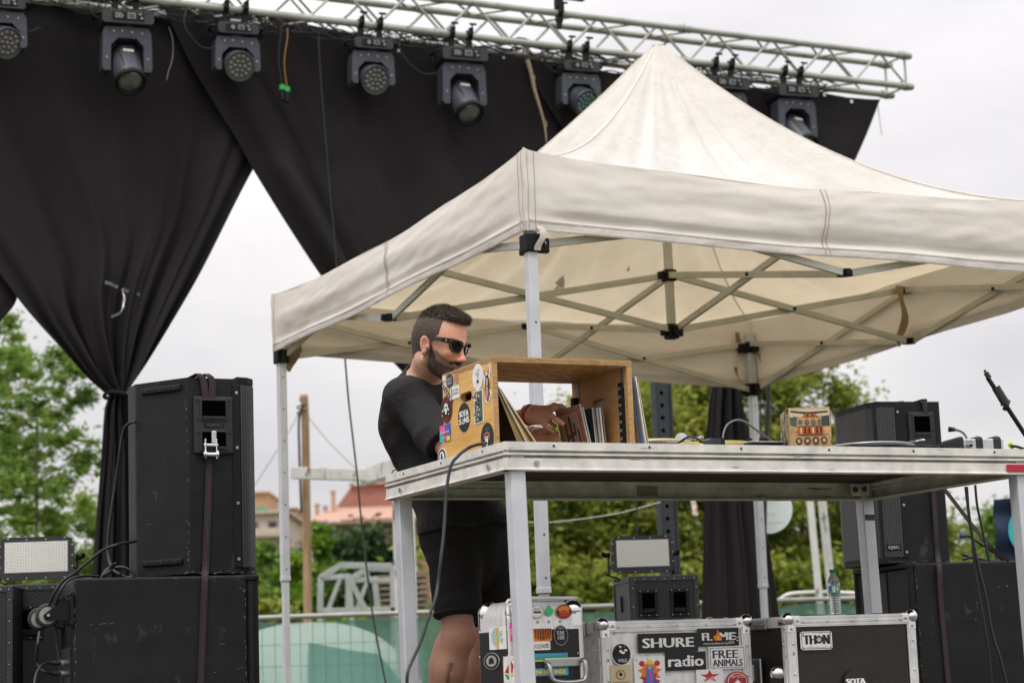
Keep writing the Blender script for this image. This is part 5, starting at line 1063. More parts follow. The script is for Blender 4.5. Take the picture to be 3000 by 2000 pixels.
# diagonal strap and cables behind the right stack
st = thing('ratchet_strap', 'dark strap slanting down to the right behind the table leg at the right', 'strap', W(2860, 1640, 8.6), 'ratchet straps round the speaker stacks')
b = MB(); ribbon(b, [W(2765, 1430, 8.5), W(2800, 1475, 8.5), W(2850, 1540, 8.5), (W(2905, 1605, 8.5)), W(2955, 1643, 8.7)], RM.to_3x3() @ Vector((.012, 0, .012)), .003); b.build('webbing', [WEB, STR], st)
for k, (pts, lab, r) in enumerate((([(2829, 1425), (2838, 1500), (2850, 1590), (2860, 1700), (2878, 1800), (2895, 1900), (2905, 2010)], 'left one of two black cables hanging from under the right end of the table', .006),
        ([(2832, 1425), (2840, 1520), (2862, 1640), (2888, 1750), (2905, 1850), (2930, 1930), (2950, 2010)], 'right one of two black cables hanging from under the right end of the table', .006),
        ([(2857, 1420), (2863, 1480), (2880, 1560), (2893, 1620), (2899, 1646)], 'short black cable hanging near the navy banner', .005))):
    cable('hanging_cable', [W(x, y, 7.95) for x, y in pts], r, lab)
for k, pts in enumerate(([(2815, 1568), (2840, 1570), (2870, 1590), (2910, 1615), (2940, 1640)], [(2818, 1622), (2840, 1630), (2870, 1642), (2900, 1645)], [(2820, 1638), (2850, 1632), (2890, 1640), (2930, 1644)])):
    cable('loose_cable', [W(x, y, 8.95) for x, y in pts], .006, 'black cable %s the right loudspeaker on the subwoofer top' % ('plugged into the back of', 'coiled behind', 'lying flattest behind')[k], 'cables behind the right loudspeaker')
for (px, py, Y) in ((2815, 1568, 8.94), (2783, 1257, 8.6)):
    o = MB().cyl(W(px - 4, py, Y), W(px + 16, py + 1, Y), .012, .008, n=10).build('cable_plug', mat('blue_plug', (.02, .05, .16), .4) if py > 1500 else BLK); tag(o, 'blue-tipped plug low on the back of the right loudspeaker' if py > 1500 else 'black plug high on the back of the right loudspeaker', 'plug')
# small metal bit on top of the monitor
o = MB().box(RM.inverted() @ RM @ Vector((0, 0, 0)), (.001, .001, .001)); 
b = MB(RM @ Matrix.Translation((.15, .1, rh + .006)) @ Matrix.Rotation(-.15, 4, 'Y')); b.box((0, 0, 0), (.06, .03, .006), .001); tag(b.build('metal_tab', STL), 'small metal tab lying on top of the right loudspeaker', 'tab')
# microphone boom
t = thing('mic_boom', 'black microphone stand boom pointing up to the left at the right border', 'mic stand', W(3060, 1700, 8.2))
Y = 8.2; b = MB(); b.cyl(W(2893, 1105, Y), W(3090, 1405, Y), .0095, n=12); b.build('boom', BLK, t)
b = MB(); b.cyl(W(2884, 1083, Y), W(2888, 1092, Y), .005, n=8); b.cyl(W(2888, 1091, Y), W(2899, 1108, Y), .011, n=12); b.build('thread_tip', DGREY, t)
b = MB(); b.cyl(W(2917, 1134, Y), W(2944, 1178, Y), .017, .018, n=14); b.cyl(W(2944, 1178, Y), W(2947, 1183, Y), .021, n=14); b.cyl(W(2944, 1184, Y), W(2953, 1188, Y), .024, n=14); b.build('grip', RUB, t)
b = MB(); p1 = W(3090, 1405, Y); b.cyl((p1.x, p1.y, DECK), (p1.x, p1.y, p1.z), .011, n=12); b.box((p1.x, p1.y, p1.z), (.05, .05, .05), .01); b.build('upright', BLK, t)
for k in range(3): b = MB(); a = k * 2.094; b.cyl((p1.x, p1.y, DECK + .09), (p1.x + .3 * math.cos(a), p1.y + .3 * math.sin(a), DECK + .012), .009, n=8); b.build('leg', BLK, t)
# ================================================================== cables of the left stack
def lc(lab, pts, r, Y=7.3, g='cables of the left stack', m=None): return cable('speaker_cable', [W(*p) if len(p) == 3 else W(p[0], p[1], Y) for p in pts], r, lab, g, m)
lc('black power cable curving from the back of the left speaker down over the castors', [(398, 1584, 7.55), (380, 1588, 7.5), (345, 1594), (300, 1612), (255, 1648), (215, 1680), (180, 1705), (155, 1745), (140, 1790, 7.4), (128, 1830, 7.45)], .0055)
lc('black signal cable dropping behind the left speaker from its top connector', [(398, 1235, 7.6), (378, 1240, 7.62), (362, 1262, 7.65), (352, 1320, 7.66), (338, 1420, 7.68), (322, 1530, 7.68), (316, 1600, 7.68), (320, 1640, 7.66), (332, 1668, 7.6), (352, 1682, 7.55)], .0055)
lc('black cable coil lying on the subwoofer behind the left speaker', [(300, 1688, 7.6), (322, 1675), (338, 1662), (365, 1662), (388, 1674), (392, 1686), (372, 1690), (345, 1678), (330, 1672)], .0055, 7.6)
lc('black cable running from the sub top down behind the castor wheels', [(290, 1688, 7.5), (240, 1687, 7.42), (200, 1700, 7.36), (175, 1735, 7.34), (165, 1770, 7.36), (162, 1800, 7.38), (163, 1850, 7.4), (172, 1920, 7.4), (184, 2010, 7.4)], .005)
lc('black signal cable looping from the lower left into the upper plug on the sub', [(116, 1850, 7.2), (110, 1890, 7.15), (106, 1930), (118, 1958), (135, 1968), (152, 1972, 7.32)], .005, 7.25)
lc('black signal cable looping up into the lower plug on the sub from below', [(100, 2010, 7.1), (106, 1975, 7.15), (120, 1950, 7.2), (135, 1942, 7.25), (152, 1941, 7.32)], .005)
for py, w_ in ((1941, 'upper'), (1972, 'lower')):
    t = thing('cable_plug', '%s of the two metal plugs pushed into the back of the left subwoofer' % w_, 'plug', W(180, py, 7.35))
    MB().cyl(W(148, py, 7.32), W(174, py, 7.34), .006, .011, n=12).build('boot', BLK, t); MB().cyl(W(174, py, 7.34), W(199, py, 7.37), .0115, n=14).build('shell', STL, t)
t = thing('cable_tie', 'black fabric cable tie flapping behind the base of the left speaker', 'cable tie', W(320, 1675, 7.6))
b = MB(); ribbon(b, [W(296, 1690, 7.58), W(305, 1676, 7.57), (W(322, 1662, 7.55)), W(338, 1655, 7.57)], Vector((.008, 0, .022)), .003); b.build('flap', DKS, t)
cable('table_cable', [ty(1424, 1298, .02), ty(1405, 1300, -.005), W(1375, 1310, 6.2), W(1345, 1332, 6.17), W(1322, 1362, 6.16), W(1310, 1420, 6.15), W(1305, 1480, 6.14), W(1300, 1560, 6.12), W(1291, 1640, 6.1), W(1284, 1700, 6.1), W(1276, 1750, 6.08), W(1255, 1810, 6.06), W(1232, 1880, 6.04), W(1205, 1940, 6.02), W(1194, 1970, 6.0), W(1192, 2020, 6.0)], .0052, 'thick black cable hanging from beside the crate in front of the table to the floor', m=mat('thick_cable', (.022, .024, .028), .4))
# dark cables at the table's left corner
cable('table_cable', [ty(1148, 1386, .97), ty(1152, 1378, .97), ty(1158, 1376, .96)], .002, 'tiny wire hook on the far left corner of the table')
# ================================================================== flight cases
DIAM = mat('engine_turned_metal', (.74, .74, .73), .36, .12, var=.24, sc_=26, dirt=((.2, .2, .2), .62, 30), bump=.3, bs=40)
LAM = mat('brown_black_laminate', (.020, .0155, .014), .38, var=.25, sc_=9, bump=.15, bs=150, dirt=((.10, .09, .08), .72, 9))
EXT = mat('case_extrusion', (.70, .70, .70), .4, .2, var=.18, sc_=14, dirt=((.12, .11, .10), .64, 26))
def ballc(b, p, sx, sy, r=.0225):
    # ball corner with the three rounded lobes that wrap the faces; sx, sy point outwards, up is outwards
    b.ball(p + Vector((-sx * .008, -sy * .008, -.008)), r, 14, 0)
    for ax in range(3):
        for k in (1, 2):
            pass
    l = .052
    b.box(p + Vector((-sx * l / 2, -sy * -.0015, -.014)), (l, .004, .028), .0015); b.box(p + Vector((-sx * .014, sy * .0015, -l / 2)), (.028, .004, l), .0015)
    b.box(p + Vector((sx * .0015, -sy * .014, -l / 2)), (.004, .028, l), .0015); b.box(p + Vector((sx * .0015, -sy * l / 2, -.014)), (.004, l, .028), .0015)
    b.box(p + Vector((-sx * l / 2, -sy * .014, .0015)), (l, .028, .004), .0015)
    for q in ((-sx * .040, sy * .004, -.014), (-sx * .014, sy * .004, -.040), (sx * .004, -sy * .040, -.014), (sx * .004, -sy * .014, -.04)): b.ball(p + Vector(q), .0045, 8, 1)
def flight_case(nm, lab, M4, w, d, h, pm, lid=None, group='flight cases under the table'):
    t = thing(nm, lab, 'flight case', M4, group)
    b = MB(M4); b.box((w / 2, d / 2, h / 2), (w - .008, d - .008, h - .008)); b.build('shell', pm, t)
    e = .034; b = MB(M4)
    def strip(p, q, dirx, diry):    # L-shaped edge with a rounded bead
        pass
    th = .004
    for y, s in ((0, -1), (d, 1)):
        for z in (e / 2, h - e / 2): b.box((w / 2, y, z), (w - .02, th, e), .0008); b.box((w / 2, y + s * .002, z), (w - .05, .004, e * .30), .0015); b.box((w / 2, y + s * .0015, z + e * .32), (w - .05, .003, .003), .001); b.box((w / 2, y + s * .0015, z - e * .32), (w - .05, .003, .003), .001)
        for x in (e / 2, w - e / 2): b.box((x, y, h / 2), (e, th, h - 2 * e - .002), .0008); b.box((x, y + s * .002, h / 2), (e * .30, .004, h - .08), .0015); b.box((x - e * .32, y + s * .0015, h / 2), (.003, .003, h - .08), .001); b.box((x + e * .32, y + s * .0015, h / 2), (.003, .003, h - .08), .001)
    for x, s in ((0, -1), (w, 1)):
        for z in (e / 2, h - e / 2): b.box((x, d / 2, z), (th, d - .02, e), .0008)
        for y in (e / 2, d - e / 2): b.box((x, y, h / 2), (th, e, h - 2 * e - .002), .0008); b.box((x + s * .002, y, h / 2), (.004, e * .3, h - .08), .0015)
    for y in (e / 2, d - e / 2): b.box((w / 2, y, h), (w - .02, e, th), .0008)
    for x in (e / 2, w - e / 2): b.box((x, d / 2, h), (e, d - 2 * e - .002, th), .0008)
    fr = b.build('edge_trim', EXT, t)
    b = MB(M4)
    for k in range(5):
        x = .06 + k * (w - .12) / 4
        for z in (h - e * .5,): b.ball((x, -.006, z), .0042, 8)
    for k in range(4):
        z = .07 + k * (h - .16) / 3
        for x in (e / 2, w - e / 2): b.ball((x, -.006, z), .0042, 8)
    for k in range(3): b.ball((-.006, e / 2, .07 + k * (h - .16) / 2), .0042, 8)
    b.build('rivet', CHR, fr)
    for x, sx_ in ((0, -1), (w, 1)):
        for y, sy_ in ((0, -1), (d, 1)):
            b = MB(M4); ballc(b, Vector((x, y, h)), sx_, sy_); b.build('ball_corner', [CHR, STL], t)
    return t
Y0 = 6.75; q = W(1761, 1826, Y0); KM = FM((q.x, q.y, DECK), TBP); kh = q.z - DECK + .005
k1 = flight_case('flight_case', 'sticker covered metal flight case in the middle under the table', KM, .561, .26, kh, DIAM)
KF = face_frame(KM @ Vector((0, -.004, 0)), TX)
S = lambda px, py, w, h, sh, bg, it, lab=None, rot=0: st_px(k1, KF, px, py, w, h, sh, bg, it, lab, rot)
S(1957, 1881, 176, 56, 'rect', INK, [C_('SHURE', 0, 0, 1.68, 1.0, WHT, 0, .022)], 'black sticker with heavy white capitals reading SHURE')
S(2104, 1865, 120, 52, 'rect', INK, [C_('FL', -.55, .08, .45, .85, WHT, 0, .03), C_('ME', .42, .08, .75, .85, WHT, 0, .03), ('p', [(-.2, -.35), (.08, -.38), (.16, 0), (.04, .45), (-.04, .9), (-.1, .3), (-.26, .05)], ORG), ('p', [(-.08, -.3), (.04, -.3), (.04, 0), (-.04, .15)], YEL), C_('HIGH COVERAGE GRAFFITI', 0, -.72, 1.5, .2, WHT)] + [('p', disc(random.uniform(.3, .9), random.uniform(-.7, .9), .05, .06, 5), EXT) for _ in range(16)], 'scuffed black sticker reading FLAME with an orange flame')
S(2009, 1935, 118, 54, 'rect', INK, [C_('radio', 0, .02, 1.72, 1.2, WHT, 0, .03), ('p', disc(-.16, -.1, .06, .09, 12), BLU)], 'black sticker reading radio in white lower case')
S(2130, 1925, 108, 66, 'rect', WHT, [('p', [(-.93, -.9), (.93, -.9), (.93, .9), (-.93, .9)], flat('ink_blue', (.03, .035, .07))), ('p', [(-.9, -.85), (.9, -.85), (.9, .85), (-.9, .85)], WHT), C_('FREE', -.1, .32, 1.35, .72, flat('ink_blue2', (.03, .035, .07)), 0, .02), C_('ANIMALS', 0, -.45, 1.6, .62, flat('ink_blue3', (.03, .035, .07)), 0, .015)], 'white sticker reading FREE ANIMALS')
S(1820, 1915, 58, 66, 'disc', WHT, [('p', disc(0, 0, .93, .93, 26), INK)] + [('p', disc(random.uniform(-.5, .5), random.uniform(-.2, .7), random.uniform(.06, .2), random.uniform(.05, .15), 8), random.choice((WHT, GRY, INK))) for _ in range(16)] + [C_('WILD', 0, -.55, .9, .3, WHT)], 'round black and white sticker')
S(1818, 1977, 60, 60, 'rect', CRM, [('p', disc(0, .05, .5, .5, 20), KR), ('p', disc(0, .05, .36, .36, 20), CRM), ('p', disc(0, .1, .18, .2, 12), INK), ('p', [(-.8, -.7), (.8, -.7), (.8, -.62), (-.8, -.62)], KR)], 'yellowed square sticker with a small wreath')
S(1903, 1967, 90, 92, 'rect', WHT, [('p', star(0, 0, .8, .5, 9), ORG), ('p', star(0, -.6, .7, .4, 7, 0), RED), ('p', disc(-.5, .55, .18, .18, 10), RED), ('p', disc(.5, .55, .18, .18, 10), RED), ('p', [(-.28, -.7), (.28, -.7), (.22, .3), (0, .5), (-.22, .3)], BLU), ('p', disc(0, .3, .13, .15, 12), flat('skin_print2', (.5, .3, .22))), ('p', [(-.1, -.6), (.1, -.6), (.05, .1), (-.05, .1)], PNK), ('p', disc(0, .62, .2, .16, 10), YEL), ('p', [(-.6, -.75), (-.3, -.4), (-.2, -.8)], PUR), ('p', [(.6, -.75), (.3, -.4), (.2, -.8)], PUR)], 'white sticker with a small colourful red, orange and blue figure')
S(2079, 1985, 78, 52, 'rect', WHT, [('p', star(0, .2, .75, .3), RED), C_('CAFE', 0, -.1, .6, .4, WHT, 12), C_('SANT CUGAT DEL VALLES', 0, -.75, 1.6, .22, INK)], 'white sticker with a red star')
S(2160, 1995, 66, 60, 'disc', flat('crimson_print', (.4, .03, .04)), [('p', disc(0, 0, .86, .86, 24), WHT), ('p', disc(0, 0, .8, .8, 24), flat('crimson_print2', (.4, .03, .04))), C_('NO TOTE', 0, .5, 1.1, .25, WHT), ('p', star(0, -.05, .3, .15, 4), WHT)], 'round red sticker')
S(2180, 1868, 0.1, .1, 'rect', INK, []) if False else None
Y0 = 6.9; q = W(2304, 1806, Y0); HM = FM((q.x, q.y, DECK), TBP)
k2 = flight_case('flight_case', 'dark flight case with a THON plate, a water bottle standing on it', HM, .515, .42, q.z - DECK, LAM)
HF = face_frame(HM @ Vector((0, -.004, 0)), TX); h2 = q.z - DECK
st_px(k2, HF, 2391, 1875, 93, 54, 'round', WHT, [('p', [(-.93, -.9), (.93, -.9), (.93, .9), (-.93, .9)], INK), ('p', [(-.9, -.84), (.9, -.84), (.9, .84), (-.9, .84)], WHT), C_('TH', -.42, .1, .75, 1.0, INK, 0, .05), C_('N', .62, .1, .36, 1.0, INK, 0, .06), ('p', disc(.15, .1, .25, .42, 18), INK), ('p', disc(.15, .1, .15, .24, 14), flat('silver_dot', (.45, .45, .45))), C_('produced by flightcase equipment', 0, -.72, 1.3, .14, INK)] + [('p', disc(a * .84, c * .76, .05, .1, 10), STL) for a in (-1, 1) for c in (-1, 1)], 'white plate reading THON', name='name_plate')
st_px(k2, HF, 2507, 1998, 70, 78, 'disc', flat('black_disc', (.02, .02, .022)), [C_('SOTA', 0, .1, 1.55, .42, WHT, 0, .06), C_('SONS', 0, -.4, 1.5, .4, WHT, 0, .05)], 'round black sticker lettered SOTA')
b = MB(HM)
for (x, y, w_) in ((.10, .02, .12), (.42, .022, .1), (.30, .03, .05)): b.box((x, y + .01, h2 + .004), (w_, .03, .003), .001)
b.build('tape_strip', BLK, k2)
b = MB(KM)
for (x, y, w_) in ((.14, .03, .08), (.05, .03, .03), (.36, .04, .06)): b.box((x, y, kh + .004), (w_, .03, .003), .001)
b.build('tape_strip', GRY, k1)
# hinge plate and butterfly latch on the right flank between the cases
b = MB(HM); b.box((-.008, .20, h2 - .02), (.008, .16, .035), .002); 
for k in range(4): b.ball((-.013, .14 + .04 * k, h2 - .02), .0045, 8)
b.build('hinge', STL, k2)
b = MB(HM); b.box((-.010, .21, h2 * .60), (.014, .10, .10), .006); b.box((-.02, .21, h2 * .60), (.012, .03, .06), .006); b.build('latch', STL, k2)
b = MB(HM); b.box((-.0055, .28, h2 - .16), (.003, .018, .22), 0); b.build('tape_strip', TAPE, k2)
b = MB(KM); b.box((-.008, .13, kh - .02), (.008, .05, .05), .003)
for a in (-.012, .012):
    for c in (-.012, .012): b.ball((-.013, .13 + a, kh - .02 + c), .0045, 8)
b.build('hinge', STL, k1)
# small things in front at the very bottom
t = thing('microphone', 'dark microphone head on the floor between the flight cases, cut by the bottom edge', 'microphone', W(2275, 1990, 6.6))
b = MB(); b.ball(W(2276, 1972, 6.6), .022, 14, 0); b.cyl(W(2275, 1985, 6.6), W(2272, 2100, 6.6), .017, .013, n=14, mi=1); b.build('capsule', [CHR, BLK], t)
# rounded aluminium case at the left, with handle
Y0 = 6.55; q = W(1497, 1757, Y0); DM = FM((q.x, q.y, DECK), TBP); dh = q.z - DECK
dj = thing('record_case', 'rounded record case with chrome corners behind the front left table leg', 'record case', DM)
dw, dd = .262, .285
b = MB(DM)
def rr(w, d, r, n=6):
    out = []
    for cx_, cy_, a0 in ((w - r, r, -90), (w - r, d - r, 0), (r, d - r, 90), (r, r, 180)):
        for k in range(n + 1): a = R(a0 + 90 * k / n); out.append((cx_ + r * math.cos(a), cy_ + r * math.sin(a)))
    return out
rings = [];
for (z, ins) in ((0, 0), (dh - .055, 0), (dh - .035, .004), (dh - .016, .014), (dh - .004, .030), (dh, .05)):
    rings.append([(x * (dw - 2 * ins) / dw + ins, y * (dd - 2 * ins) / dd + ins, z) for x, y in rr(dw, dd, .03)])
n_ = len(rings[0]); b.add([p for r_ in rings for p in r_], [(i * n_ + k, i * n_ + (k + 1) % n_, (i + 1) * n_ + (k + 1) % n_, (i + 1) * n_ + k) for i in range(len(rings) - 1) for k in range(n_)], 0, True)
b.add(rings[-1], [list(range(n_))]); b.build('shell', [mat('striped_aluminium', (.70, .70, .70), .34, .2, var=.15, sc_=60, stretch=(1, 1, .2)), INK], dj)
b = MB(DM)     # black front and side panels
b.box((dw / 2, -.0012, (dh - .09) / 2), (dw - .055, .003, dh - .10), .001); b.box((-.0012, dd / 2, (dh - .09) / 2), (.003, dd - .06, dh - .10), .001); b.build('panel', INK, dj)
for x, y, sx_, sy_ in ((0, 0, 1, 1), (dw, 0, -1, 1), (0, dd, 1, -1), (dw, dd, -1, -1)):
    b = MB(DM); b.ball((x + sx_ * .036, y + sy_ * .036, dh - .036), .0405, 16, 0)
    b.cyl((x + sx_ * .034, y + sy_ * .034, dh - .085), (x + sx_ * .034, y + sy_ * .034, dh - .034), .037, n=18); b.build('corner_cap', CHR, dj)
b = MB(DM)
for x in (.0335, dw - .0335):
    for z in (.06, .16, .26, .36): b.ball((x, -.002, min(z, dh - .1)), .004, 8)
for x in (.09, .13, .17): b.ball((x, -.001, dh - .07), .0045, 8)
for z in (.06, .16, .26, .36): b.ball((-.002, .03, z), .004, 8); b.ball((-.002, dd - .03, z), .004, 8)
b.build('rivet', STL, dj)
b = MB(DM); b.box((.17, -.006, dh - .20), (.13, .012, .03), .004, 0); b.tube([(.11, -.008, dh - .20), (.112, -.03, dh - .21), (.118, -.035, dh - .25), (.15, -.036, dh - .262), (.21, -.036, dh - .262), (.236, -.034, dh - .25), (.238, -.03, dh - .20), (.236, -.008, dh - .195)], .008, 8, 0, 5); b.build('carry_handle', [STL], dj)
b = MB(DM); b.tube([(-.004, .01, 0), (-.006, .01, dh - .10), (-.006, .012, dh - .05), (-.002, .02, dh - .02), (.02, .02, dh + .004), (dw - .02, .02, dh + .004)], .006, 8, 0, 4); b.build('lid_seam', EXT, dj)
DF = face_frame(DM @ Vector((0, -.004, 0)), TX); DS = face_frame(DM @ Vector((-.004, 0, 0)), -TY)
D = lambda *a, **k: st_px(dj, DF, *a, **k); E_ = lambda *a, **k: st_px(dj, DS, *a, **k)
E_(1459, 1868, 50, 66, 'rect', WHT, [('p', disc(-.2, .1, .5, .85, 12), flat('pale_blue_print', (.35, .5, .6))), C_('Un de', .5, .1, .55, .5, GRN, -84), C_('Reggae', -.05, 0, .98, .85, YEL, -84, .03)], 'white sticker with yellow and green sideways Reggae lettering')
E_(1441, 1935, 46, 50, 'disc', flat('silver_grey_print', (.35, .35, .34)), [('p', disc(0, 0, .93, .93, 26), INK), ('p', disc(0, 0, .66, .66, 26), flat('silver_grey_print2', (.35, .35, .34))), ('p', [(-.35, -.35), (.35, -.3), (.3, .2), (.05, .45), (-.3, .2)], INK)], 'round grey and black sticker')
E_(1498, 1850, 10, 56, 'rect', PNK, [C_('SKA', 0, 0, 1.6, .4, WHT, 90)], 'narrow crimson sticker at the case edge')
E_(1492, 1960, 32, 78, 'rect', WHT, [('p', [(-.8, -.2), (.6, -.4), (.9, .3), (.4, .7)], RED), ('p', [(-.8, -.3), (.5, -.5), (.2, -.8), (-.4, -.7)], GRN), ('p', [(.0, -.5), (.6, -.2), (.8, -.5)], YEL)], 'white sticker with red, yellow and green shapes')
D(1572, 1790, 42, 40, 'disc', WHT, [('p', disc(0, 0, .93, .93, 26), INK), ('p', disc(0, 0, .86, .86, 26), WHT), C_('SUPPORT', 0, .35, 1.1, .28, INK, 180), C_('MUSIC', 0, -.1, 1.1, .36, INK, 180, .03)], 'round white sticker with black lettering upside down')
GP = flat('clover_green', (.05, .5, .2))
D(1609, 1788, 28, 34, 'disc' if False else disc(-.1, .4, .55, .5, 10)[:6] + disc(0, -.3, .8, .55, 12)[6:], GP, [('p', disc(-.4, 0, .5, .4, 12), GP), ('p', disc(.4, 0, .5, .4, 12), GP)], 'green clover sticker')
D(1652, 1790, 46, 42, 'disc', flat('rust_print', (.35, .08, .03)), [('p', disc(0, 0, .9, .9, 26), INK), ('p', disc(0, .2, .8, .6, 20), ORG), ('p', disc(0, -.3, .7, .5, 20), RED), ('p', [(-.9, -.15), (.9, -.05), (.9, .2), (-.9, .1)], INK), C_('DUB', 0, .02, 1.2, .3, YEL)], 'round orange and black sunset sticker')
D(1588, 1858, 56, 36, 'rect', ORG, [('p', [(-1 + .25 * k, -.2), (-.9 + .25 * k, -.2), (-.85 + .25 * k, 1), (-1 + .25 * k, 1)], INK) for k in range(8)] + [C_('reggae', 0, -.5, 1.7, .6, INK)], 'orange sticker with black stripes')
D(1586, 1890, 52, 26, 'rect', WHT, [C_('SOLENOÏD', 0, 0, 1.8, 1.2, INK)], 'white sticker with tall black letters')
D(1643, 1860, 42, 60, 'disc', GRY, [('p', disc(0, 0, .9, .9, 20), INK), C_('FUNK', 0, .25, 1.0, .4, WHT), C_('100', 0, -.2, .9, .4, WHT), ('p', disc(0, .7, .4, .1, 12), GRY)], 'round grey lettering sticker')
D(1612, 1945, 104, 66, 'rect', flat('sky_print', (.06, .3, .45)), [('p', [(-.95, -.3), (.95, -.3), (.95, .35), (-.95, .35)], INK), C_('JAMAICA', 0, .62, 1.75, .5, GRN, 180, .03), C_('KINGSTON', 0, -.66, 1.6, .4, YEL, 180, .02), ('p', [(-.9, .3), (.9, .3), (.9, .38), (-.9, .38)], YEL)], 'blue, black and green sticker reading JAMAICA upside down')
# small grey corner of something in front at the bottom
# ================================================================== strobe lights, racks
PIX = mat('led_diffuser', (.88, .88, .82), .3, var=.08, sc_=4)
def strobe(nm, lab, M4, w, h, nx, ny, par=None):
    t = thing(nm, lab, 'strobe light', M4, 'strobe lights'); r = .12 * w
    b = MB(M4); pl = [(-w / 2 + .13 * w, 0), (w / 2 - .13 * w, 0), (w / 2 - .02 * w, .06 * h), (w / 2, .2 * h), (w / 2, .8 * h), (w / 2 - .03 * w, .95 * h), (w / 2 - .12 * w, h), (-w / 2 + .12 * w, h), (-w / 2 + .03 * w, .95 * h), (-w / 2, .8 * h), (-w / 2, .2 * h), (-w / 2 + .02 * w, .06 * h)]
    b.prism(pl, Matrix(((1, 0, 0, 0), (0, 0, -1, .012), (0, 1, 0, 0), (0, 0, 0, 1))), .018, 0); o = b.build('face_frame', DGREY, t); m_ = o.modifiers.new('b', 'BEVEL'); m_.width = .003; m_.segments = 2
    b = MB(M4); b.box((0, .055, h / 2), (w * .92, .09, h * .86), .02, 0)
    for k in range(12): b.box((-w * .47, .055, h * (.15 + .06 * k)), (.006, .07, .004), 0)
    b.build('housing', BLK, t)
    b = MB(M4); gw, gh = w * .84, h * .70; dx, dy = gw / nx, gh / ny; b.box((0, -.0055, h * .53), (gw + .006, .003, gh + .006), 0, 1)
    for i in range(nx):
        for j in range(ny): x = -gw / 2 + dx * (i + .5); z = h * .53 - gh / 2 + dy * (j + .5); b.add([(x - dx * .42, -.008, z - dy * .42), (x + dx * .42, -.008, z - dy * .42), (x + dx * .42, -.008, z + dy * .42), (x - dx * .42, -.008, z + dy * .42)], [(0, 1, 2, 3)], 0)
    b.build('led_grid', [PIX, GRY], t)
    b = MB(M4)
    for (x, z) in ((-.38, .04), (-.13, .04), (.13, .04), (.38, .04), (-.38, .965), (-.13, .94), (.13, .94), (.38, .965), (-.485, .3), (-.485, .55), (-.485, .8), (.485, .3), (.485, .55), (.485, .8)): b.cyl((x * w, -.0085, z * h), (x * w, -.005, z * h), .0035, n=8)
    b.build('screw', STL, t)
    b = MB(M4)
    for s in (-1, 1):
        b.box((s * (w / 2 + .008), .05, h * .28), (.006, .03, h * .62), .002); b.cyl((s * (w / 2), .05, h * .52), (s * (w / 2 + .022), .05, h * .52), .012, n=12)
        b.tube([(s * (w / 2 + .02), .05, h * .52), (s * (w / 2 + .03), .045, h * .52), (s * (w / 2 + .032), .04, h * .60)], .008, 8, 0, 3)
    b.box((0, .05, -.028), (w * .9, .03, .006), .002); b.box((-w * .42, .05, -.015), (.10, .03, .005), .001, 0, Matrix.Rotation(.35, 3, 'Y')); b.box((w * .42, .05, -.015), (.10, .03, .005), .001, 0, Matrix.Rotation(-.35, 3, 'Y')); b.build('bracket', BLK, t)
    b = MB(M4); b.tube([(w * .47, .06, h * .3), (w * .53, .06, h * .1), (w * .45, .06, -.02), (w * .3, .07, -.035)], .005, 6); b.build('lead', CBL, t)
    return t
q = W(107, 1697, 8.2); strobe('strobe_light', 'wide strobe light with a bright cell grid on the rack at the left border', FM((q.x, q.y, q.z), .04), .295, W(107, 1572, 8.2).z - q.z, 40, 20)
q = W(1885, 1678, 9.2); strobe('strobe_light', 'smaller strobe light on the black amp rack behind the flight cases', FM((q.x, q.y, q.z), .12), .28, W(1885, 1568, 9.2).z - q.z, 36, 18)
CORR = mat_grille('dimpled_panel', .016, (.004, .004, .004), (.013, .013, .014), .6)
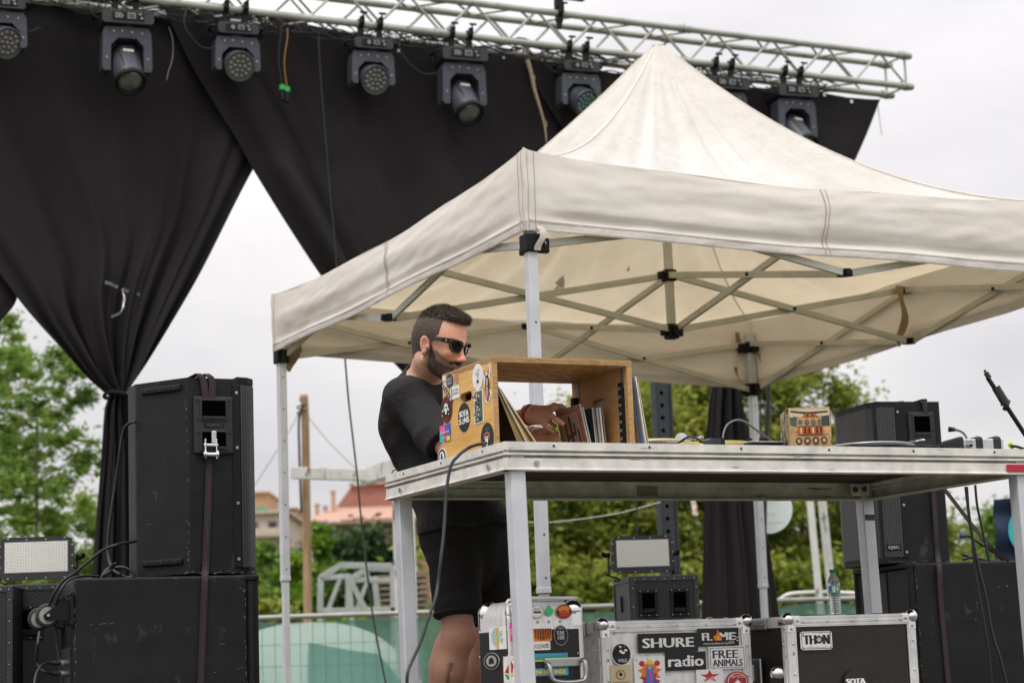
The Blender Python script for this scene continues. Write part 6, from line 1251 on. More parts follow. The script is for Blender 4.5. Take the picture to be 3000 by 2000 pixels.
def rack(lab, M4, w, d, h, cups, grp='black equipment racks', pink=False):
    t = thing('equipment_rack', lab, 'rack case', M4, grp)
    b = MB(M4); b.box((w / 2, d / 2, h / 2), (w, d, h), .006); b.build('shell', BLK, t)
    b = MB(M4); b.grid(1, 1, lambda u, v: Vector((.02 + (w - .04) * u, -.0025, .02 + (h - .04) * v)), 0, lambda u, v: (u * w, v * h), False); b.grid(1, 1, lambda u, v: Vector((-.0025, d - .02 - (d - .04) * u, .02 + (h - .04) * v)), 0, lambda u, v: (u * d, v * h), False); b.build('dimpled_panel', CORR, t)
    b = MB(M4)
    for x in (.008, w - .008): b.box((x, -.004, h / 2), (.022, .006, h), .001); 
    for y in (.01, d - .01): b.box((-.004, y, h / 2), (.006, .022, h), .001)
    b.box((w / 2, -.004, h - .01), (w - .03, .006, .02), .001); b.box((-.004, d / 2, h - .01), (.006, d - .03, .02), .001); b.box((w / 2, d / 2, h + .001), (w + .008, d + .008, .006), .002); e = b.build('edge_trim', DGREY, t)
    b = MB(M4)
    for k in range(7): b.ball((w * (.06 + .147 * k), -.008, h - .011), .0032, 6)
    for k in range(6):
        for x in (.008, w - .008): b.ball((x, -.008, h - .05 - k * .08), .0032, 6)
    b.build('rivet', STL, e)
    for (x, z, cw, ch) in cups:
        b = MB(M4); b.box((x, -.006, z), (cw + .03, .006, ch + .03), .002, 0); b.box((x, -.0095, z), (cw, .003, ch), 0, 1); b.box((x, -.0112, z - ch * .35), (cw * .9, .0016, ch * .2), 0, 2)  # recess depth is only a black panel, its shade put into the colour
        for a in (-1, 0, 1):
            for c in (-1, 1): b.ball((x + a * (cw / 2 + .008), -.010, z + c * (ch / 2 + .008)), .003, 6, 3)
        b.build('handle_recess', [BLK, SHADE, BLK, STL], t)
    b = MB(M4); b.box((-.008, d * .55, h - .11), (.010, .035, .07), .002); b.build('latch', DGREY, t)
    if pink: b = MB(M4); q_ = M4.inverted() @ onpl(54, 1964, M4 @ Vector((0, -.0045, 0)), M4.to_3x3() @ Vector((0, 1, 0))); b.box((q_.x, -.0045, q_.z), (.018, .001, .032)); b.build('pink_tape', PNK, t)
    return t
q = W(1846, 1690, 9.0); rack('black amplifier rack with two handle recesses under the smaller strobe light', FM((q.x, q.y, DECK), .14), .30, .38, q.z - DECK, ((.075, q.z - DECK - .115, .055, .09), (.215, q.z - DECK - .115, .055, .09)))
q = W(24, 1715, 8.0); RMx = FM((q.x, q.y, DECK), .22); rack('black dimpled rack with a handle recess and a pink tape mark, behind the castor wheels', RMx, .34, .40, q.z - DECK, ((.085, q.z - DECK - .145, .065, .10),), pink=True)
q = W(-120, 1722, 7.7); r2 = rack('black rack of which only a sliver shows at the lower left border', FM((q.x, q.y, DECK), .10), .195, .4, q.z - DECK, ())
b = MB(FM((q.x, q.y, DECK), .10)); 
for k in range(9): b.box((.188, -.009, .06 + .016 * k), (.014, .001, .011))
b.build('label_strip', flat('pale_blue_label', (.4, .5, .55)), r2)
# ================================================================== water bottle on the dark case
def pet(name): 
    m, t = NT(name); N = t.nodes.new; L_ = t.links.new; o = N('ShaderNodeOutputMaterial'); g_ = N('ShaderNodeBsdfGlass'); g_.inputs['IOR'].default_value = 1.18; g_.inputs['Roughness'].default_value = .04; g_.inputs[0].default_value = (.93, .96, .96, 1)
    n = N('ShaderNodeTexNoise'); n.inputs['Scale'].default_value = 60; b_ = N('ShaderNodeBump'); b_.inputs['Strength'].default_value = .35; b_.inputs['Distance'].default_value = .003; L_(n.outputs['Fac'], b_.inputs['Height']); L_(b_.outputs[0], g_.inputs['Normal']); L_(g_.outputs[0], o.inputs[0]); return m
PET = pet('clear_plastic'); CAPG = mat('green_cap', (.01, .22, .06), .35, var=.08)
bx = onpl(2449, 1790, HM @ Vector((0, .10, 0)), TY); bz = DECK + h2 + .004; t = thing('water_bottle', 'clear water bottle with a green cap standing on the dark flight case', 'bottle', FM((bx.x, bx.y, bz), 0))
bh = W(2443, 1668, bx.y).z - bz; k = bh / .21; BT = FM((bx.x, bx.y, bz), .5) @ Matrix.Rotation(-.02, 4, 'Y')
pf = [(.0001, .006), (.018, .001), (.026, .003), (.0275, .010)]
for i in range(7): z = .013 + i * .0115; pf += [(.0245, z), (.0278, z + .0045), (.0278, z + .007)]
pf += [(.026, .097), (.0268, .10), (.0268, .140), (.0278, .144), (.0278, .152), (.025, .166), (.019, .179), (.0135, .188), (.0122, .192), (.0122, .199)]
b = MB(BT); b.lathe([(r_ * k, z * k) for r_, z in pf], None, 28); b.build('bottle_wall', PET, t)
b = MB(BT); b.lathe([(.0001, .005 * k)] + [((r_ - .0012) * k, z * k) for r_, z in pf[3:24]] + [(.0255 * k, .092 * k), (.0001, .092 * k)], None, 24); wtr = b.build('water', mat('water', (.9, .95, .97), .02, trans=1, ior=1.33, var=.01), t)
b = MB(BT); b.lathe([(.0002, .212 * k), (.0135 * k, .212 * k), (.0145 * k, .210 * k), (.0148 * k, .197 * k), (.0145 * k, .195 * k)][::-1], None, 24)
for i in range(20): a = i * .314; b.box((.0148 * k * math.cos(a), .0148 * k * math.sin(a), .204 * k), (.001, .0015, .011), 0, 0, Matrix.Rotation(a, 3, 'Z'))
b.build('cap', CAPG, t)
b = MB(BT); LBW = flat('pale_blue_label2', (.30, .45, .62)); b.lathe([(.0274 * k, .103 * k), (.0277 * k, .104 * k), (.0277 * k, .138 * k), (.0274 * k, .139 * k)], None, 30, 0)
for a0, a1_, z0, z1, mi in ((-1.9, -1.3, .105, .137, 1), (-2.5, -2.05, .108, .130, 2), (-1.1, -.75, .108, .134, 3), (-3.0, -2.65, .11, .134, 4), (-1.75, -1.5, .112, .130, 2)):
    n_ = 5; vs = [(.0279 * k * math.cos(a0 + (a1_ - a0) * i / n_), .0279 * k * math.sin(a0 + (a1_ - a0) * i / n_), z * k) for z in (z0, z1) for i in range(n_ + 1)]; b.add(vs, [(i, i + 1, n_ + 2 + i, n_ + 1 + i) for i in range(n_)], mi)
b.build('label', [LBW, GRN, WHT, PUR, BLU], t)
# ================================================================== green screened fence
FW = mat('fence_wire', (.20, .21, .20), .5, .5); 
def mat_net(name):
    m, t = NT(name); N = t.nodes.new; L_ = t.links.new; o = N('ShaderNodeOutputMaterial'); d = N('ShaderNodeBsdfDiffuse'); tc_ = N('ShaderNodeTexCoord'); n = N('ShaderNodeTexNoise'); n.inputs['Scale'].default_value = .8; n.inputs['Detail'].default_value = 3; L_(tc_.outputs['Object'], n.inputs['Vector'])
    cr_ = N('ShaderNodeValToRGB'); cr_.color_ramp.elements[0].position = .4; cr_.color_ramp.elements[0].color = (.15, .33, .26, 1); cr_.color_ramp.elements[1].position = .6; cr_.color_ramp.elements[1].color = (.22, .44, .36, 1); L_(n.outputs['Fac'], cr_.inputs[0]); L_(cr_.outputs[0], d.inputs[0])
    tr_ = N('ShaderNodeBsdfTranslucent'); L_(cr_.outputs[0], tr_.inputs[0]); ms = N('ShaderNodeMixShader'); ms.inputs[0].default_value = .5; L_(d.outputs[0], ms.inputs[1]); L_(tr_.outputs[0], ms.inputs[2]); tp = N('ShaderNodeBsdfTransparent'); m2 = N('ShaderNodeMixShader'); m2.inputs[0].default_value = .30; L_(ms.outputs[0], m2.inputs[1]); L_(tp.outputs[0], m2.inputs[2]); L_(m2.outputs[0], o.inputs[0]); return m
NET = mat_net('green_shade_net')
fA, fB = W(700, 1801, 16.4), W(2600, 1758, 17.0); ft = (fA.z + fB.z) / 2; fd = (fB - fA); fd.z = 0; fl = fd.length; fd.normalize(); fn = Vector((-fd.y, fd.x, 0)); F0 = Vector((fA.x, fA.y, 0)) - fd * 7
for i in range(7):
    P = F0 + fd * (3.5 * i); t = thing('fence_panel', 'wire fence panel with green shade net, ' + ('off to the left behind the left rack', 'behind the left speaker stack', 'between the left canopy leg and the person', 'behind the legs of the person', 'behind the amplifier rack', 'behind the dark flight case and bottle', 'behind the right subwoofer')[i], 'fence', FM(P, math.atan2(fd.y, fd.x)), 'fence panels behind the stage')
    FMx = FM(P, math.atan2(fd.y, fd.x)); b = MB(FMx); w_ = 3.46; r_ = .10
    b.tube([(.03, 0, .1), (.03, 0, ft - r_), (.03 + .03, 0, ft - .03), (.03 + r_, 0, ft), (w_ / 2, 0, ft), (w_ - r_, 0, ft), (w_ - .03, 0, ft - .03), (w_, 0, ft - r_), (w_, 0, .1)], .021, 10, 0, 4); b.build('frame', TRS, t)
    b = MB(FMx)
    for k in range(34): b.cyl((.08 + .1 * k, -.012, .15), (.08 + .1 * k, -.012, ft - .03), .0024, n=5, caps=False)
    for k in range(12): b.cyl((.04, -.012, .2 + k * .17), (w_, -.012, .2 + k * .17), .0024, n=5, caps=False)
    b.build('wire_mesh', FW, t)
    b = MB(FMx); sag = .05 + .03 * (i % 2)
    b.grid(40, 20, lambda u, v: Vector((.03 + (w_ - .02) * u, .025 + .03 * noise.noise(Vector((u * 9, v * 4, i))) , .12 + (ft - .14 - sag * abs(math.sin(u * 9.4)) * .6) * v)), 0); b.build('shade_net', NET, t)
# pale curved tank/hose shapes behind the net
PT = mat('pale_tank', (.66, .74, .68), .5, var=.05); DTL = mat('tent_opening', (.10, .22, .20), .8)
c = W(905, 1990, 18.6); t = thing('dome_tent', 'big pale domed tent seen through the green net left of the person', 'tent', FM((c.x, c.y, 0), 0))
b = MB(); b.lathe([(1.35 * math.cos(a) ** .75, 2.13 * math.sin(a)) for a in np.linspace(0, 1.568, 16)], FM((c.x, c.y, 0), 0), 44); b.build('shell', PT, t)
b = MB(FM((c.x, c.y, 0), 0)); n_ = 20; hw_ = lambda z: 1.35 * math.cos(math.asin(min(1, z / 2.13))) ** .75
def opn(u, v): zt_ = 1.94 - .12 * u; z = .05 + (zt_ - .05) * v; x = .08 + .10 * (1 - v) + u * (hw_(z) - .22) * .97; return Vector((x, -math.sqrt(max(.004, (hw_(z) + .03) ** 2 - x * x)), z))
b.grid(24, 16, opn); b.build('door_flap', DTL, t)
# ================================================================== trees and shrubs
def leaves(name, clumps, n, size, m, parent=None, flat_=.5, elong=2.2, droop=0, kind=None, spread=.6):
    """clumps: (centre, radius xyz, weight). Leaves crowd the outer shell of each clump."""
    C = np.array([c[0] for c in clumps]); Rr = np.array([c[1] for c in clumps]); w = np.array([c[2] for c in clumps], float); w /= w.sum()
    idx = rng.choice(len(clumps), n, p=w); d = rng.normal(size=(n, 3)); d /= np.linalg.norm(d, axis=1)[:, None]; r = np.abs(rng.normal(size=n)) * spread
    p = C[idx] + d * Rr[idx] * r[:, None]
    u = rng.normal(size=(n, 3)); u[:, 2] = u[:, 2] * flat_ - droop; u /= np.linalg.norm(u, axis=1)[:, None]
    v = np.cross(u, rng.normal(size=(n, 3))); v /= np.linalg.norm(v, axis=1)[:, None]; s = size * (.55 + .9 * rng.random(n))[:, None]
    a = u * s * elong / 2; b = v * s / 2
    V = np.stack([p - a, p + b, p + a, p - b], 1).reshape(-1, 3); F = np.arange(4 * n).reshape(-1, 4)
    rn = np.repeat(np.clip(.35 * rng.random(n) + .65 * rng.random(len(clumps))[idx], 0, 1), 4)
    return fast_mesh(name, V, F, m, parent, False, {'rnd': rn})
BARK = mat_wood('bark', (.05, .035, .025), (.16, .12, .09), 10, .9, (3, 3, .6), .8)
LF1 = mat_leaf('leaf_fresh', (.09, .165, .025), (.19, .30, .05), (.32, .43, .09), .45, 1.4)
LF2 = mat_leaf('leaf_deep', (.075, .12, .016), (.22, .275, .035), (.42, .43, .09), .42, 1.1)
LF3 = mat_leaf('leaf_bright', (.06, .14, .012), (.14, .27, .02), (.26, .40, .04), .4, 1.2)
LF4 = mat_leaf('leaf_dark_pine', (.02, .05, .018), (.04, .085, .025), (.075, .13, .035), .15, .8)
LFF = mat_leaf('pale_blossom', (.28, .29, .08), (.44, .43, .15), (.58, .54, .24), .3, 1.5)
def tree(nm, lab, base, th, cw, cz0, cz1, nl, size, m, seed, group='trees behind the stage', nclump=46, tr_=.09, bloss=0, lean_=0, dens=None, elong=2.2, spread=.8, rk=1.0):
    rs = random.Random(seed); x, y = base; t = thing(nm, lab, 'tree', FM((x, y, 0), 0), group)
    b = MB(); top = Vector((x + lean_, y, cz1 - .25 * (cz1 - cz0))); tips = []
    trunk = [Vector((x, y, -.1)), Vector((x + .05, y, cz0 * .5)), Vector((x + lean_ * .5, y, (cz0 + cz1) / 2 * .8)), top]; b.tube(trunk, lambda t_: tr_ * (1 - .75 * t_), 9)
    T = catmull(trunk, 8)
    for k in range(13):
        s = T[int(len(T) * (.3 + .68 * k / 13))] if int(len(T) * (.3 + .68 * k / 13)) < len(T) else T[-1]; a = rs.uniform(0, 6.28); L_ = cw * rs.uniform(.45, .95) * (1 - .4 * k / 13)
        e = s + Vector((math.cos(a) * L_, math.sin(a) * L_ * .7, rs.uniform(.15, .7) * L_)); mid = (s + e) / 2 + Vector((rs.uniform(-.1, .1), 0, -.06 * L_)); b.tube([s, mid, e], lambda t_: tr_ * .32 * (1 - .8 * t_), 6, 0, 4); tips.append((s, e))
    b.build('trunk', BARK, t)
    cl = []
    for k in range(nclump):
        if k < 2 * len(tips): s, e = tips[k % len(tips)]; c = s.lerp(e, rs.uniform(.55, 1.1)) + Vector((rs.gauss(0, .12), rs.gauss(0, .12), rs.gauss(0, .1))) * cw
        else:
            a = rs.uniform(0, 6.28); r_ = cw * rs.uniform(.25, 1) ; c = Vector((x + lean_ * .6 + math.cos(a) * r_, y + math.sin(a) * r_ * .8, rs.uniform(cz0, cz1)))
        zc = (c.z - cz0) / (cz1 - cz0); lim = cw * (1.0 if zc < .5 else max(.25, 1.0 - 1.3 * (zc - .5)))
        d = c - Vector((x + lean_ * .6, y, c.z)); 
        if d.length > lim: c = Vector((x + lean_ * .6, y, c.z)) + d * (lim / d.length)
        c.z = min(max(c.z, cz0), cz1); rr = rk * cw * rs.uniform(.13, .30); cl.append(((c.x, c.y, c.z), (rr, rr, rr * rs.uniform(.5, .8)), rr ** 2))
    leaves('crown', cl, nl, size, m, t, elong=elong, spread=spread)
    if bloss:
        bl = [((c[0][0] + rs.uniform(-.1, .1), c[0][1] - c[1][1] * .5, c[0][2] + c[1][2] * .55), (c[1][0] * .5, c[1][1] * .5, c[1][2] * .45), 1) for c in cl if rs.random() < .55]
        leaves('blossom', bl, bloss, size * .55, LFF, t, elong=1.4)
    return t
def at(px, Y): p = W(px, 1900, Y); return (p.x, p.y)
tree('feathery_tree', 'light green feathery tree at the left border, its thin trunk showing', at(108, 27), 5, 1.15, 2.2, 6.3, 25000, .031, LF1, 3, nclump=190, tr_=.06, elong=3.2, rk=.52)
tree('feathery_tree', 'taller feathery tree cut by the left border', at(-40, 28.5), 6, 1.1, 2.0, 6.8, 25000, .031, LF1, 5, nclump=190, tr_=.07, elong=3.2, rk=.52)
tree('feathery_tree', 'low feathery tree filling the gap between the left trunk and the black drape', at(250, 29), 4, .95, 1.9, 4.3, 19000, .031, LF1, 8, nclump=120, tr_=.045, elong=3.4, rk=.45)
tree('leafy_tree', 'darker low tree behind the left strobe light', at(60, 34), 4, 1.7, 1.5, 3.7, 20000, .05, LF2, 9, nclump=46, tr_=.07)
RT = [(1530, 30, 1.5, 1.2, 4.6, 'leafy tree just right of the person, seen under the table between the legs'), (1690, 33, 1.6, 1.4, 5.5, 'leafy tree behind the amplifier rack and strobe'), (1850, 31, 1.45, 1.4, 5.9, 'leafy tree behind the dark tower post'),
      (2010, 34, 1.5, 1.5, 6.4, 'leafy tree left of the right drape tail'), (2200, 32, 1.45, 1.3, 6.5, 'leafy tree behind the canopy back leg'), (2370, 33, 1.35, 1.4, 6.75, 'tallest leafy tree, its crown rising beside the printed box'), (2500, 35, 1.15, 1.2, 5.0, 'leafy tree behind the right speaker'), (2640, 37, 1.5, 1.2, 4.2, 'leafy tree hidden mostly by the right speakers')]
for i, (px, Y, cw, z0, z1, lab) in enumerate(RT): tree('leafy_tree', lab, at(px, Y), 4, cw, z0, z1, 52000, .050, LF2, 20 + i, nclump=120, tr_=.09, bloss=11000, spread=.95, rk=1.1)
tree('leafy_tree', 'distant pale green tree low behind the navy banner at the right', at(2930, 52), 4, 2.3, 2.2, 4.9, 12000, .09, LF1, 41, nclump=44, tr_=.12)
tree('leafy_tree', 'bare topped small tree at the far right border', at(3010, 46), 4, 1.3, 3.4, 5.4, 5000, .08, LF1, 44, nclump=26, tr_=.08)
def shrub(nm, lab, px, Y, w_, z1, n, size, m, seed, group='shrubs behind the fence', up=1, z0=.3):
    rs = random.Random(seed); x, y = at(px, Y); t = thing(nm, lab, 'shrub', FM((x, y, 0), 0), group); cl = []
    for k in range(40):
        a = rs.uniform(0, 6.28); z = rs.uniform(z0, z1); f = math.sqrt(max(.05, 1 - ((z - z0) / (z1 - z0)) ** (2.2 * up))); r_ = w_ * f * rs.uniform(.2, .95); rr = w_ * rs.uniform(.16, .3); cl.append(((x + r_ * math.cos(a), y + r_ * .7 * math.sin(a), z), (rr, rr, rr * .8), 1))
    leaves('foliage', cl, n, size, m, t)
    b = MB()
    for k in range(5): b.tube([Vector((x + .05 * k, y, -.1)), Vector((x + rs.uniform(-.3, .3) * w_, y, z1 * .4)), Vector((x + rs.uniform(-.6, .6) * w_, y, z1 * .8))], lambda t_: .03 * (1 - .7 * t_), 6, 0, 4)
    b.build('stem', BARK, t)
shrub('round_pine', 'dark round umbrella pine beyond the wooden pole', 1065, 62, 2.2, 6.25, 46000, .10, LF4, 51)
shrub('round_pine', 'lower dark pine left of the wooden pole', 850, 66, 1.6, 5.7, 26000, .10, LF4, 52)
shrub('leafy_shrub', 'bright green upright shrub hugging the wooden pole', 940, 40, .62, 4.75, 20000, .07, LF3, 53, up=.8)
shrub('leafy_shrub', 'bright green shrub left of the wooden pole', 860, 41, .8, 4.0, 20000, .07, LF3, 54)
shrub('leafy_shrub', 'mid green shrub beside the left canopy leg', 765, 44, .95, 4.5, 24000, .08, LF1, 55)
shrub('leafy_shrub', 'deep green shrub in the shade above the fence at the left', 790, 38, 1.0, 3.0, 20000, .07, LF2, 56)
shrub('leafy_shrub', 'bright green shrub seen through the metal frame', 1090, 46, 1.3, 3.2, 22000, .08, LF3, 57)
shrub('leafy_shrub', 'green shrub behind the knees of the person', 1330, 44, 1.5, 3.2, 14000, .08, LF1, 58)
for i, px in enumerate((1480, 1640, 1800, 1960, 2120, 2280, 2440)): shrub('hedge_shrub', 'shrub in the hedge above the fence, ' + ('behind the left case handle', 'left of the amplifier rack', 'behind the amplifier rack', 'right of the strobe light', 'behind the drape tail', 'behind the white posts', 'behind the water bottle')[i], px, 28.5, 1.0, 3.0, 14000, .06, LF2, 60 + i, 'hedge behind the stage')
for i, px in enumerate((-60, 90, 240)): shrub('hedge_shrub', 'shrub in the shade behind the left racks, ' + ('at the border', 'under the thin trunk', 'nearest the drape')[i], px, 31, 1.0, 3.0, 12000, .06, LF2, 80 + i, 'hedge behind the stage')
# scrubby ground cover beyond the fence
n = 26000; xs_ = rng.uniform(-14, 20, n); ys_ = rng.uniform(20, 60, n); cl = [((float(a), float(c), .12), (.3, .3, .12), 1) for a, c in zip(xs_[:400], ys_[:400])]
tag(leaves('grass', cl, 20000, .10, LF1, None, 2.5, 3), 'rough grass beyond the fence', 'grass', kind='stuff')
# ================================================================== far buildings
BR = mat('salmon_brick', (.36, .21, .16), .85, var=.12, sc_=3, bump=.2, bs=20); RF = mat('clay_roof_tiles', (.44, .27, .20), .85, var=.2, sc_=4, stretch=(1, 1, 4), bump=.5, bs=10); PL = mat('cream_render', (.52, .45, .36), .85, var=.08, sc_=2); PL2 = mat('ochre_render', (.45, .27, .16), .85, var=.1, sc_=2); SHU = mat('window_glass', (.03, .035, .045), .2, var=.3); FRB = mat('window_surround', (.40, .30, .24), .8); GAW = mat('green_awning', (.10, .26, .17), .7)
def wnd(par, M4, x, y, z, w_, h_, sill=True):
    b = MB(M4); b.box((x, y - .03, z), (w_ + .16, .10, h_ + .16), .01); f = b.build('window', FRB, par); b = MB(M4); b.box((x, y - .085, z), (w_, .03, h_)); b.build('pane', SHU, f)
c = W(844, 1560, 115); M4 = FM((c.x, c.y, 0), 0); bt = thing('brick_building', 'pink brick building with a steep red gable and clay tiled lower roof', 'building', M4, 'far buildings')
zA = W(1130, 1518, 114).z; zB = W(1000, 1487, 121).z; zt = W(1100, 1419, 121.2).z
b = MB(M4); b.box((10, 5, (zA - .1) / 2), (17.4, 10, zA - .1)); b.build('wall', BR, bt)
b = MB(M4); b.box((10.1, -.6, zA - .13), (18.6, 1.0, .12)); b.add([(.9, -1.1, zA), (19.4, -1.1, zA), (19.4, 6, zB + .02), (2.1, 6, zB + .02), (.9, 6, zA + .1)], [(0, 1, 2, 3), (0, 3, 4)], 0); rf = b.build('lower_roof', RF, bt)
b = MB(M4); P4 = [(2.15, zB - .5), (17, zB - .5), (17, zt), (3.15, zt), (2.15, zB)]; b.prism(P4, Matrix(((1, 0, 0, 0), (0, 0, 1, 6.1), (0, 1, 0, 0), (0, 0, 0, 1))), 5, 0); b.build('gable_roof', mat('dull_red_tiles', (.34, .15, .11), .85, var=.12, sc_=1.5, stretch=(1, 1, 6), bump=.5, bs=8), bt)
b = MB(M4); b.box((10.2, 8.5, zt + .06), (14.4, 5.4, .14), .02); b.build('ridge', RF, rf)
for px_, y0 in ((962, 1440), (914, 1478), (938, 1484)): z = W(px_, y0, 119).z; b = MB(M4); b.box(((px_ - 850) / 50.5, 4, z - .8), (.22, .3, 1.6), .02); b.box(((px_ - 850) / 50.5, 4, z), (.3, .4, .08)); b.build('chimney', PL2, rf)
for px_ in (1045, 1090, 1140, 1190, 1240, 1300): wnd(bt, M4, (px_ - 844) / 52, 0, W(px_, 1539, 115).z, .48, .36)
c = W(600, 1600, 105); M4 = FM((c.x, c.y, 0), 0); b2_ = thing('apartment_block', 'cream apartment block with balconies, behind the left canopy leg', 'building', M4, 'far buildings')
z0 = W(700, 1506, 105).z; zu = W(750, 1443, 107).z
b = MB(M4); b.box((2.05, 4, z0 / 2), (4.1, 8, z0), .03); b.build('wall', PL, b2_)
b = MB(M4); b.box((1.5, 5, (zu + z0) / 2), (2.9, 5, zu - z0), .02); b.box((1.5, 5, zu + .05), (3.1, 5.4, .12), .02); b.build('upper_storey', PL2, b2_)
b = MB(M4); b.box((2.1, 3.9, z0 + .05), (4.5, 8.4, .13), .02); b.build('roof_slab', PL, b2_)
for j in range(4):
    for k in range(4): wnd(b2_, M4, .5 + 1.0 * k, 0, z0 - .75 - 1.25 * j, .42, .62)
    b = MB(M4); b.box((2.05, -.35, z0 - 1.2 - 1.25 * j), (4.1, .7, .09), .01); b.box((2.05, -.7, z0 - .98 - 1.25 * j), (4.1, .04, .36), .01); b.build('balcony', PL, b2_)
b = MB(M4); b.box((2.4, 2.3, z0 + .42), (1.2, .5, .16), .02, 0, Matrix.Rotation(.2, 3, 'X')); b.build('awning', GAW, b2_)
for k, (x, y) in enumerate(((3.6, -.5), (3.0, -.5))): b = MB(M4); b.ball((x, y, z0 - .95 - 1.25 * k), .22, 10); b.build('balcony_plant', LF4, b2_)
c = W(825, 1600, 125); M4 = FM((c.x, c.y, 0), 0); b3_ = thing('ochre_house', 'small ochre house just left of the wooden pole, far behind', 'building', M4, 'far buildings')
z0 = W(860, 1490, 125).z; b = MB(M4); b.box((.45, 3, z0 / 2), (.95, 6, z0), .02); b.build('wall', PL2, b3_); b = MB(M4); b.box((.45, 3, z0 + .04), (1.1, 6.3, .08), .02); rf = b.build('roof', RF, b3_)
wnd(b3_, M4, .45, 0, z0 - .9, .3, .4)
hl = MB(); hl.grid(60, 8, lambda u, v: Vector((-150 + 420 * u, 170 + 60 * v, (4.6 * math.sin(v * 1.57) + .5 * noise.noise(Vector((u * 14, v * 3, 2)))) * .85)), 0); tag(hl.build('hills', GRS), kind='structure')
# ================================================================== things standing behind the stage
POL = mat_wood('round_timber', (.20, .12, .06), (.42, .29, .16), 8, .8, (2, 2, .3), .4)
WTP = mat('peeling_white_paint', (.62, .61, .58), .7, var=.1, sc_=5, dirt=((.16, .14, .11), .57, 9, (1, 1, .4)), bump=.5, bs=20)
Y = 22; p = W(902, 1800, Y); tp = W(885, 1178, Y)
t = thing('timber_pole', 'bare round wooden pole standing beyond the fence left of the person', 'pole', FM((p.x, p.y, 0), 0)); b = MB(); b.tube([(p.x, p.y, -.1), (p.x + .0, p.y, tp.z * .5), (tp.x + .03, tp.y, tp.z - .12), (tp.x, tp.y, tp.z)], lambda t_: .052 - .014 * t_, 14, 0, 6); b.build('shaft', POL, t)
b = MB(); b.tube([W(886, 1188, Y - .08), W(876, 1230, Y - .1), W(877, 1330, Y - .1), W(883, 1500, Y - .1)], .014, 8); b.tube([(tp.x + .055 * math.cos(a), tp.y + .055 * math.sin(a), tp.z - .15 + .01 * a) for a in np.linspace(0, 12.5, 24)], .008, 6, 0, 2); b.build('wire_wrap', RUB, t)
for (pts, w_) in (([(882, 1200), (830, 1290), (740, 1430)], 'slanting left'), ([(890, 1205), (960, 1290), (1040, 1370)], 'slanting right')):
    cable('guy_wire', [W(x, y, Y) for x, y in pts], .006, 'pale guy wire %s from the top of the wooden pole' % w_, 'guy wires of the pole', flat('pale_wire', (.4, .4, .4)))
Y = 18.5; t = thing('timber_goal', 'white painted timber frame with a heavy cross beam left of the person, paint peeling', 'timber frame', W(1172, 2000, Y))
b = MB(); a = W(855, 1385, Y); c = W(1130, 1393, Y - .1); b.beam(a, c, .1, .105, bev=.006); d = W(1220, 1350, Y - 1.4); b.beam(W(1050, 1402, Y + .3), d, .1, .14, bev=.006); b.build('cross_beam', WTP, t)
b = MB(); p = W(1172, 1470, Y - .4); b.box((p.x, p.y, p.z / 2 + .05), (.135, .11, p.z + .1), .006); b.build('post', WTP, t); p = W(1215, 1470, Y - .1); b = MB(); b.box((p.x - .06, p.y + .5, p.z / 2), (.06, .06, p.z), .006); b.build('rear_post', WTP, t)
Y = 19
for (px, lab) in ((2379, 'white painted timber post, the left of two behind the bottle'), (2414, 'white painted timber post, the right of two behind the bottle')):
    p = W(px, 1600, Y + (px - 2379) * .01); q = W(px - 14, 1462, Y); b = MB(); b.beam((p.x + .12 + (px > 2400) * .02, p.y, 0), (q.x, q.y, q.z + .6), .066, .06, bev=.006); o = b.build('white_post', WTP); tag(o, lab, 'post', 'white posts')
b = MB(); b.tube([W(2284, 1755, 19), W(2320, 1738, 19), W(2420, 1734, 19.2), W(2530, 1738, 19.2)], .018, 10); tag(b.build('white_pipe', WPL), 'white horizontal pipe behind the two white posts', 'pipe')
# round white sign
p = W(2268, 1500, 15.5); t = thing('round_sign', 'large round pale sign partly hidden behind the drape tail', 'sign', FM((p.x, p.y, 0), 0)); M4 = FM((p.x - .04, p.y, p.z + .02), -.25) @ Matrix.Rotation(math.pi / 2, 4, 'X'); b = MB(M4); b.cyl((0, 0, 0), (0, 0, .02), .18, n=44); b.build('disc', mat('pale_mint', (.66, .74, .72), .4, var=.03), t)
b = MB(); b.cyl((p.x - .1, p.y + .05, DECK), (p.x - .1, p.y + .05, p.z), .018, n=10); b.build('pole', ALUP, t)
sticker(t, M4 @ Matrix.Translation((.02, 0, .021)), .2, .2, 'rect', mat('pale_mint2', (.66, .74, .72), .4, var=.03), [('t', 'sound', 0, .5, 1.0, .16, flat('faint_print', (.5, .6, .58))), ('t', 'area', 0, -.4, .7, .14, flat('faint_print2', (.5, .6, .58)))], name='faint_lettering')
# red and white tape
p = [W(2026, 1440, 21), W(2032, 1475, 21), W(2038, 1508, 21)]; b = MB(); ribbon(b, p, Vector((.05, 0, -.01)), .003, 0, 1); o = b.build('barrier_tape', [mat('barrier_stripes', (.75, .73, .7), .5, dirt=((.6, .06, .03), .5, 18)), RED]); tag(o, 'scrap of red and white barrier tape hanging in front of the trees', 'tape')
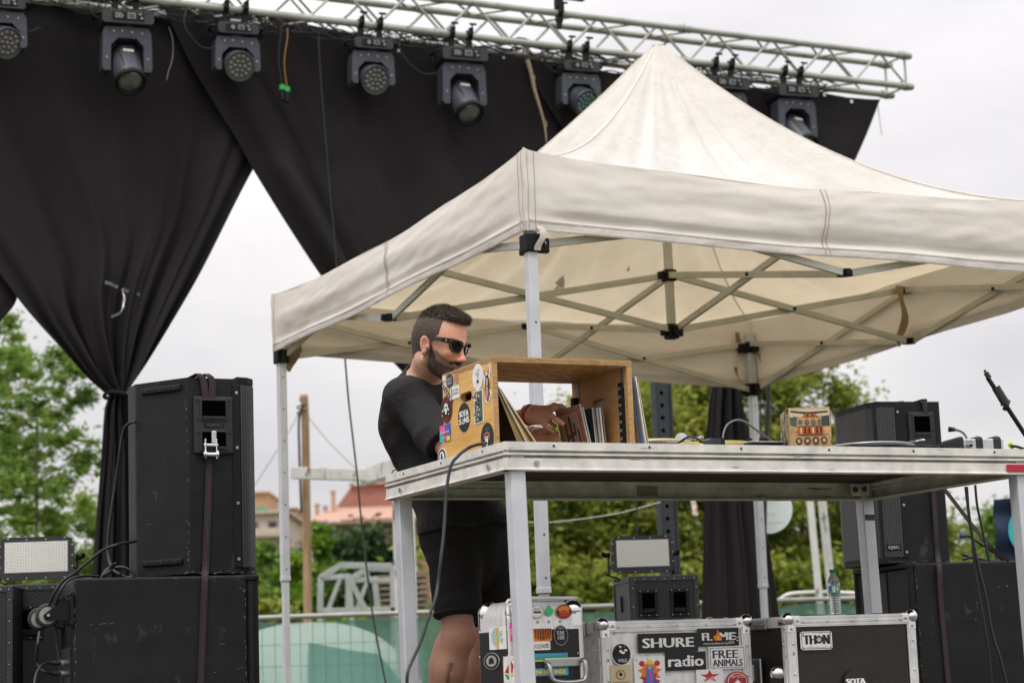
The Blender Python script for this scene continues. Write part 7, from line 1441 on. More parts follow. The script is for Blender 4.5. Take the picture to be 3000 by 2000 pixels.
# navy banner with teal disc
p = W(2960, 1640, 12.5); M4 = FM((p.x, p.y, 0), .15); t = thing('banner_flag', 'navy blue crumpled banner with a teal disc at the right border', 'banner', M4); NVY = mat_cloth('navy_banner', (.018, .035, .075), (.01, .02, .05), .1, .6, .2, bump=.3)
zt = W(2960, 1462, 12.5).z; zb_ = W(2960, 1642, 12.5).z
b = MB(M4); b.grid(40, 30, lambda u, v: Vector((-.095 + .42 * u + .015 * v, .03 * noise.noise(Vector((u * 2, v * 6, 1))) + .02 * math.sin(v * 16 + u * 3) * (1 - u), zb_ - .25 + (zt - zb_ + .25 + .02 * u) * v)), 0); o = b.build('cloth', NVY, t)
b = MB(M4); b.grid(24, 24, lambda u, v: Vector((.105 + .12 * (2 * u - 1) * math.sqrt(max(0, 1 - (2 * v - 1) ** 2)), -.040, (zt + zb_) / 2 - .01 + .14 * (2 * v - 1))), 0); b.build('teal_disc', CYN, o)
b = MB(M4); b.cyl((.33, .03, 0), (.33, .03, zt + .1), .015, n=10); b.build('pole', ALUP, t)
# lying metal truss frames beyond the fence
Y = 24; GAL = mat('galvanised', (.40, .42, .41), .5, .5, var=.1, sc_=6); t = thing('metal_trestle', 'grey metal trestle beyond the fence, left of the legs of the person', 'metal frame', W(1050, 2000, Y))
b = MB(); pts = [((938, 1792), (940, 1690), .07), ((938, 1692), (1000, 1655), .07), ((1000, 1655), (1150, 1658), .07), ((940, 1692), (1010, 1688), .06), ((1018, 1680), (1030, 1795), .07), ((958, 1795), (1002, 1680), .05), ((1022, 1690), (1068, 1780), .06), ((1068, 1660), (1080, 1700), .06), ((1075, 1700), (1160, 1698), .05), ((940, 1788), (1160, 1785), .06), ((1150, 1660), (1152, 1790), .06)]
for (a, c, w_) in pts: b.beam(W(*a, Y), W(*c, Y), w_, w_, bev=.004)
for (a, c, w_) in pts[:6]: b.beam(W(*a, Y) + Vector((.25, .9, 0)), W(*c, Y) + Vector((.25, .9, 0)), w_, w_, bev=.004)
for px in (938, 1030, 1152): p = W(px, 1792, Y); b.box((p.x, p.y, p.z / 2), (.06, .06, p.z), .004)
b.build('welded_frame', GAL, t)
t = thing('pallet_stack', 'stack of weathered wooden boards seen beside the person behind the fence', 'pallets', W(1190, 1900, 25.5)); PW_ = mat_wood('grey_board', (.12, .09, .07), (.3, .25, .2), 8, .9)
for k in range(8): p = W(1175, 1690 + 17 * k, 25.5); b = MB(); b.box((p.x, p.y, p.z), (.62, .5, .035), .004, 0, Matrix.Rotation(.05 * (k % 3 - 1), 3, 'Z')); b.build('board', PW_, t)
p = W(1175, 1690, 25.5); b = MB(); b.box((p.x, p.y + .05, (p.z) / 2 - .02), (.45, .35, p.z - .08), .01); b.build('core', PW_, t)
# sagging white line behind the table
cable('sagging_line', [W(1540, 1528, 14), W(1600, 1530, 14), (W(1700, 1520, 14)), W(1800, 1505, 14), W(1870, 1488, 14), W(1935, 1470, 14)], .0035, 'pale line sagging behind the table toward the dark tower post', None, flat('pale_line', (.5, .52, .52)))
# ================================================================== the person: implicit surfaces meshed with surface nets
def surf_nets(g, org, h):
    ins = g < 0; sx, sy, sz = g.shape
    cnt = np.zeros((sx - 1, sy - 1, sz - 1), 'f'); acc = np.zeros((3, sx - 1, sy - 1, sz - 1), 'f')
    def sl(o): return tuple(slice(o[k], g.shape[k] - 1 + o[k]) for k in range(3))
    cs = [(a, b, c) for a in (0, 1) for b in (0, 1) for c in (0, 1)]
    for i, a in enumerate(cs):
        for b in cs[i + 1:]:
            if sum(abs(a[k] - b[k]) for k in range(3)) != 1: continue
            ga, gb = g[sl(a)], g[sl(b)]; cr_ = (ga < 0) != (gb < 0); t = np.where(cr_, ga / np.where(cr_, ga - gb, 1), 0)
            cnt += cr_
            for k in range(3): acc[k] += np.where(cr_, a[k] + (b[k] - a[k]) * t, 0)
    act = cnt > 0; idx = -np.ones(act.shape, int); idx[act] = np.arange(act.sum()); ii = np.argwhere(act)
    V = ii + (acc[:, act] / cnt[act]).T; V = V * h + np.asarray(org); Fs = []
    for ax in range(3):
        o = [0, 0, 0]; o[ax] = 1; s0 = [slice(1, n - 1) for n in g.shape]; s1 = list(s0); s0[ax] = slice(0, g.shape[ax] - 1); s1[ax] = slice(1, g.shape[ax])
        A, B = ins[tuple(s0)], ins[tuple(s1)]; ch = np.argwhere(A != B)
        if not len(ch): continue
        pos = ch.copy(); u, v = [k for k in range(3) if k != ax]; pos[:, u] += 1; pos[:, v] += 1
        def cell(du, dv): q = pos.copy(); q[:, u] -= du; q[:, v] -= dv; return idx[q[:, 0], q[:, 1], q[:, 2]]
        q = np.stack([cell(1, 1), cell(0, 1), cell(0, 0), cell(1, 0)], 1); fl = A[tuple(ch.T)] ^ (ax == 1); q[~fl] = q[~fl][:, ::-1]; q = q[(q >= 0).all(1)]; Fs.append(q)
    return V, np.concatenate(Fs)
def v3(p): return np.array([p[0], p[1], p[2]], float)
def sdf(prims, h, post=None, pad=.03):
    """prims: dicts with t, geometry in metres (world), k smooth radius, op"""
    los, his = [], []
    for p in prims:
        if p['t'] == 'cap': a, b = v3(p['a']), v3(p['b']); r = max(p['ra'], p['rb']); lo, hi = np.minimum(a, b) - r, np.maximum(a, b) + r
        else:
            M = np.array(p['M']); c = M[:3, 3]; rad = np.sqrt(((M[:3, :3] * np.array(p['r'])) ** 2).sum(1)); lo, hi = c - rad, c + rad
        p['lo'], p['hi'] = lo, hi
        if p.get('op') != 'sub': los.append(lo); his.append(hi)
    lo, hi = np.min(los, 0) - pad, np.max(his, 0) + pad; n = np.ceil((hi - lo) / h).astype(int) + 1; g = np.full(n, 1.0, 'f')
    ax = [lo[k] + h * np.arange(n[k]) for k in range(3)]
    for p in prims:
        k = p.get('k', .02); e = k + 3 * h; i0 = np.clip(((p['lo'] - e - lo) / h).astype(int), 0, n); i1 = np.clip(((p['hi'] + e - lo) / h).astype(int) + 2, 0, n)
        if (i1 <= i0).any(): continue
        X, Y, Z = np.meshgrid(ax[0][i0[0]:i1[0]], ax[1][i0[1]:i1[1]], ax[2][i0[2]:i1[2]], indexing='ij'); P = np.stack([X, Y, Z], -1).astype('f')
        if p['t'] == 'cap':
            a, b = v3(p['a']), v3(p['b']); ab = b - a; L2 = max(1e-9, ab @ ab); t = np.clip(((P - a) @ ab) / L2, 0, 1); d = np.linalg.norm(P - a - t[..., None] * ab, axis=-1) - (p['ra'] + (p['rb'] - p['ra']) * t)
            if p.get('flat'):
                ln = math.sqrt(L2); d = np.maximum(d, (P - b) @ (ab / ln) + 0.0)
        else:
            Mi = np.linalg.inv(np.array(p['M'])); q = P @ Mi[:3, :3].T + Mi[:3, 3]; s = np.linalg.norm(np.array(p['M'])[:3, 0]); r = np.array(p['r']); k0 = np.linalg.norm(q / r, axis=-1); k1 = np.linalg.norm(q / r ** 2, axis=-1) + 1e-9; d = k0 * (k0 - 1) / k1 * s
        S_ = (slice(i0[0], i1[0]), slice(i0[1], i1[1]), slice(i0[2], i1[2])); G = g[S_]
        if p.get('op') == 'sub': hh_ = np.maximum(k - np.abs(G + d), 0) / k; g[S_] = np.maximum(G, -d) + hh_ * hh_ * k / 4
        else: hh_ = np.maximum(k - np.abs(G - d), 0) / k; g[S_] = np.minimum(G, d) - hh_ * hh_ * k / 4
    if post is not None: X, Y, Z = np.meshgrid(*ax, indexing='ij'); g = post(g, X, Y, Z)
    V, F = surf_nets(g, lo, h); return V, F
def cap(a, b, ra, rb, k=.03, **q): return dict(t='cap', a=a, b=b, ra=ra, rb=rb, k=k, **q)
def ell(c, r, fr=None, k=.04, **q):
    M = np.eye(4); 
    if fr is not None: M[:3, :3] = fr
    M[:3, 3] = v3(c); return dict(t='ell', M=M, r=r, k=k, **q)
fdv = Vector((.80, -.60, 0)); ldv = Vector((.60, .80, 0)); BF = np.array([[fdv.x, ldv.x, 0], [fdv.y, ldv.y, 0], [0, 0, 1.]])
def tiltf(a): c, s = math.cos(a), math.sin(a); return BF @ np.array([[c, 0, s], [0, 1, 0], [-s, 0, c]])
HS = 1.065 * .01; hf = Vector((.87, -.493, 0)); hp = R(16)
f_ = (hf * math.cos(hp) - ZZ * math.sin(hp)).normalized(); l_ = Vector((.493, .87, 0)).normalized(); u_ = f_.cross(l_) * 1.0
ro = R(-3); 
ear = W(1251, 1008, 7.05); HO = ear + l_ * (.072 * 1.065)
HM4 = np.eye(4); HM4[:3, 0] = v3(f_) * HS; HM4[:3, 1] = v3(l_) * HS; HM4[:3, 2] = v3(u_) * HS; HM4[:3, 3] = v3(HO)
def hw(x, y, z): return Vector(HM4[:3, :3] @ np.array([x, y, z]) + HM4[:3, 3])
def hell(c, r, rot=None, **q):
    M = HM4.copy(); R3 = np.eye(3) if rot is None else np.array(rot.to_3x3() if hasattr(rot, 'to_3x3') else rot); M[:3, 3] = v3(hw(*c)); M[:3, :3] = HM4[:3, :3] @ R3; q.setdefault('k', .012); return dict(t='ell', M=M, r=r, **q)
def hcap(a, b, ra, rb, k=.010, **q): return cap(hw(*a), hw(*b), ra * HS, rb * HS, k, **q)
E4 = lambda ax, a: Matrix.Rotation(R(a), 3, ax)
head = [hell((-.4, 0, 4.6), (9.0, 7.25, 8.4)), hell((3.4, 0, -.8), (5.4, 6.1, 8.0), k=.03), hcap((-1, -4.9, -5), (6.2, -1.9, -8.4), 1.9, 1.9, .025), hcap((-1, 4.9, -5), (6.2, 1.9, -8.4), 1.9, 1.9, .025), hell((7.1, 0, -8.4), (1.9, 2.3, 1.8), k=.02),
        hcap((7.9, 0, 1.6), (10.0, 0, -2.3), .62, 1.0, .012), hell((10.0, 0, -2.7), (1.35, 1.25, 1.05), k=.008), hell((9.1, 1.25, -3.0), (1.15, .75, .8), k=.006), hell((9.1, -1.25, -3.0), (1.15, .75, .8), k=.006),
        hcap((7.7, -3.9, 2.4), (8.5, -1.1, 2.5), .8, .95, .012), hcap((7.7, 3.9, 2.4), (8.5, 1.1, 2.5), .8, .95, .012), hell((6.3, -4.0, -1.2), (2.0, 1.7, 1.7), k=.015), hell((6.3, 4.0, -1.2), (2.0, 1.7, 1.7), k=.015),
        hell((8.4, 0, -5.2), (1.0, 2.3, .85), k=.010), hell((8.3, 0, -6.5), (.95, 1.9, .7), k=.005), hell((8.9, 0, -5.9), (.5, 2.1, .14), k=.003, op='sub'),
        hell((7.9, -3.1, .9), (1.5, 1.5, 1.1), k=.01, op='sub'), hell((7.9, 3.1, .9), (1.5, 1.5, 1.1), k=.01, op='sub'), hell((7.0, -3.1, .9), (1.3, 1.35, 1.2), k=.004), hell((7.0, 3.1, .9), (1.3, 1.35, 1.2), k=.004)]
for s in (-1, 1):
    head += [hell((-.6, s * 7.55, -.3), (1.9, .75, 3.1), E4('X', s * -14) @ E4('Y', -10), k=.006), hell((-.1, s * 8.25, .1), (1.15, .55, 1.9), E4('X', s * -14) @ E4('Y', -10), k=.004, op='sub'), hell((-.2, s * 7.7, -2.9), (1.0, .6, .9), k=.005), hell((.5, s * 7.6, -.8), (.5, .5, .7), k=.003)]
nk0, nk1 = hw(-2.6, 0, -4.5), W(1236, 1140, 7.30)
sR, sL = W(1192, 1165, 7.16), W(1345, 1165, 7.50); eR, eL = W(1318, 1316, 7.02), W(1450, 1345, 7.28); wR, wL = W(1522, 1222, 6.90), W(1560, 1280, 6.96)
hipc = W(1368, 1540, 7.36); kR, kL = W(1342, 1862, 7.26), W(1425, 1850, 7.50); aR, aL = W(1262, 2190, 7.36), W(1345, 2190, 7.62); aR.z = DECK + .09; aL.z = DECK + .09
hR, hL = hipc - ldv * .09 + ZZ * -.02, hipc + ldv * .09 + ZZ * -.02
body = [cap(nk0, nk1, .056, .062, .03), cap(nk1, sR, .06, .055, .05), cap(nk1, sL, .06, .055, .05), ell(W(1252, 1235, 7.34), (.105, .165, .19), tiltf(.32), .05), ell(W(1305, 1390, 7.35), (.105, .15, .17), tiltf(.25), .06), ell(hipc, (.105, .152, .10), tiltf(.1), .05),
        cap(sR, eR, .050, .040, .03), cap(eR, wR, .041, .027, .02), cap(sL, eL, .050, .040, .03), cap(eL, wL, .041, .027, .02), ell(eR.lerp(wR, .3), (.046, .046, .046), None, .03),
        cap(hR, kR, .078, .054, .05), cap(hL, kL, .078, .054, .05), cap(kR, kR.lerp(aR, .33), .054, .060, .03), cap(kR.lerp(aR, .33), aR, .060, .036, .03), cap(kL, kL.lerp(aL, .33), .054, .060, .03), cap(kL.lerp(aL, .33), aL, .060, .036, .03),
        ell(kR + fdv * .035, (.030, .034, .042), tiltf(0), .025), ell(kL + fdv * .035, (.030, .034, .042), tiltf(0), .025), ell(kR.lerp(aR, .27) - fdv * .028, (.045, .045, .11), tiltf(.0), .03), ell(kL.lerp(aL, .27) - fdv * .028, (.045, .045, .11), tiltf(.0), .03),
        cap(aR, aR + fdv * .13 - ZZ * .05, .038, .028, .03), cap(aL, aL + fdv * .13 - ZZ * .05, .038, .028, .03)]
Vb, Fb = sdf(body, .0062); Vh, Fh = sdf(head, .0028)
# hands, traced joint by joint
mm = .001
def fing(pts, Y, r0, r1):   # pts px,py[,Y]
    P = [W(p[0], p[1], p[2] if len(p) > 2 else Y) for p in pts]; n = len(P) - 1
    return [cap(P[i], P[i + 1], (r0 + (r1 - r0) * i / n) * mm, (r0 + (r1 - r0) * (i + 1) / n) * mm, .004) for i in range(n)]
Yh = 6.86
handR = [cap(W(1532, 1220, 6.90), W(1556, 1214, 6.88), .027, .027, .02), cap(W(1556, 1210, 6.89), W(1600, 1203, Yh), .024, .018, .02), cap(W(1560, 1222, 6.85), W(1604, 1222, 6.83), .023, .017, .02), cap(W(1566, 1214, 6.87), W(1602, 1213, 6.84), .025, .018, .02)]
handR += fing([(1598, 1198, 6.86), (1624, 1187, 6.86), (1645, 1190, 6.85), (1662, 1202, 6.84)], 0, 9.6, 7.4) + fing([(1600, 1205, 6.85), (1630, 1195, 6.86), (1650, 1200, 6.86), (1664, 1216, 6.86)], 0, 9.8, 7.6)
handR += fing([(1598, 1212, 6.83), (1618, 1220, 6.79), (1632, 1230, 6.765), (1648, 1240, 6.755)], 0, 10.8, 8.6) + fing([(1592, 1218, 6.83), (1606, 1230, 6.81), (1616, 1240, 6.83), (1626, 1246, 6.86)], 0, 8.6, 6.6)
handR += [cap(W(1562, 1226, 6.84), W(1588, 1234, 6.82), .017, .012, .015)] + fing([(1586, 1234, 6.82), (1601, 1250, 6.80), (1621, 1265, 6.80)], 0, 9.6, 7.4)
VhR, FhR = sdf(handR, .0016)
Yl = 6.93
handL = [cap(W(1560, 1280, 6.96), W(1575, 1278, Yl), .026, .026, .02), cap(W(1575, 1272, Yl), W(1600, 1272, 6.90), .023, .019, .02), cap(W(1575, 1288, Yl), W(1600, 1290, 6.90), .023, .019, .02)]
handL += fing([(1598, 1266, 6.90), (1614, 1262, 6.87), (1630, 1268, 6.85)], 0, 9.8, 8) + fing([(1600, 1276, 6.90), (1618, 1274, 6.86), (1632, 1279, 6.84)], 0, 9.8, 8) + fing([(1600, 1286, 6.90), (1616, 1286, 6.86), (1629, 1290, 6.84)], 0, 9.4, 7.6) + fing([(1598, 1295, 6.90), (1612, 1297, 6.87), (1622, 1299, 6.85)], 0, 8.6, 7) + fing([(1582, 1264, 6.89), (1600, 1258, 6.86), (1620, 1258, 6.84)], 0, 11, 8.4)
VhL, FhL = sdf(handL, .0018)
SK = np.array([.60, .345, .245]); 
def col_of(V, part):
    c = np.tile(SK, (len(V), 1)); V = np.asarray(V)
    if part == 'head':
        q = (V - HM4[:3, 3]) @ np.linalg.inv(HM4[:3, :3]).T; x, y, z = q.T
        face = np.clip((x - 1) / 6, 0, 1); c *= (1 + .05 * face[:, None] * np.array([1.2, -.6, -.8]))
        redn = np.exp(-((x - 10) ** 2 + y ** 2 + (z + 2.6) ** 2) / 5) + .6 * np.exp(-((x - 7) ** 2 + (abs(y) - 4) ** 2 + (z + 1.4) ** 2) / 7) + .7 * ((abs(y) > 7.3) & (abs(z) < 4)); c = c * (1 - redn[:, None] * np.array([-.05, .22, .2]))
        st = np.clip(1.3 - (z + 2.0 + np.clip(x - 3.5, 0, 5) * .62) * 1.1, 0, 1) * (x > -1.2) * (z > -11) * np.clip((x + 1.2) / 2, 0, 1); st = np.maximum(st, np.clip(1.2 - abs(z + 4.2) * 1.3, 0, 1) * (x > 7.0) * (abs(y) < 3.2))
        lip = np.exp(-((x - 9) ** 2 / 1.2 + y ** 2 / 3.2 + (z + 5.95) ** 2 / .45)); st = st * (1 - .85 * lip); c = c * (1 - .72 * st[:, None]) + np.array([.02, .014, .012]) * st[:, None]; c = c * (1 - lip[:, None] * np.array([.1, .45, .4]))
        brow = np.exp(-((z - 2.9 - .12 * abs(y)) ** 2 / .18)) * (x > 6) * (abs(y) > .9) * (abs(y) < 4.8); c *= (1 - .85 * brow[:, None])
    if part == 'body':
        # tattoo on the near shin, dark forearm tattoo, knees slightly redder
        kz = v3(kR); d = V - kz; near = (d[:, 2] < -.09) & (np.linalg.norm(d[:, :2], axis=1) < .13); w = np.array([noise.noise(Vector((p[0] * 26, p[1] * 26, p[2] * 10))) for p in V]) 
        cent = V @ v3(Vector((1, 0, 0))); lnx = W(1318, 1960, 7.2).x + (V[:, 2] - W(1318, 1960, 7.2).z) * .22; band = np.exp(-((cent - lnx) / .011) ** 2) * near * (w > -.12) * (V[:, 1] < kR.y + .02); c *= (1 - .62 * band[:, None])
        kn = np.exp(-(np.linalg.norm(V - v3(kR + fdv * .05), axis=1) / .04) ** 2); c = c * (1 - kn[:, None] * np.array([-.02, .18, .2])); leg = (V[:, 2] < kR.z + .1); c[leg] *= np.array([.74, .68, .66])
        fa = np.linalg.norm(V - v3(eR.lerp(wR, .15)), axis=1) < .09; c[fa & (w > .02)] *= .35
    if part == 'hand': c = c * np.array([.98, .9, .88])
    return np.concatenate([c, np.ones((len(V), 1))], 1)
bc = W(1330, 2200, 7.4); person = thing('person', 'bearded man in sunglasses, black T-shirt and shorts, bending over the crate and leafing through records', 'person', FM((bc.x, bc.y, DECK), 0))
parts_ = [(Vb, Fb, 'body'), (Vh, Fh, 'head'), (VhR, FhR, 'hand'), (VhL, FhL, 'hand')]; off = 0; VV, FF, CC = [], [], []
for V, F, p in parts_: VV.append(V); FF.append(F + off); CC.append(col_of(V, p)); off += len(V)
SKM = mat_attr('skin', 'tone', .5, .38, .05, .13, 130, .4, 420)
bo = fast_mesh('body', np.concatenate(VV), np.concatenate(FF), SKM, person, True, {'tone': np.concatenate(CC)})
sm_ = bo.modifiers.new('smooth', 'SMOOTH'); sm_.iterations = 2; sm_.factor = .4
# shirt
TSH = mat_cloth('black_cotton', (.024, .0235, .024), (.01, .01, .01), .02, .85, .25, bump=.5, bs=500, wr=.7)
def vnoise(X, Y, Z, s, seed, st=(1, 1, 1)):
    # cheap smooth field: sum of rotated sines
    r_ = random.Random(seed); o = 0
    for k in range(7):
        d = Vector((r_.gauss(0, 1), r_.gauss(0, 1), r_.gauss(0, 1))).normalized(); f = s * r_.uniform(.6, 1.8); o = o + np.sin((X * d.x * st[0] + Y * d.y * st[1] + Z * d.z * st[2]) * f + r_.uniform(0, 6.28) + .8 * np.sin((X * d.z + Z * d.x) * f * .7))
    return o / 7
slv = sR.lerp(eR, .90) ; slvL = sL.lerp(eL, .85)
shirt = [cap(nk1 - ZZ * .01, sR, .070, .073, .05), cap(nk1 - ZZ * .01, sL, .070, .073, .05), ell(W(1254, 1232, 7.34), (.128, .185, .205), tiltf(.32), .06), ell(W(1200, 1225, 7.30), (.065, .12, .12), tiltf(.3), .07), ell(W(1306, 1385, 7.35), (.130, .172, .185), tiltf(.25), .07), cap(W(1342, 1460, 7.36), W(1364, 1590, 7.36), .120, .135, .07),
         ell(W(1362, 1560, 7.36), (.142, .194, .17), tiltf(.06), .06),
         cap(sR + ZZ * .0, slv, .071, .078, .035, flat=1), cap(sL, slvL, .071, .082, .035, flat=1),
         cap(nk0 + ZZ * .0, nk1 + ZZ * .028, .066, .064, .006, op='sub')]
hz0 = W(1362, 1550, 7.36).z
def shp(g, X, Y, Z):
    z0 = hz0 - .006 * np.sin(X * 30 + Y * 20) - (X - hipc.x) * -.10
    low = np.exp(-((Z - (hz0 + .05)) / .12) ** 2); g = g + .008 * vnoise(X, Y, Z, 22, 3, (1, 1, 1.5)) + .007 * vnoise(X, Y, Z, 48, 8, (1, 1, .35)) * (.6 + low) + .020 * (np.abs(vnoise(X, Y, Z, 17, 31, (1, 1, 1.2))) - .2) + .003 * vnoise(X, Y, Z, 60, 13)
    g = np.maximum(g, z0 - Z); inner = np.where(Z < z0 + .03, g + .006, 1.0); return np.maximum(g, -inner)
V, F = sdf(shirt, .0056, shp); so_ = fast_mesh('t_shirt', V, F, TSH, person, True); m_ = so_.modifiers.new('s', 'SMOOTH'); m_.iterations = 2; m_.factor = .4
b = MB(); cen_ = nk1 + ZZ * .036 ; axn = (nk0 - nk1).normalized(); xx = axn.cross(ldv).normalized(); yy = axn.cross(xx)
b.tube([cen_ + xx * (.068 * math.cos(a)) + yy * (.070 * math.sin(a)) + axn * .004 * math.cos(a) for a in np.linspace(0, 6.283, 18)], .006, 8, 0, 3); b.build('collar', TSH, so_)
# shorts
SHO = mat_cloth('black_denim', (.0125, .0115, .011), (.01, .01, .01), .02, .85, .2, bump=.6, bs=350, wr=.6)
hmR, hmL = W(1343, 1806, 7.24), W(1440, 1822, 7.50)
shorts = [ell(hipc + ZZ * .0, (.122, .168, .13), tiltf(.05), .05), ell(hipc - ZZ * .10, (.095, .12, .11), tiltf(.05), .05), cap(hipc - ZZ * .1, hR.lerp(hmR, .45).lerp(hL.lerp(hmL, .45), .5), .085, .075, .04), cap(hR, hmR, .096, .084, .03, flat=1), cap(hL, hmL, .096, .084, .03, flat=1), ell(hR - fdv * .045, (.075, .085, .10), tiltf(0), .05), ell(hL - fdv * .045, (.075, .085, .10), tiltf(0), .05),
          ]
def sho(g, X, Y, Z): return g + .0045 * vnoise(X, Y, Z, 30, 21, (.6, .6, 1.6)) + .007 * (np.abs(vnoise(X, Y, Z, 20, 41, (.5, .5, 1.8))) - .2) + .003 * vnoise(X, Y, Z, 75, 25, (.5, .5, 1.4))
V, F = sdf(shorts, .0056, sho); so2 = fast_mesh('shorts', V, F, SHO, person, True); m_ = so2.modifiers.new('s', 'SMOOTH'); m_.iterations = 2; m_.factor = .4
for hm, hh_ in ((hmR, hR), (hmL, hL)):
    ax_ = (hm - hh_).normalized(); b = MB(); x_ = ax_.cross(Vector((0, 1, 0))).normalized(); y_ = ax_.cross(x_); b.tube([hm - ax_ * .012 + x_ * (.0825 * math.cos(a)) + y_ * (.0825 * math.sin(a)) for a in np.linspace(0, 6.283, 20)], .0065, 8, 0, 3); b.build('cuff', SHO, so2)
# shoes
for an in (aR, aL):
    V, F = sdf([cap(an - ZZ * .03, an + fdv * .15 - ZZ * .055, .046, .036, .02), cap(an, an - ZZ * .04, .046, .046, .02)], .006, lambda g, X, Y, Z: np.maximum(g, DECK + .001 - Z)); fast_mesh('shoe', V, F, RUB, person, True)
# hair, beard
HAIR = mat('dark_brown_hair', (.032, .022, .016), .6, var=.6, sc_=120); BRD = mat('beard_hair', (.04, .025, .019), .7, var=.6, sc_=260); HAIRL = mat('clipped_hair', (.075, .054, .043), .75, var=.5, sc_=260)
def hq(X, Y, Z): P = np.stack([X, Y, Z], -1) - HM4[:3, 3]; q = P @ np.linalg.inv(HM4[:3, :3]).T; return q[..., 0], q[..., 1], q[..., 2]
def tophair(g, X, Y, Z):
    x, y, z = hq(X, Y, Z); reg = np.maximum.reduce([(9.1 - z) - np.where(x < 0, (0 - x) * .18, 0), x - 9.6 + .06 * y ** 2]) * HS; g = g + .0016 * vnoise(X, Y, Z, 260, 5) + .001 * vnoise(X, Y, Z, 500, 6); return np.maximum(g, reg)
V, F = sdf([hell((.1, 0, 5.2), (9.3, 7.3, 8.5)), hell((5.2, 0, 10.5), (3.7, 4.8, 1.5), k=.02)], .0026, tophair); hr = fast_mesh('hair', V, F, HAIR, person, True)
def sidehair(g, X, Y, Z):
    x, y, z = hq(X, Y, Z); line = np.where(x > 3.4, 99, np.where(x > 1.0, 3.4 + np.abs(x - 2.6) * .5, np.where(x > -2.4, 2.4, -5.2 + (x + 8) * .15))); line = np.where((x > 1.0) & (x < 2.5), -1.2, line); reg = np.maximum(line - z, z - 10.4) * HS; return np.maximum(g + .0005 * vnoise(X, Y, Z, 300, 9), reg)
V, F = sdf([hell((-.4, 0, 4.5), (9.28, 7.55, 8.6)), hcap((-5.6, 0, 1), (-4.0, 0, -5), 4.3, 4.3, .03)], .0026, sidehair); shr = fast_mesh('side_hair', V, F, HAIRL, person, True)
def beardp(g, X, Y, Z):
    x, y, z = hq(X, Y, Z); up = -4.0 - np.clip(x - 3.2, 0, 4.2) * .45; up = np.where(x < 3.2, 1.0 - np.clip(x - 1, 0, 3) * 1.9, up); r1 = np.maximum(z - up, 1.0 - x)
    must = np.maximum.reduce([np.abs(z + 4.3) - .45 - .0 * y, 6.6 - x, np.abs(y) - 3.1]); lip = np.sqrt(((x - 9.2) / 1.6) ** 2 + (y / 2.0) ** 2 + ((z + 5.95) / .85) ** 2) - 1
    reg = np.maximum(np.minimum(r1, must), -lip * .8) * HS; return np.maximum(g - .0016 + .0012 * vnoise(X, Y, Z, 340, 15) + .001 * vnoise(X, Y, Z, 700, 16), reg)
import copy as _cp
V, F = sdf([_cp.deepcopy(p) for p in head[:16]], .0026, beardp); bd = fast_mesh('beard', V, F, BRD, person, True)
def strands(name, o, n, ln, lean_v, m, wv=.0007, zmin=None):
    me = o.data; vs = np.empty(len(me.vertices) * 3, 'f'); me.vertices.foreach_get('co', vs); vs = vs.reshape(-1, 3); nn = np.empty(len(me.vertices) * 3, 'f'); me.vertices.foreach_get('normal', nn); nn = nn.reshape(-1, 3); M = np.array(wm(o)); vs = vs @ M[:3, :3].T + M[:3, 3]
    i = rng.integers(0, len(vs), n); p = vs[i] + rng.normal(0, .0012, (n, 3)); d = nn[i] * .8 + rng.normal(0, .35, (n, 3)) + np.array(lean_v); d /= np.linalg.norm(d, axis=1)[:, None]; L_ = ln * (.5 + .8 * rng.random(n))[:, None]
    s = np.cross(d, rng.normal(size=(n, 3))); s /= np.linalg.norm(s, axis=1)[:, None]; V = np.stack([p - s * wv, p + s * wv, p + d * L_], 1).reshape(-1, 3); fast_mesh(name, V, np.arange(3 * n).reshape(-1, 3), m, o)
strands('strands', hr, 9000, .011, (f_ * .5 + ZZ * .35)[:], mat('hair_strand', (.085, .060, .045), .45, var=.5, sc_=200))
strands('strands', shr, 9000, .0042, (-ZZ * .5 - f_ * .3)[:], mat('clipped_strand', (.07, .05, .04), .6, var=.6, sc_=200), .0004)
strands('strands', bd, 6000, .005, (-ZZ * .5)[:], mat('beard_strand', (.06, .036, .025), .5, var=.5, sc_=200), .0005)
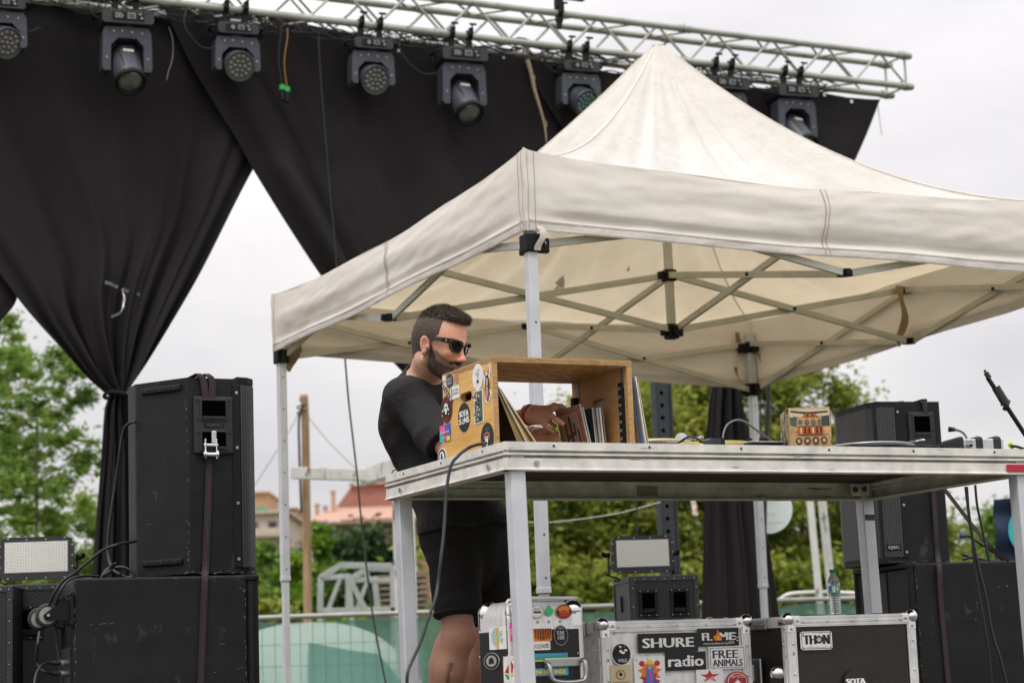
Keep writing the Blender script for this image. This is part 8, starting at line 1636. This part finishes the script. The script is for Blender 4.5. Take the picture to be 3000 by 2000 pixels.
# sunglasses
SG = thing('sunglasses_placeholder', None, None, FM(HO, 0)) if False else None
hmat = Matrix(HM4.tolist())
b = MB(hmat); LG = mat('sunglass_lens', (.004, .004, .005), .10, spec=.35, var=.05); FRMG = mat('glossy_black_frame', (.006, .006, .007), .18, var=.1, coat=.6)
def lensrim(s, k): return [(s * 3.25 + s * k * a, 1.15 + k * c) for a, c in ((-2.25, 1.65), (-.5, 1.95), (1.8, 2.0), (2.75, 1.75), (2.6, .6), (2.0, -1.0), (1.1, -1.9), (-.4, -2.1), (-1.7, -1.4), (-2.2, -.1))]
for s in (-1, 1):
    o_, i_ = lensrim(s, 1.08), lensrim(s, .84); fx = lambda y: 9.55 - .055 * y * y
    vs = [(fx(y) + d, y, z) for d in (.25, -.2) for ring in (o_, i_) for y, z in ring]; n = 10
    b.add(vs, [(k, (k + 1) % n, n + (k + 1) % n, n + k) for k in range(n)] + [(k, 2 * n + k, 2 * n + (k + 1) % n, (k + 1) % n) for k in range(n)] + [(n + k, n + (k + 1) % n, 3 * n + (k + 1) % n, 3 * n + k) for k in range(n)] + [(2 * n + k, 3 * n + k, 3 * n + (k + 1) % n, 2 * n + (k + 1) % n) for k in range(n)])
    tp_ = [(8.05, s * 6.1, 2.5), (5.5, s * 7.45, 2.45), (2, s * 7.9, 2.3), (-.9, s * 7.8, 2.0), (-2.2, s * 7.6, .8)]
    vs = []
    for (x, y, z), hh_ in zip(tp_, (.85, .75, .6, .45, .35)): vs += [(x, y - .2, z + hh_), (x, y + .2, z + hh_), (x, y + .2, z - hh_), (x, y - .2, z - hh_)]
    b.add(vs, [(4 * i + k, 4 * i + (k + 1) % 4, 4 * i + 4 + (k + 1) % 4, 4 * i + 4 + k) for i in range(4) for k in range(4)] + [(3, 2, 1, 0), (16, 17, 18, 19)])
    b.box((8.2, s * 5.95, 2.45), (.7, .6, 1.0), .1)
b.box((9.55, 0, 1.75), (.45, 2.2, .55), .1); gl = b.build('sunglasses', FRMG, person)
for s in (-1, 1):
    b = MB(hmat); i_ = lensrim(s, .88); b.add([(9.6 - .055 * y * y - .02, y, z) for y, z in i_], [list(range(10))]); b.add([(9.6 - .055 * y * y - .15, y, z) for y, z in i_], [list(range(10))]); b.build('lens', LG, gl)
b = MB(hmat)
for s in (-1, 1): b.box((6.9, s * 6.97 , 2.5), (.16, .5, .8), .0)
b.build('hinge_mark', CHR, gl)
Mt = hmat @ Matrix.Translation((5.6, -7.72, 2.45)) @ Matrix.Rotation(R(-25), 4, 'Z') @ Matrix.Rotation(math.pi / 2, 4, 'X'); sticker(gl, Mt @ Matrix.Scale(1, 4), 1.4, .4, 'rect', FRMG, [('t', 'XGUDF', 0, 0, 1.8, 1.4, flat('temple_print', (.4, .4, .4)))], name='temple_lettering', th=.02) if False else None
# wristbands
RB = mat('red_rubber_band', (.50, .02, .03), .4, var=.08)
d_ = (W(1556, 1214, 6.88) - W(1532, 1220, 6.90)).normalized()
for (c_, w_, r_, m_, par, nm) in ((W(1551, 1215, 6.885), .018, .0365, RB, person, 'wristband'), (W(1563, 1276, 6.95), .010, .0315, RB, person, 'wristband'), (W(1554, 1277, 6.955), .012, .0315, mat('navy_band', (.02, .03, .09), .5), person, 'wristband')):
    b = MB(); b.cyl(c_ - d_ * w_ / 2, c_ + d_ * w_ / 2, r_, n=26, caps=False); b.cyl(c_ - d_ * w_ / 2, c_ + d_ * w_ / 2, r_ - .002, n=26, caps=False); b.build(nm, m_, par)
